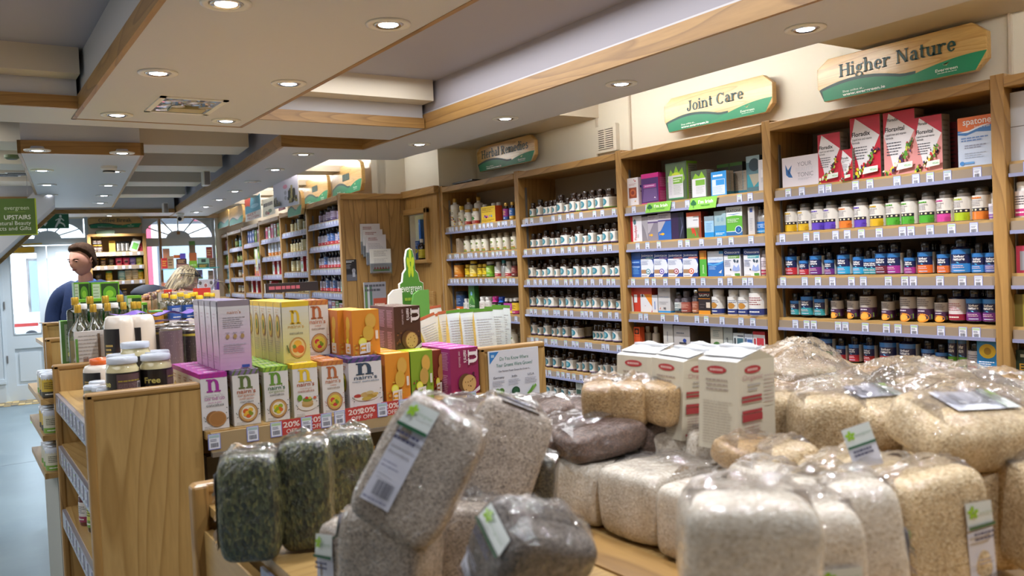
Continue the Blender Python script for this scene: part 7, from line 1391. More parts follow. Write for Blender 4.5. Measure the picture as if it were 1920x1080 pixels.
# dark brown tube and small black sign in between
simple('cocoa', .042, .15, mat('cocoa_tub', '#2a2024', .35), mat('cocoa_lid', '#2a2a30', .3), Print(100, 90, '#2f2226', True).lines(30, 20, 70, 80, 7, '#8a7a80', .35), .03, .92, kind='tub', nr=1, crr=1.02, ch=.012)
p = xat(603, 588, 3.0); o = put_bottle(KITS['cocoa'], T(p[0], 3.0, DECK+.001), 'tub'); o.scale = (1, 1, (p[2]-DECK)/.15); tag(o, 'dark brown round tub behind the orange topped carton', 'tub')
p = xat(548, 540, 4.6); o = flat(Print(60, 10, '#2a2226').lines(4, 2, 40, 8, 1, '#b05a6a', .6), .3, .05, th=.01).obj('card_sign', mat=T(p[0], 4.6, p[2]-.02), col=True); tag(o, 'narrow black card sign above the yellow topped cartons', 'sign')
MB().tube([(-.1, .005, 0), (-.1, .005, -.3)], .004, 5, GREYM).obj('stem', o); MB().tube([(.1, .005, 0), (.1, .005, -.3)], .004, 5, GREYM).obj('stem', o)

# the bulk bin in the foreground
def grain(name, cols, scale, rough=.75, bump=.35, stretch=(1, 1, 1), coat=1.0, wr=.9, cr_=.04, ws=20):
    m, n, l, b = nt(name)
    tc = n.new('ShaderNodeTexCoord'); mp = n.new('ShaderNodeMapping'); mp.inputs['Scale'].default_value = stretch; l.new(tc.outputs['Object'], mp.inputs['Vector'])
    vo = n.new('ShaderNodeTexVoronoi'); vo.inputs['Scale'].default_value = scale; l.new(mp.outputs[0], vo.inputs['Vector'])
    sx = n.new('ShaderNodeSeparateColor'); l.new(vo.outputs['Color'], sx.inputs[0])
    r = n.new('ShaderNodeValToRGB'); e = r.color_ramp.elements; e[0].color = (*rgb(cols[0]), 1); e[1].color = (*rgb(cols[-1]), 1)
    for i, c in enumerate(cols[1:-1]): x = e.new((i+1)/(len(cols)-1)); x.color = (*rgb(c), 1)
    l.new(sx.outputs[0], r.inputs['Fac'])
    ns = n.new('ShaderNodeTexNoise'); ns.inputs['Scale'].default_value = 14; l.new(tc.outputs['Object'], ns.inputs['Vector'])
    rm = n.new('ShaderNodeMapRange'); rm.inputs['From Min'].default_value = .3; rm.inputs['From Max'].default_value = .7; rm.inputs['To Min'].default_value = .78; rm.inputs['To Max'].default_value = 1.12; l.new(ns.outputs['Fac'], rm.inputs['Value'])
    mx = n.new('ShaderNodeMix'); mx.data_type = 'RGBA'; mx.blend_type = 'MULTIPLY'; mx.inputs['Factor'].default_value = 1; l.new(r.outputs[0], mx.inputs['A']); l.new(rm.outputs[0], mx.inputs['B'])
    l.new(mx.outputs['Result'], b.inputs['Base Color']); b.inputs['Roughness'].default_value = rough
    bp = n.new('ShaderNodeBump'); bp.inputs['Strength'].default_value = bump; bp.inputs['Distance'].default_value = .002; l.new(vo.outputs['Distance'], bp.inputs['Height']); l.new(bp.outputs[0], b.inputs['Normal'])
    b.inputs['Coat Weight'].default_value = coat; b.inputs['Coat Roughness'].default_value = cr_; b.inputs['Coat IOR'].default_value = 1.55
    n3 = n.new('ShaderNodeTexNoise'); n3.inputs['Scale'].default_value = ws; n3.inputs['Detail'].default_value = 4; n3.inputs['Distortion'].default_value = 3; l.new(tc.outputs['Object'], n3.inputs['Vector'])
    b2 = n.new('ShaderNodeBump'); b2.inputs['Strength'].default_value = wr; b2.inputs['Distance'].default_value = .012; l.new(n3.outputs['Fac'], b2.inputs['Height']); l.new(b2.outputs[0], b.inputs['Coat Normal'])
    return m
G = dict(
 seed=grain('pumpkin_seed', ['#1c2018', '#343a28', '#4f5638', '#2a2c22', '#6a6a3f', '#3c4030'], 230, .5, .8, (1, 1, .5)),
 grey=grain('buckwheat_grit', ['#a8998c', '#8f8276', '#b8aa9c', '#9a8c80', '#6a5e56', '#b0a296'], 420),
 dgrey=grain('dark_grit', ['#5a514c', '#6f6660', '#4a423e', '#7a706a', '#3a3431', '#655c56'], 380),
 white=grain('pale_oats', ['#cbc0b2', '#d4c9ba', '#bfb2a2', '#dad2c6', '#b5a693', '#cfc4b6'], 260, bump=.25),
 bran=grain('wheat_bran', ['#c4aa84', '#d0b894', '#b09570', '#dac6a4', '#9a805a', '#ccb48e'], 330, bump=.5),
 oat=grain('rolled_oats', ['#c4ae8c', '#b8a07c', '#d2bf9e', '#a8906a', '#c8b48e'], 190, bump=.4),
 cous=grain('toasted_crumb', ['#a8855a', '#b89566', '#94734a', '#c0a072', '#7f6240'], 380, bump=.4),
 brown=grain('brown_flax', ['#5f4638', '#4f3a30', '#6f5444', '#423028', '#584238'], 420, coat=1, wr=.9, cr_=.16, ws=34),
 quin=grain('dark_quinoa', ['#3a342a', '#2c2820', '#4a4234', '#5a5240', '#241f1a'], 420),
)
def sticker_print(seed=1, long=True):
    P = Print(60, 150 if long else 90, '#c9c9d6'); H = 150 if long else 90
    P.rect(0, H-38, 60, H, '#cdd2d0');
    for k in range(5):
        a = math.radians(90+72*k); P.disc(13+6*math.cos(a), H-16+6*math.sin(a), 3.4, 5, '#8fba2f', 8, a-math.pi/2)
    P.text('evergreen', 24, H-20, 8, '#8aa088', 0, fit=33); P.rect(0, H-42, 60, H-37, '#2f5f42')
    P.lines(8, H-62, 54, H-46, 2, '#4a4a66', .55, seed, .2);
    if long: P.lines(10, H-100, 50, H-88, 2, '#8a8aa4', .3, seed+1); P.bars(18, 14, 52, 34, '#2c2c3a', 12, seed); P.lines(6, 4, 54, 11, 1, '#8a8aa4', .4, seed)
    return P
class Bag:
    """a block-bottomed clear bag packed with loose goods; p in [-1,1]^3"""
    def __init__(s, w, d, h, seed, n=9.0, amp=.03, lean=0.0, taper=.0, bulge=.04):
        s.w, s.d, s.h, s.n, s.amp, s.lean, s.tp, s.bg = w/2, d/2, h/2, n, amp, lean, taper, bulge; R = random.Random(seed)
        s.k = [(Vector((R.uniform(-1, 1), R.uniform(-1, 1), R.uniform(-1, 1))).normalized()*R.uniform(2, 6.5), R.uniform(0, 6.28)) for _ in range(9)]
    def S(s, x, y, z, off=0.0):
        L = (abs(x)**s.n+abs(y)**s.n+abs(z)**s.n)**(1/s.n); q = Vector((x, y, z))/L
        f = sum(math.sin(k.dot(q)+ph) for k, ph in s.k)/5
        b = 1+s.bg*(1-q.z*q.z)+s.amp*f; t = 1-s.tp*(q.z+1)/2
        p = Vector((q.x*s.w*b*t, q.y*s.d*b*t, q.z*s.h*(1+s.amp*.5*f)+s.h))
        p.x += s.lean*(q.z+1)*s.h
        if off:
            nv = Vector((q.x*abs(q.x)**(s.n-2)/s.w if abs(q.x) > 1e-6 else 0, q.y*abs(q.y)**(s.n-2)/s.d if abs(q.y) > 1e-6 else 0, q.z*abs(q.z)**(s.n-2)/s.h if abs(q.z) > 1e-6 else 0))
            if nv.length > 0: p += nv.normalized()*off
        return p
    def body(s, m, N=14):
        mb = MB()
        for ax in range(3):
            for sg in (-1, 1):
                def fn(u, v, ax=ax, sg=sg):
                    a, b = 2*u-1, 2*v-1
                    if sg < 0: a = -a
                    a = math.copysign(abs(a)**.8, a); b = math.copysign(abs(b)**.8, b)
                    c = [0, 0, 0]; c[ax] = sg; c[(ax+1) % 3] = a; c[(ax+2) % 3] = b; return s.S(*c)
                mb.grid(fn, N, N, m)
        return mb
CATN = 0
def bag(mk, M, w, d, h, label, seed, flap='top', stick=None, group=None, **kw):
    B_ = Bag(w, d, h, seed, **kw); me = B_.body(G[mk]).mesh('bag', True)
    bm = bmesh.new(); bm.from_mesh(me); bmesh.ops.remove_doubles(bm, verts=bm.verts, dist=.0004); bm.to_mesh(me); bm.free(); me.polygons.foreach_set('use_smooth', [True]*len(me.polygons))
    o = link('bag', me, None, M); tag(o, label, 'bag', group)
    R = random.Random(seed*3+1)
    if flap:   # folded plastic at the mouth, puckered and lying over the top
        ph = [R.uniform(0, 6) for _ in range(4)]; fw_ = R.uniform(.55, .75)
        def ff(u, v):
            x = (u*2-1)*(1-.12*v); y = -.1+v*fw_*1.2; p = B_.S(x*.98, max(-1, min(1, y)), 1, .0035+.002*math.sin(u*19+ph[0])+.0025*math.sin(v*9+u*7+ph[1]))
            p.z += (.014 if flap == 'top' else .024)*math.sin(math.pi*min(1, v*1.1))*abs(math.sin(u*math.pi))*(.7+.3*math.sin(u*11+ph[2])); return p
        MB().grid(ff, 16, 9, MATS['film']).obj('folded_mouth', o, smooth=True)
        for sx in (-1, 1):
            c = B_.S(sx, 0, 1); c2 = B_.S(sx, .7, .95); c3 = B_.S(sx, -.7, .95)
            MB().add([c2, c3, c+Vector((sx*.002, 0, .008)), c+Vector((-sx*.022, .0, .008))], [(0, 1, 2), (0, 2, 3), (1, 3, 2)], MATS['film']).obj('ear', o)
    if stick:
        face, a0, a1, b0, b1, *rest = stick; P = sticker_print(seed); rot = rest[0] if rest else 0
        def sf(u, v, off):
            if rot: u, v = v, 1-u
            a = a0+(a1-a0)*u; b = b0+(b1-b0)*v
            c = {'front': (a, -1, b), 'top': (a, b, 1), 'left': (-1, -a, b), 'right': (1, a, b)}[face]; return B_.S(*c, .0042+off*1.3)
        mb = MB()
        P2 = Print(P.w, P.h, curved=False)
        for pl, fs, c in P.L:
            if len(pl) == 4 and fs == [(0, 1, 2, 3)]:
                (x0, y0), (x1, y1) = pl[0], pl[2]; n_ = max(1, int(abs(y1-y0)/12)); m_ = max(1, int(abs(x1-x0)/12)); q_ = [(x0+(x1-x0)*i/m_, y0+(y1-y0)*j/n_) for j in range(n_+1) for i in range(m_+1)]
                P2.L.append((q_, [(j*(m_+1)+i, j*(m_+1)+i+1, (j+1)*(m_+1)+i+1, (j+1)*(m_+1)+i) for j in range(n_) for i in range(m_)], c))
            else: P2.L.append((pl, fs, c))
        P2.emit(mb, sf, .0003, GLOSS).obj('label_sticker', o, col=True)
    return o
def onz(px, py, z): return at(px, py, 'Z', z)
BZ = 1.05
bn = empty('bulk_bin', loc=(1.4, 1.2, 0)); tag(bn, 'large pale wood bulk bin heaped with clear bags of grain in the foreground', 'display bin')
def bb_(nm, m, *a, ch=0, bevel=0.0): o = MB().box(*a, m=m, ch=ch).obj(nm, bn, bevel=bevel); o.matrix_local = bn.matrix_world.inverted(); return o
bb_('bin_floor', PX, .44, 2.4, .2, 1.9, BZ-.02, BZ)
bb_('corner_post', WZ, .405, .44, 1.885, 1.925, 0, 1.098, bevel=.006); bb_('back_panel', PX, .44, 2.44, 1.9, 1.92, 0, 1.078); bb_('back_rail', WX, .41, 2.44, 1.89, 1.93, 1.078, 1.1, bevel=.006)
bb_('side_panel', PY, .425, .445, 1.5, 1.9, 0, 1.0)
bb_('side_panel', PY, 2.40, 2.43, -.2, 1.92, .4, 1.08); bb_('side_rail', WY, 2.385, 2.44, -.2, 1.92, 1.08, 1.112, bevel=.008)
bb_('divider', WY, .85, .948, .3, 1.4, BZ-.002, BZ+.004)
bb_('front_panel', WX, .44, 2.4, .18, .2, .2, BZ+.06)
bb_('plinth', PX, .5, 2.35, .25, 1.85, 0, BZ-.02)
bb_('raised_tier', PX, 1.0, 2.38, 1.52, 1.885, BZ, BZ+.05)
# lilac price strip under the bin's left end
bb_('label_strip', RAILB, .43, .436, 1.3, 1.5, BZ-.07, BZ-.02)
def stand(mk, px, pyb, w, h, label, seed, z=BZ, yaw=-.35, d=.085, tilt=0.0, pyt=None, **kw):
    """upright bag: px, pyb = middle of its foot as seen"""
    p = onz(px, pyb, z+.004); zz = (np.array(p)-E0)@cf
    return bag(mk, T(p[0], p[1]+d*.35, z+.003, yaw, 0, tilt), w, d, h, label, seed, **kw)
def lying(mk, px, py, z, w, d, h, yaw, label, seed, rx=0.0, ry=0.0, **kw):
    """bag lying flat: px, py = where its middle shows, z = its mid height"""
    p = onz(px, py, z+h*.0)
    return bag(mk, T(p[0], p[1], z-h/2, yaw, rx, ry), w, d, h, label, seed, **kw)
def free(mk, px, py, depth, M3, w, d, h, label, seed, **kw):
    c_ = E0+depth*ray(px, py); M = Matrix.Translation(c_) @ M3 @ Matrix.Translation((0, 0, -h/2)); return bag(mk, M, w, d, h, label, seed, **kw)
def rot(yaw, pitch=0, roll=0): # yaw about z, pitch towards the viewer, roll clockwise in the picture
    V = Matrix.Rotation(math.radians(-33.3), 4, 'Z'); return V @ Matrix.Rotation(roll, 4, 'Y') @ Matrix.Rotation(pitch, 4, 'X') @ Matrix.Rotation(yaw, 4, 'Z')
gs = 'clear bags of grain in the front bin'
stand('seed', 487, 1052, .103, .185, 'bag of dark green seeds at the left front, nearest of the three', 11, yaw=-.45, d=.085, stick=('left', -.8, .75, -.75, .72), n=6, group=gs)
stand('seed', 590, 1030, .093, .195, 'bag of dark green seeds, middle of the three', 12, yaw=-.5, d=.08, n=6, group=gs)
stand('seed', 668, 960, .10, .165, 'bag of dark green seeds, farthest of the three beside the big grey bag', 13, yaw=-.3, d=.08, n=6, group=gs)
bag_g1 = free('grey', 790, 880, 1.16, rot(-.15, -.15, .52), .125, .085, .185, 'big speckled grey bag leaning left on top of the heap, label facing', 21, stick=('front', -.78, -.12, -.7, .93), n=6, amp=.03, group=gs)
free('grey', 935, 860, 1.38, rot(.1, -.2, .42), .125, .09, .185, 'speckled grey bag leaning behind the big one, label on its shoulder', 22, stick=('top', -.6, .5, -.9, .6), n=6, group=gs)
free('grey', 735, 1040, 1.18, rot(-.35, .0, .06), .125, .09, .15, 'speckled grey bag under the leaning one with label on its left', 23, stick=('left', -.7, .8, -.9, .8), n=6, group=gs)
free('grey', 655, 1060, 1.33, rot(-.5, .0, .02), .05, .09, .15, 'narrow speckled grey bag end peeping out at the left of the heap', 24, stick=('front', -.9, .4, -.9, .85), group=gs)
free('grey', 880, 1030, 1.30, rot(-.2, 0, .0), .1, .09, .15, 'speckled grey bag in shade below the leaning ones', 25, group=gs)
free('dgrey', 990, 1045, 1.02, rot(.5, .25, .5), .125, .1, .12, 'dark grey bag lying at the bottom centre with label', 26, stick=('left', -.6, .7, -.8, .8), n=5, group=gs)
free('quin', 990, 925, 1.45, rot(-.2, 0, .15), .09, .07, .14, 'dark speckled bag squeezed between grey and pale bags', 27, group=gs)
free('quin', 945, 955, 1.55, rot(-.2, 0, .0), .09, .07, .12, 'dark brown bag hidden behind the leaning grey bags', 28, group=gs)
# pale oat bags in a rank
for yb_, w_, h_, dx_, k_ in ((1.283, .122, .117, 0, 0), (1.14, .15, .124, .004, 1), (.995, .12, .122, -.002, 2)):
    bag('white', T(1.055+dx_, yb_, BZ+.001, RZA+.03), w_, .195, h_, 'pale oat bag, '+['leftmost', 'second', 'third'][k_]+' in the pale rank', 31+k_, group=gs)
free('white', 1400, 1030, .9, rot(-.1, .05, .02), .135, .11, .13, 'largest pale bag at the bottom with bright highlights', 34, n=6, stick=('front', .1, .95, -.95, -.55), group=gs)
free('white', 1225, 822, 1.72, rot(-.3, .0, .1), .21, .14, .06, 'flat pale bag behind the rank with label on top', 35, n=5, stick=('top', -.6, .85, -.2, .65, 1), group=gs)
free('white', 1360, 838, 1.62, rot(-.3, .0, .1), .14, .12, .07, 'flat pale bag beside the labelled flat one', 36, n=5, group=gs)
free('white', 1440, 912, 1.28, rot(.3, -.1, .1), .1, .1, .07, 'small pale bag lying between oats and bran', 37, n=4, group=gs)
free('white', 1515, 960, 1.18, rot(.2, -.1, .1), .1, .1, .1, 'pale bag behind the largest one on its right', 39, n=4, group=gs)
free('white', 1530, 1045, 1.02, rot(-.1, .05, -.08), .1, .09, .14, 'pale bag with green-starred label right of the largest', 40, n=5, stick=('front', -.2, .75, -.98, .1), group=gs)
free('white', 1610, 1010, 1.08, rot(.0, .05, -.1), .09, .09, .16, 'pale bag with narrow label beside the tall bran bag', 41, n=5, stick=('right', -.9, .1, -.95, .25), group=gs)
# bran bags
free('bran', 1745, 990, 1.15, rot(.15, .05, -.12), .125, .09, .165, 'tall bran bag with long label on its right side', 51, n=7, stick=('front', .3, .98, -.98, .55), group=gs)
free('bran', 1765, 905, 1.38, rot(.0, 0, -.04), .085, .09, .14, 'bran bag standing behind the labelled tall one', 52, group=gs)
free('bran', 1862, 960, 1.28, rot(.05, 0, -.03), .09, .09, .15, 'bran bag standing under the big flat one at right', 53, group=gs)
free('bran', 1945, 960, 1.22, rot(.05, 0, .0), .09, .09, .15, 'bran bag cut by the right edge of the view', 54, group=gs)
free('bran', 1815, 805, 1.28, rot(.35, .28, .16), .215, .14, .085, 'biggest bran bag lying flat on top with white label', 55, n=4.5, stick=('top', -.55, .6, -.35, .5, 1), group=gs)
free('bran', 1652, 785, 1.5, rot(.3, .22, .12), .15, .14, .085, 'bran bag lying at the centre right with white label on top', 56, n=4.5, stick=('top', -.75, .45, -.1, .75, 1), group=gs)
free('bran', 1448, 783, 1.6, rot(.0, .2, .05), .105, .1, .105, 'bran bag left of the heap beside the paper flour bags', 57, n=5.5, group=gs)
free('bran', 1548, 800, 1.5, rot(.0, .15, .05), .115, .1, .12, 'bran bag upright in the middle of the bran heap', 58, n=5.5, group=gs)
free('bran', 1860, 905, 1.45, rot(.0, 0, .0), .1, .09, .1, 'bran bag in the shade right of the leaning ones', 60, group=gs)
free('cous', 1405, 850, 1.42, rot(.4, .1, .1), .11, .09, .05, 'small shiny bran bag lying below the flour bags', 61, n=4, group=gs)
free('bran', 1468, 862, 1.38, rot(.4, .1, -.1), .095, .09, .055, 'small bran bag lying right of the shiny one', 62, n=4, group=gs)
free('oat', 1585, 890, 1.3, rot(.3, .15, -.12), .13, .1, .06, 'flat oat bag lying below the hanging label', 63, n=4, stick=('right', -.9, .9, -.5, .5), group=gs)
free('oat', 1660, 915, 1.22, rot(.3, .1, -.05), .12, .1, .07, 'oat bag lying just left of the tall labelled bran', 64, n=4, group=gs)
free('bran', 1700, 860, 1.5, rot(.0, 0, .0), .08, .08, .11, 'bran bag deep between the lying ones', 65, group=gs)
free('oat', 1560, 930, 1.2, rot(.2, .1, .05), .1, .1, .07, 'oat bag lying behind the pale ones at bottom right', 66, n=4, group=gs)
# loose ticket
P = sticker_print(77, False); c_ = E0+1.22*ray(1617, 838); mb = MB(); P.emit(mb, lambda u, v, o: ((u-.5)*.042, -o, (v-.5)*.062), m=GLOSS); mb.box(-.021, .021, .0003, .001, -.031, .031, GLOSS, c=rgb('#c9c9d6')); o = mb.obj('label_card', mat=Matrix.Translation(c_) @ rot(.05, -.1, -.28), col=True); tag(o, 'white green-starred label standing up from the oat bags', 'label')
# brown shiny flat bags on the tier behind
k = 0
for (px, py, dp, yw, w_, h_, lb) in ((935, 775, 1.85, .3, .17, .05, 'leftmost'), (1000, 770, 1.95, .35, .17, .055, 'second from left'), (1062, 768, 2.05, .35, .15, .05, 'farthest'), (1050, 810, 1.72, .35, .17, .055, 'centre front'), (1120, 812, 1.66, .4, .16, .06, 'brightest'), (1178, 785, 1.85, .3, .13, .06, 'second from right'), (1235, 800, 1.72, .3, .14, .075, 'rightmost')):
    free('brown', px, py+6, dp, rot(yw, .12, -.1), w_, .13, h_, f'flat shiny brown flax bag behind the grey ones, {lb}', 70+k, n=5, bulge=.05, amp=.05, group='flat brown bags'); k += 1
o = free('brown', 880, 775, 1.7, rot(.3, .1, .1), .12, .1, .05, 'flat shiny brown bag touching the leaning grey bag', 79, n=4, group='flat brown bags')
for i, (px, py, w_) in enumerate(((1133, 748, .1), (1192, 750, .1), (1252, 752, .1))):
    free('cous', px, py, 1.72-.03*i, rot(-.3-.25*i, .12, .04*i-.04), .078, .1, .08, f'toasted crumb bag behind the brown ones, {["left", "middle", "right"][i]}', 81+i, n=6, bulge=.03, group='crumb bags')
P = sticker_print(78); c_ = E0+1.68*ray(1275, 792); mb = MB(); P.emit(mb, lambda u, v, o: ((u-.5)*.052, -o, (v-.5)*.1), m=GLOSS); mb.box(-.026, .026, .0003, .001, -.05, .05, GLOSS, c=rgb('#c9c9d6')); o = mb.obj('label_card', mat=Matrix.Translation(c_) @ rot(-.2, -.1, -.12), col=True); tag(o, 'white label with barcode standing left of the flour bags', 'label')
# paper flour bags
def flour(px0, px1, pyt, pyb, depth, yaw, label, seed, lean=0.0):
    sc = depth/F; w_ = .09; d = .1; h = (pyb-pyt)*sc*1.0; c_ = E0+depth*ray((px0+px1)/2, pyb); R = random.Random(seed)
    M = Matrix.Translation(c_) @ rot(yaw, 0, lean); r_ = empty('flour_bag', M); tag(r_, label, 'bag', 'paper flour bags')
    mb = MB()
    def body(x, y, z):
        b = 1+.03*math.sin(z*3+seed)+.02*math.sin(x*5+z*4); return (x*w_/2*b, y*d/2*b, z*h)
    N = 8
    for sg, f_ in ((-1, lambda u, v: body(2*u-1, -1, v*.9)), (1, lambda u, v: body(1-2*u, 1, v*.9)), (0, lambda u, v: body(-1, 1-2*u, v*.9)), (2, lambda u, v: body(1, 2*u-1, v*.9))): mb.grid(f_, N, N, PAPER, c=rgb('#c9c0ad'))
    mb.add([body(-1, -1, .9), body(1, -1, .9), body(1, .2, 1.0), body(-1, .2, 1.0)], [(0, 1, 2, 3)], PAPER, c=rgb('#d2d0ce')); mb.add([body(1, 1, .9), body(-1, 1, .9), body(-1, .2, 1.0), body(1, .2, 1.0)], [(0, 1, 2, 3)], PAPER, c=rgb('#d2d0ce'))
    mb.add([body(-1, -1, .9), body(-1, .2, 1.0), body(-1, 1, .9)], [(0, 1, 2)], PAPER, c=rgb('#b8ae98')); mb.add([body(1, 1, .9), body(1, .2, 1.0), body(1, -1, .9)], [(0, 1, 2)], PAPER, c=rgb('#b8ae98'))
    P = Print(100, 180).disc(50, 158, 26, 9, '#a83034').text('Organic', 50, 152, 15, '#c9a8a0', 0, al='c', fit=40).text('One Ireland', 50, 128, 12, '#a09080', 0, al='c', fit=50) if False else Print(100, 180).disc(50, 162, 24, 8, '#a83034').lines(34, 158, 66, 166, 1, '#d2a8a0', .6)
    P.lines(20, 118, 80, 146, 3, '#a08f84', .35, seed, .3).lines(10, 10, 90, 100, 16, '#b0a290', .3, seed+1, .25)
    P.emit(mb, lambda u, v, o: (lambda q_: (q_[0], q_[1]-.0006-o, q_[2]))(body(2*u-1, -1, v*.9)), m=PAPER)
    P = Print(100, 180).disc(40, 162, 22, 8, '#a83034').lines(26, 158, 54, 166, 1, '#d2a8a0', .6).text('Organic', 12, 142, 15, '#b8908a', 0, fit=54).lines(25, 118, 60, 136, 2, '#a8a09a', .4)
    for y, hh_ in ((106, 3), (98, 3), (76, 4), (60, 9), (10, 3)): P.rect(8, y, 62, y+hh_*1.6, '#a03438')
    P.lines(12, 16, 58, 58, 7, '#b09088', .3, seed).rect(34, 16, 35, 58, '#b08a84').lines(68, 90, 98, 150, 8, '#b8a49a', .35, seed)
    P.emit(mb, lambda u, v, o: (lambda q_: (q_[0]+.0006+o, q_[1], q_[2]))(body(1, 2*u-1, v*.9)), m=PAPER)
    mb.obj('paper', r_, col=True)
    mb = MB().grid(lambda u, v: (lambda q_: (q_[0], q_[1], q_[2]+.004+.003*math.sin(u*9+seed)*v))(body(2*u-1, -.75+v*1.35, .92+.085*v)), 8, 4, PAPER, c=rgb('#d6d6d8')); mb.box(-w_*.46, w_*.46, -.004+d*.1, d*.1+.012, h*1.0, h*1.025, PAPER, c=rgb('#cfd0d4')); mb.obj('folded_top', r_, col=True)
flour(1318, 1450, 652, 835, 1.52, -.95, 'white and red paper flour bag, nearest and right', 3)
flour(1235, 1330, 655, 815, 1.68, -1.0, 'white and red paper flour bag, middle', 4, .06)
flour(1168, 1262, 648, 800, 1.85, -.8, 'white and red paper flour bag, left', 5, .04); flour(1280, 1340, 648, 800, 1.98, -.8, 'white and red paper flour bag tucked behind the middle one', 6, .1)
# loose bags with empty plastic at the rear right
def loose(px, py, depth, w_, d, h, mk, label, seed, hh=.05, yaw=.4, pitch=.12):
    R = random.Random(seed); k = [(R.uniform(3, 12), R.uniform(3, 12), R.uniform(0, 6)) for _ in range(7)]
    c_ = E0+depth*ray(px, py); M = Matrix.Translation(c_) @ rot(yaw, pitch, 0)
    B_ = Bag(w_*.8, d*.8, h, seed, 4, .06); me = B_.body(G[mk], 10).mesh('bag', True); o = link('bag', me, None, M @ Matrix.Translation((0, 0, -h))); tag(o, label, 'bag', 'loose bags at the rear right')
    def f_(u, v):
        x, y = 2*u-1, 2*v-1; e = max(0, 1-max(abs(x), abs(y))**3); r_ = sum(1-abs(math.sin(a*u+b*v+c)) for a, b, c in k)/7
        return (x*w_*.62, y*d*.7, hh*e*(.35+1.1*r_)+.004-h*.5*(1-e))
    MB().grid(f_, 34, 26, MATS['film']).obj('loose_plastic', o, smooth=True); return o
loose(1490, 680, 2.15, .2, .2, .03, 'oat', 'bag of flat breads in puffed clear plastic beside the flour', 91, .09)
loose(1590, 715, 1.95, .2, .16, .03, 'oat', 'loosely filled oat bag lying on the bin rail, left', 92, .05)
loose(1680, 705, 2.0, .22, .2, .03, 'oat', 'crumpled clear bag of oats behind the label bags, middle', 93, .075)
loose(1770, 712, 1.85, .2, .2, .03, 'oat', 'crumpled clear bag of oats, right of the middle one', 94, .07)
loose(1835, 755, 1.62, .2, .18, .035, 'oat', 'crumpled bag with empty top above the biggest bran bag', 95, .07)
loose(1900, 725, 1.85, .2, .2, .03, 'white', 'crumpled clear bag at the right edge', 96, .07)
loose(1560, 690, 2.25, .2, .2, .03, 'oat', 'crumpled clear bag farthest along the bin rail', 97, .05)
sup = MB().box(2.44, 3.0, -.2, 2.4, .9, 1.06, PY).obj('bin_shelf', bn); sup.matrix_local = bn.matrix_world.inverted()

# coffee break unit on the far wall
CB = FB @ T(-1.365, TF-.02, 0)
cbu = empty('shelving_unit', CB); tag(cbu, 'narrow oak shelving unit of jars between entrance doors and window', 'shelving')
W = .335
def cbx(nm, m, *a, bevel=0.0): return MB().box(*a, m=m).obj(nm, cbu, bevel=bevel)
cbx('upright', WZ, -W-.02, -W+.02, -.3, 0, 0, 2.13, bevel=.003); cbx('upright', WZ, W-.02, W+.02, -.3, 0, 0, 2.13, bevel=.003); cbx('top_board', WX, -W, W, -.3, 0, 2.10, 2.135, bevel=.003); cbx('back_panel', SHELFIN, -W, W, -.012, 0, 0, 2.1)
cz = [1.895, 1.715, 1.515, 1.3, 1.08]
for i, z in enumerate(cz):
    s = MB().box(-W+.02, W-.02, -.29, -.012, -.02, 0, PX).obj('shelf', cbu, mat=T(0, 0, z)); MB().box(-W+.02, W-.02, -.302, -.29, -.055, -.005, RAIL).obj('price_rail', s)
    R = random.Random(i)
    for j in range(6): link('price_tag', R.choice(TAGS), s, T(-W+.09+j*.1+R.uniform(-.02, .02), -.303, -.05))
simple('coffee_d', .035, .1, AMB, mat('gold_lid', '#b8963f', .3, .4), L_plain('#4a3a34', '#2a1f1c', '#c8b8a8'), .1, .7, nr=.85, crr=.9, ch=.018); simple('tin_pink', .042, .1, pm('#c0206a'), pm('#a81a5a'), L_plain('#c8306f', '#a01f5a', '#e8d8e0', '#3a2030'), .08, .85, kind='tub', crr=1.02); simple('tin_vio', .042, .1, pm('#5a4ab0'), pm('#4a3a9a'), L_plain('#6a5ac0', '#4a3a9a', '#d8d4e8'), .08, .85, kind='tub', crr=1.02)
simple('tin_lime', .042, .1, pm('#8aa02a'), pm('#6f8a24'), L_plain('#a0b03a', '#6f8a24', '#e0e4c8'), .08, .85, kind='tub', crr=1.02); simple('jar_y', .04, .125, mat('yellow_jar', '#c8a82a', .2, coat=.5), mat('green_lid', '#2f7a3a', .3), L_plain('#d8c03a', '#b8a02a', '#5a6a2a'), .08, .6, kind='tub', crr=.95); simple('tube_t', .045, .14, pm('#7aa0a8'), pm('#2a2a30'), L_plain('#7aa8b0', '#5a8a94', '#d8e0e0'), .05, .85, kind='tub', crr=1.0); simple('tube_c', .045, .15, pm('#b8a88a'), pm('#2a2a30'), L_plain('#c8bca0', '#a8987a', '#5a5040'), .05, .85, kind='tub', crr=1.0); simple('tin_bk', .035, .1, BLK, BLK, L_plain('#3a3634', '#2a2624', '#b8a888'), .08, .85, kind='tub', crr=1.0)
def cbput(si, lst):
    for i, (x, k, d_) in enumerate(lst):
        M = CB @ T(-W+.04+x*(2*W-.08), -.2, cz[si]+.001)
        if isinstance(k, tuple): o = link('carton', k[1], None, M)
        else: o = put_bottle(KITS[k], M, 'jar')
        tag(o, f'{d_}, {ORD[i]} from left, {SHN[si]} of the unit beside the doors', 'box' if isinstance(k, tuple) else 'jar', 'goods on the unit beside the doors')
gb = bx('goldbar', .075, .05, .15, '#b8903a', Print(60, 100).lines(10, 10, 50, 90, 5, '#8a6a24', .5)); bk_ = bx('blackpk', .05, .05, .14, '#24221f', Print(60, 100).rect(10, 10, 26, 80, '#b8b0a8').lines(32, 10, 54, 80, 5, '#8a8278', .4)); rd_ = bx('redpk', .1, .05, .11, '#8a2438', Print(60, 60).lines(10, 20, 50, 40, 2, '#d0a0a8', .5))
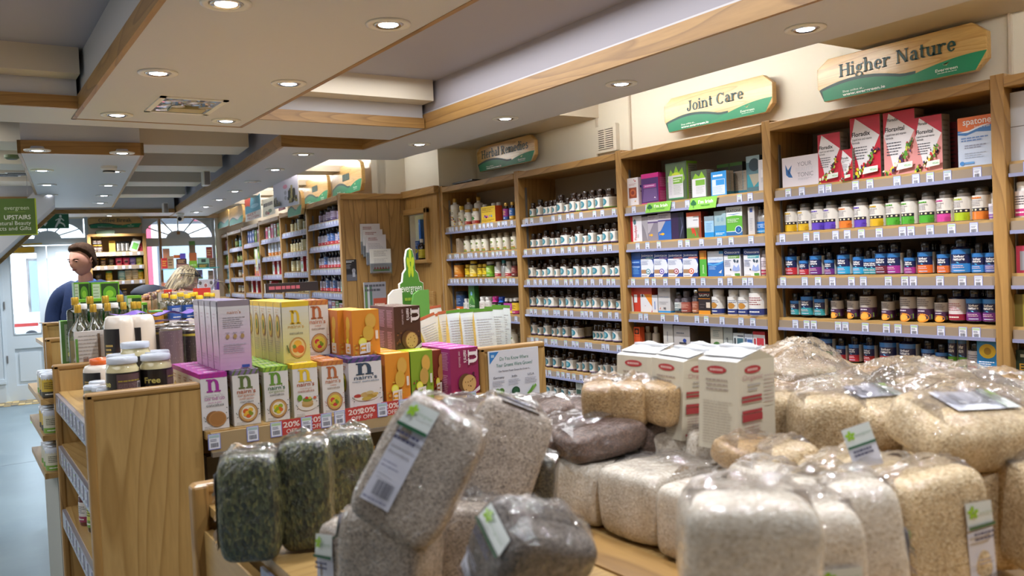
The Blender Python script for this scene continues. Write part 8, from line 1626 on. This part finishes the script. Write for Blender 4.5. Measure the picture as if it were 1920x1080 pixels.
cbput(0, [(.05, 'coffee_d', 'dark coffee jar'), (.14, 'coffee_d', 'dark coffee jar'), (.4, gb, 'gold packet'), (.53, bk_, 'black packet'), (.62, bk_, 'black packet'), (.71, bk_, 'black packet'), (.94, rd_, 'dark red carton')])
for i, x in enumerate((.05, .14)):
    o = put_bottle(KITS['coffee_d'], CB @ T(-W+.04+x*(2*W-.08), -.2, cz[0]+.102), 'jar'); tag(o, f'dark coffee jar stacked on another at the top left, {["left", "right"][i]} stack', 'jar', 'goods on the unit beside the doors')
o = MB().box(-.05, .05, -.004, .004, 0, .17, mat('leaflet_white', '#c4ccc8', .5)).box(-.03, .04, -.006, -.004, .03, .12, mat('leaf_green', '#5f9a4a', .4)).obj('leaflet', mat=CB @ T(.19, -.22, cz[0]+.002, 0, 0, .35)); tag(o, 'tilted white and green leaflet on the top shelf beside the doors', 'leaflet')
cbput(1, [(.05, 'coffee_d', 'dark coffee jar'), (.2, 'coffee_d', 'dark coffee jar'), (.36, 'tin_bk', 'tall black tin'), (.52, 'tin_pink', 'pink tin'), (.67, 'tin_pink', 'pink tin'), (.81, 'tin_vio', 'violet tin'), (.94, 'tin_lime', 'lime tin')])
cbput(2, [(.08, 'tin_bk', 'black tin'), (.3, 'jar_y', 'yellow jar with green lid'), (.56, 'tube_t', 'teal canister'), (.7, 'tube_c', 'cream canister'), (.84, 'tube_c', 'cream canister'), (.96, 'jar_y', 'yellow jar with green lid')])
cbput(3, [(.1, 'coffee_d', 'dark coffee jar'), (.3, 'tin_bk', 'black tin'), (.6, 'coffee_d', 'dark coffee jar')])
def flat_sign():
    r = shop_sign('s', FB @ T(-1.365, TF-.05, 2.305) @ Matrix.Rotation(math.radians(90), 4, 'Z'), 0, 0, 0, .66, .16, 'Coffee Break', 'oak shop sign reading Coffee Break above the unit by the doors', .62, .3)
    return r
flat_sign()
MB_o = MB().box(-.13, .1, -.1, .1, 0, .05, mat('dull_green2', '#4a5f4a', .5), ch=.015).obj('folded_bag', mat=CB @ T(-.12, -.15, 2.137)); tag(MB_o, 'dull green folded item on top of the unit beside the doors', 'bag')

# window display goods
sh_ = empty('glass_shelf', FB @ T(-.42, TF-.32, 1.63)); tag(sh_, 'turquoise edged glass shelf of goods in the shop window', 'shelf')
MB().box(-.42, .32, -.12, .12, 0, .01, MATS['window_glass']).box(-.42, .32, -.122, -.12, 0, .01, mat('glass_edge', '#4fb0b0', .2)).obj('plate', sh_)
for x in (-.42, .32):
    MB().tube([(x, .1, .7), (x, .1, -.4)], .006, 6, CHROME).obj('post', sh_)
wt = empty('window_table', FB @ T(-.42, TF-.45, 0)); tag(wt, 'low display table of goods inside the shop window', 'table')
MB().box(-.5, .38, -.35, .28, 1.2, 1.225, PX).obj('tabletop', wt); MB().box(-.5, .38, -.35, -.33, .0, 1.2, PX).obj('front_panel', wt); MB().box(-.48, .36, .2, .22, 0, 1.2, PX).obj('back_panel', wt)
def wpx(x0, x1, yt, yb, t, base, P, desc, z=None, nm='carton', cat='box', d=.06):
    a = onB(x0, (yt+yb)/2, t=t); b = onB(x1, (yt+yb)/2, t=t); zt, zb_ = onB((x0+x1)/2, yt, t=t).z, onB((x0+x1)/2, yb, t=t).z
    if z is not None: zt, zb_ = zt-zb_+z, z
    o = link(nm, carton_mesh('w'+desc, b.x-a.x, d, zt-zb_, base, P), None, FB @ T((a.x+b.x)/2, t, zb_)); tag(o, desc, cat, 'goods in the shop window'); return o
t_ = TF-.40; L1 = lambda c, s=1: Print(60, 60).lines(8, 12, 52, 48, 3, c, .5, s)
wpx(303, 314, 484, 504, t_, '#b8302f', L1('#d8a040'), 'red and white small packet on the window shelf, leftmost'); wpx(314, 326, 480, 504, t_, '#a88a68', L1('#5a4434'), 'tan packet on the window shelf beside the red one')
wpx(306, 318, 466, 484, t_+.08, '#c89070', None, 'salmon card packet standing at the back of the window shelf'); wpx(326, 340, 478, 484, t_+.05, '#d8702a', None, 'orange packet on the window shelf')
wpx(331, 354, 495, 504, t_, '#8a6054', L1('#c8b0a0'), 'brown carton on the window shelf, under the dark one'); wpx(331, 350, 485, 495, t_, '#4a302c', L1('#c89a6a'), 'dark brown carton on the window shelf, on top of another'); wpx(338, 348, 475, 485, t_, '#5a4ab0', None, 'violet packet topmost on the dark brown carton')
wpx(355, 370, 489, 504, t_, '#6f9f2a', Print(60, 60).text('NICE', 10, 22, 18, '#c8dcb0', .02), 'lime carton on the window shelf under the brown one'); wpx(355, 369, 474, 489, t_, '#a0562a', None, 'orange brown carton on the lime one in the window'); wpx(355, 366, 452, 474, t_, '#4a5a34', Print(60, 90, '#6a5a44').rect(0, 60, 60, 90, '#4a7a34'), 'tall green and brown packet topmost of the window stack')
wpx(371, 392, 494, 504, t_, '#2a4a34', L1('#c8a03a'), 'dark green carton on the window shelf, lower'); wpx(371, 392, 483, 494, t_, '#7aa08a', Print(60, 40).rect(18, 8, 42, 30, '#2a3a34'), 'pale green carton on the window shelf, upper'); wpx(393, 404, 484, 504, t_, '#5a4a34', L1('#8a7a5a'), 'brown packet rightmost on the window shelf'); wpx(387, 398, 463, 484, t_, '#8a3a30', L1('#c0a070'), 'dark red packet standing at the right of the window', d=.05)
wpx(331, 346, 511, 524, t_, '#a04a3a', Print(60, 40).text('TICK', 8, 22, 14, '#e0c8c0', .02).text('TOCK', 8, 6, 14, '#e0c8c0', .02), 'red lettered carton below the window shelf'); wpx(347, 363, 511, 524, t_, '#6a8a4a', Print(60, 40).text('TICK', 8, 22, 14, '#d8e0c8', .02).text('TOCK', 8, 6, 14, '#d8e0c8', .02), 'green lettered carton below the window shelf')
wpx(333, 368, 524, 550, t_-.02, '#c0b8b8', Print(90, 60, '#c4bcc0').rect(30, 42, 70, 60, '#b83034').disc(16, 40, 9, 8, '#3a3434').lines(10, 8, 80, 26, 2, '#6a6468'), 'large white carton with red top patch in the window'); wpx(372, 400, 524, 548, t_-.02, '#b8b8c8', Print(90, 60, '#bcbccc').disc(44, 32, 14, 14, '#d8d8e0').disc(44, 32, 9, 9, '#a03a44').disc(12, 44, 9, 9, '#2a2a34').disc(78, 44, 9, 9, '#2a2a34'), 'patterned blue white carton in the window with rosette'); wpx(365, 380, 506, 523, t_+.08, '#8a8ac0', Print(60, 60).rect(0, 0, 60, 14, '#3a7a4a'), 'lilac blue packet hanging in the window'); wpx(402, 411, 524, 545, t_, '#4a2a8a', None, 'violet packet at the right end of the window table')
wpx(391, 400, 507, 524, t_+.05, '#7a6a5a', None, 'grey brown packet below the right of the window shelf'); wpx(304, 330, 530, 556, t_, '#b86a4a', L1('#e0c0a0'), 'terracotta carton low in the window behind the woman'); wpx(368, 392, 548, 560, t_-.05, '#c83a7a', L1('#f0c0d8'), 'bright pink packet low in the window')

# people
SKIN = mat('skin', '#c58f7c', .5, var=.08, scale=18); HAIR = mat('brown_hair', '#35261c', .95, spec=.1, var=.3, scale=60, bump=.6); BLOND = None
KNIT = mat('navy_knit', '#182c55', .85, var=.12, scale=90, bump=.3); JACK = mat('navy_jacket', '#161c2c', .7, var=.2, scale=20); JEAN = mat('dark_jeans', '#20242e', .8); SHOE = mat('shoe_black', '#151414', .5)
def skin_mesh(name, verts, edges, rad, m, root=0, sub=2, parent=None, M=None):
    me = bpy.data.meshes.new(name); me.from_pydata([tuple(v) for v in verts], edges, [])
    o = link(name, me, parent, M); me.materials.append(m)
    bm = bmesh.new(); bm.from_mesh(me); bm.verts.layers.skin.verify(); bm.to_mesh(me); bm.free()
    mod = o.modifiers.new('skin', 'SKIN'); mod.use_smooth_shade = True
    for i, r_ in enumerate(rad): me.skin_vertices[0].data[i].radius = r_ if isinstance(r_, tuple) else (r_, r_); me.skin_vertices[0].data[i].use_root = (i == root)
    s_ = o.modifiers.new('sub', 'SUBSURF'); s_.levels = sub; s_.render_levels = sub
    return o
def head_mesh(m, lips='#9a5a50', female=False, jaw=1.0):
    """face looks along -y; origin at the base of the skull, height about .235"""
    NU, NV = 40, 34; mb = MB()
    def g(a, b, s): return math.exp(-((a/s)**2+(b/s)**2))
    def f(u, v):
        th = (u-.5)*2*math.pi; ph = v*math.pi; sx, sz = math.sin(ph), -math.cos(ph)
        x = sx*math.sin(th); y = -sx*math.cos(th); z = sz
        X, Y, Z = x*.076, y*.097, z*.118
        fr = max(0, -y)
        if z < 0: k = 1+.0*z; X *= 1-.30*(-z)**1.6/jaw; Y *= (1-.12*(-z)) if y < 0 else 1-.35*(-z)
        if y > 0: Y *= 1.0+.05*max(0, z)
        dx, dz = x, z
        Y -= .024*g(dx/.9, (dz+.2)/1.4, .15)*fr + .012*g(dx, (dz+.02)/2.0, .12)*fr   # nose
        Y -= .006*math.exp(-((dz-.20)/.10)**2)*math.exp(-(dx/.5)**4)*fr             # brow
        for s in (-1, 1):
            Y += .010*g(dx-s*.36, dz-.04, .17)*fr; Y -= .004*g(dx-s*.5, dz+.22, .2)*fr  # sockets, cheeks
            Y -= .004*g(dx-s*.13, (dz+.27), .08)*fr
        Y -= .007*g(dx/1.8, (dz+.47)/.7, .12)*fr; Y += .004*g(dx/2.5, (dz+.41)/.4, .08)*fr
        Y -= .010*g(dx/1.4, dz+.78, .2)*fr; Y += .005*g(dx/1.6, dz+.61, .1)*fr
        return (X, Y, Z+.118)
    mb.grid(f, NU, NV, m)
    return mb, f
def build_head(parent, M, m, hair, female=False):
    h = empty('head', None); h.parent = parent; h.matrix_local = M
    mb, f = head_mesh(m, female=female); me = mb.mesh('face', True); bm = bmesh.new(); bm.from_mesh(me); bmesh.ops.remove_doubles(bm, verts=bm.verts, dist=.0005); bm.to_mesh(me); bm.free(); me.polygons.foreach_set('use_smooth', [True]*len(me.polygons)); link('face', me, h)
    e = MB()
    for s in (-1, 1):
        e.lathe([(0, -.011), (.0075, -.008), (.011, 0), (.0075, .008), (0, .011)], 12, mat('eye_white', '#c8bcb4', .2), T(s*.029, -.077, .124)); e.lathe([(0, -.0045), (.006, -.003), (.006, .0), (0, .002)], 10, mat('iris', '#2a2420', .2), T(s*.031, -.0885, .1225, 0, math.radians(90)))
        e.tube([(s*.017, -.0895, .1275), (s*.03, -.0905, .1305), (s*.044, -.082, .127)], .003, 6, m); e.tube([(s*.018, -.0885, .118), (s*.03, -.0885, .1165), (s*.042, -.082, .119)], .0022, 6, m)
        e.tube([(s*.013, -.098, .1375), (s*.03, -.0995, .1425), (s*.052, -.085, .138)], [.0035, .005, .0025], 6, hair)
    e.obj('eyes', h, smooth=True)
    MB().tube([(-.022, -.0895, .062), (-.01, -.0965, .0635), (0, -.0975, .0625), (.01, -.0965, .0635), (.022, -.0895, .062)], [.001, .0035, .0035, .0035, .001], 8, mat('lips', '#8a4a42', .45)).tube([(-.02, -.089, .059), (0, -.0965, .0565), (.02, -.089, .059)], [.001, .0042, .001], 8, MATS['lips']).obj('mouth', h, smooth=True)
    for s in (-1, 1):
        MB().tube([(s*.073, .0, .095), (s*.079, -.004, .11), (s*.084, .002, .132), (s*.085, .014, .143), (s*.083, .024, .135), (s*.079, .02, .118), (s*.075, .008, .1), (s*.073, .0, .095)], .0052, 7, m).lathe([(0, -.002), (.013, 0), (0, .003)], 10, m, T(s*.077, .009, .12, 0, 0, math.radians(90))).obj('ear', h, smooth=True)
    return h
# the man: body is one continuous skin mesh per garment, standing, head turned down to his right
mp_ = empty('person', T(.86, 7.2, 0, math.radians(-10))); tag(mp_, 'man with short brown hair in a navy sweater looking down to the left', 'person')
# heading: torso faces the camera, slightly turned to the picture's left
FA_ = math.radians(-22)
mp_.matrix_world = T(.86, 7.2, 0, FA_)
V = lambda *a: Vector(a)
vs = [V(0, 0, .98), V(0, -.01, 1.12), V(0, -.015, 1.28), V(0, -.0, 1.42), V(0, .005, 1.50),
      V(-.1, .0, 1.455), V(-.175, .0, 1.425), V(-.225, .01, 1.32), V(-.25, .0, 1.16), V(-.255, -.06, 1.0), V(-.235, -.14, .9),
      V(.1, .0, 1.455), V(.175, .0, 1.425), V(.225, .01, 1.32), V(.25, .0, 1.16), V(.265, -.05, 1.0), V(.26, -.13, .88)]
ed = [(0, 1), (1, 2), (2, 3), (3, 4), (3, 5), (5, 6), (6, 7), (7, 8), (8, 9), (9, 10), (3, 11), (11, 12), (12, 13), (13, 14), (14, 15), (15, 16)]
rd_ = [(.19, .13), (.19, .135), (.215, .145), (.17, .12), (.07, .07), (.115, .1), (.095, .095), (.078, .08), (.066, .066), (.055, .055), (.045, .045), (.115, .1), (.095, .095), (.078, .08), (.066, .066), (.055, .055), (.045, .045)]
skin_mesh('sweater', vs, ed, rd_, KNIT, parent=mp_)
MB().lathe([(.068, 0), (.074, .008), (.074, .02), (.066, .026), (.06, .02)], 22, mat('collar_blue', '#2a5a9a', .8), T(0, .0, 1.515, 0, math.radians(12)), sy=.95).obj('collar', mp_, smooth=True)
# bare body: legs, neck, hands in one skin
vs = [V(0, 0, .95), V(-.1, 0, .9), V(-.11, -.01, .5), V(-.11, .02, .1), V(.1, 0, .9), V(.11, -.01, .5), V(.11, .02, .1)]
skin_mesh('trousers', vs, [(0, 1), (1, 2), (2, 3), (0, 4), (4, 5), (5, 6)], [(.15, .11), (.1, .1), (.068, .07), (.055, .06), (.1, .1), (.068, .07), (.055, .06)], JEAN, parent=mp_, sub=1)
skin_mesh('neck', [V(0, .0, 1.44), V(0, -.0, 1.54), V(0, -.022, 1.62)], [(0, 1), (1, 2)], [(.06, .06), (.056, .058), (.055, .06)], SKIN, parent=mp_)
for s in (-1, 1): MB().box(-.045, .045, -.2, .07, 0, .07, SHOE, ch=.02).obj('shoe', mp_, mat=T(s*.11, 0, 0, s*.1))
def hand(parent, base, direction, s, m=None):
    m = m or SKIN; h = empty('hand', None); h.parent = parent; h.matrix_local = Matrix.Translation(base) @ direction.to_track_quat('-Z', 'Y').to_matrix().to_4x4()
    vs = [V(0, 0, 0), V(0, 0, -.05), V(0, 0, -.085)]; skin_mesh('palm', vs, [(0, 1), (1, 2)], [(.026, .018), (.036, .014), (.036, .011)], m, parent=h)
    for i, (x, L) in enumerate(((-.027, .065), (-.009, .075), (.009, .07), (.026, .055))):
        skin_mesh('finger', [V(x, 0, -.075), V(x, -.006, -.085-L*.45), V(x, -.022, -.085-L*.75), V(x, -.038, -.085-L*.9)], [(0, 1), (1, 2), (2, 3)], [.009, .0085, .008, .007], m, parent=h, sub=1)
    skin_mesh('thumb', [V(s*.02, 0, -.02), V(s*.042, -.012, -.045), V(s*.05, -.022, -.075)], [(0, 1), (1, 2)], [.012, .010, .008], m, parent=h, sub=1)
    return h
hand(mp_, V(-.235, -.155, .885), V(.05, -.35, -.5).normalized(), 1); hand(mp_, V(.257, -.14, .865), V(-.05, -.35, -.5).normalized(), -1)
hd = build_head(mp_, T(0, -.03, 1.575, math.radians(-27), math.radians(9)), SKIN, HAIR)
# short hair: a displaced cap over the skull
R = random.Random(4); kk = [(V(R.uniform(-1, 1), R.uniform(-1, 1), R.uniform(-1, 1))*60, R.uniform(0, 6)) for _ in range(12)]
def hairf(u, v):
    th = (u-.5)*2*math.pi; front = abs(th) < 1.15
    lim = 1.12 if front else (1.42 if abs(th) < 1.75 else 2.15); lim = .86 if abs(th) < .8 else (.86+(abs(th)-.8)*.6 if abs(th) < 1.35 else (1.19+(abs(th)-1.35)*1.5 if abs(th) < 1.75 else min(2.25, 1.79+(abs(th)-1.75)*1.6)))
    ph = v*lim; x, y, z = math.sin(ph)*math.sin(th), -math.sin(ph)*math.cos(th), math.cos(ph)
    n_ = sum(math.sin(k.dot(V(x, y, z))*.22+p) for k, p in kk)/12; t = .014+.009*n_+(.012*math.exp(-((ph-.7)/.5)**2))
    e = min(1, (1-v)*7); t = t*e-.0015*(1-e)
    return (x*(.077+t), y*(.098+t)+.002, z*(.118+t*1.1)+.118)
MB().grid(hairf, 44, 20, HAIR).obj('hair', hd, smooth=True)
# the woman: bending over, streaked blonde hair, sunglasses pushed up
bm_, n_, l_, b_ = nt('streaked_blonde'); tc = n_.new('ShaderNodeTexCoord'); mp2 = n_.new('ShaderNodeMapping'); mp2.inputs['Scale'].default_value = (60, 60, 4); ns = n_.new('ShaderNodeTexNoise'); ns.inputs['Scale'].default_value = 1.2; ns.inputs['Detail'].default_value = 4
r_ = n_.new('ShaderNodeValToRGB'); e_ = r_.color_ramp.elements; e_[0].color = (*rgb('#4a3a28'), 1); e_[0].position = .38; e_[1].color = (*rgb('#c8b48c'), 1); e_[1].position = .62
l_.new(tc.outputs['Object'], mp2.inputs['Vector']); l_.new(mp2.outputs[0], ns.inputs['Vector']); l_.new(ns.outputs['Fac'], r_.inputs['Fac']); l_.new(r_.outputs[0], b_.inputs['Base Color']); b_.inputs['Roughness'].default_value = .5; MATS['streaked_blonde'] = bm_
wp = at(302, 560, 'Y', 7.7); wo = empty('person', T(wp[0], 7.7, 0, math.radians(35))); tag(wo, 'blonde woman with raised sunglasses in a dark navy jacket, head bowed', 'person')
vs = [V(0, .12, .92), V(-.02, .08, 1.06), V(-.0, .02, 1.2), V(0, -.06, 1.33), V(0, -.13, 1.40), V(-.09, -.04, 1.345), V(-.165, -.05, 1.3), V(-.2, -.1, 1.17), V(-.19, -.2, 1.08), V(-.12, -.34, 1.1), V(.09, -.04, 1.345), V(.165, -.05, 1.3), V(.2, -.1, 1.17), V(.19, -.2, 1.08), V(.12, -.34, 1.1)]
ed = [(0, 1), (1, 2), (2, 3), (3, 4), (3, 5), (5, 6), (6, 7), (7, 8), (8, 9), (3, 10), (10, 11), (11, 12), (12, 13), (13, 14)]
skin_mesh('jacket', vs, ed, [(.16, .12), (.145, .115), (.16, .12), (.14, .1), (.06, .06), (.085, .085), (.075, .075), (.06, .06), (.052, .052), (.04, .04), (.085, .085), (.075, .075), (.06, .06), (.052, .052), (.04, .04)], JACK, parent=wo)
skin_mesh('trousers', [V(0, .12, .9), V(-.09, .12, .86), V(-.09, .1, .48), V(-.09, .12, .08), V(.09, .12, .86), V(.09, .1, .48), V(.09, .12, .08)], [(0, 1), (1, 2), (2, 3), (0, 4), (4, 5), (5, 6)], [(.15, .12), (.095, .095), (.06, .065), (.045, .05), (.095, .095), (.06, .065), (.045, .05)], JEAN, parent=wo, sub=1)
for s in (-1, 1): MB().box(-.04, .04, -.17, .06, 0, .06, SHOE, ch=.018).obj('shoe', wo, mat=T(s*.09, .1, 0))
skin_mesh('neck', [V(0, -.1, 1.38), V(0, -.15, 1.455)], [(0, 1)], [.05, .05], SKIN, parent=wo)
for s in (-1, 1): hand(wo, V(s*.115, -.36, 1.1), V(0, -.8, -.3).normalized(), -s)
hw = build_head(wo, T(0, -.19, 1.40, math.radians(25), math.radians(30)), SKIN, MATS['streaked_blonde'], True)
def lhair(u, v):
    th = .75+u*(2*math.pi-1.5)-math.pi*0; th = (u-.5)*(2*math.pi-(1.3 if v < .45 else 1.3+min(1.5, (v-.45)*9)))+math.pi
    if v < .45:
        ph = v/.45*1.45; x, y, z = math.sin(ph)*math.sin(th), -math.sin(ph)*math.cos(th), math.cos(ph); t = .014+.003*math.sin(th*23); return (x*(.077+t), y*(.098+t), z*(.118+t)+.118)
    k = (v-.45)/.55; x, y = math.sin(th), -math.cos(th); r_ = .992; t = .014+.004*math.sin(th*19+k*2)+.012*math.sin(k*3); sw = .03*k*k
    return (x*(.077+t)*(1+.1*k), y*(.098+t)*(1-.05*k), .118+.014-(k*.2)+.01*math.sin(th*7))
MB().grid(lhair, 60, 26, MATS['streaked_blonde']).obj('hair', hw, smooth=True)
def fringe(u, v):
    th = (u-.5)*1.9; ph = .05+v*.95; x, y, z = math.sin(ph)*math.sin(th), -math.sin(ph)*math.cos(th), math.cos(ph); t = .012; return (x*(.077+t), y*(.098+t), z*(.118+t)+.118)
MB().grid(fringe, 20, 10, MATS['streaked_blonde']).obj('fringe', hw, smooth=True)
sg = MB()
for s in (-1, 1): sg.lathe([(0, -.004), (.027, -.003), (.03, 0), (0, .004)], 16, DARK, T(s*.034, -.075, .215, 0, math.radians(40))); sg.tube([(s*.06, -.07, .213), (s*.094, -.02, .195), (s*.094, .04, .165)], .0035, 6, DARK)
sg.tube([(-.012, -.085, .215), (.012, -.085, .215)], .003, 6, DARK); o = sg.obj('sunglasses', hw, smooth=True)
# dark grey slouched hood/cap resting in front of the woman
p = at(288, 545, 'Y', 7.2); o = MB().lathe([(.0, .1), (.06, .09), (.105, .055), (.125, .02), (.12, 0), (.0, -.005)], 26, JACK, sx=1.35, sy=.9).obj('cap', mat=T(p[0], 7.25, p[2]-.05, 0, 0, .15), smooth=True); tag(o, 'dark navy flat cap shape between the man and the blonde woman', 'cap')
# nuts display behind: wicker-like heap
p = at(250, 560, 'Y', 6.4)
bk = MB().lathe([(.2, 0), (.24, .12), (.25, .2), (.22, .2), (0, .15)], 24, mat('basket_tan', '#8a6238', .7, var=.3, scale=40, bump=.8)).obj('basket', mat=T(p[0]+.1, 6.3, DECK-.2+.2), smooth=True)
bk.matrix_world = T(p[0]+.12, 5.8, DECK+.001); tag(bk, 'tan basket of dark dried goods behind the glass bottles', 'basket')
hp = MB(); R = random.Random(8)
for i in range(120):
    a = R.uniform(0, 6.28); r_ = .2*math.sqrt(R.random()); hp.lathe([(0, -.018), (.014, -.01), (.018, 0), (.013, .01), (0, .018)], 6, [mat('nut_brown', '#7a4f2a', .6), mat('nut_red', '#6a2f28', .5), mat('nut_gold', '#a87a3a', .6)][i % 3], T(r_*math.cos(a), r_*math.sin(a), .2+.05*(1-(r_/.2)**2), R.uniform(0, 3), R.uniform(0, 3)))
q_ = hp.obj('contents', bk, smooth=True); q_['kind'] = 'stuff'
# ------ final check of labels
dup_ = {k: v for k, v in used.items() if len(v) > 1}
if dup_: print('DUPLICATE LABELS', len(dup_), list(dup_.items())[:12])
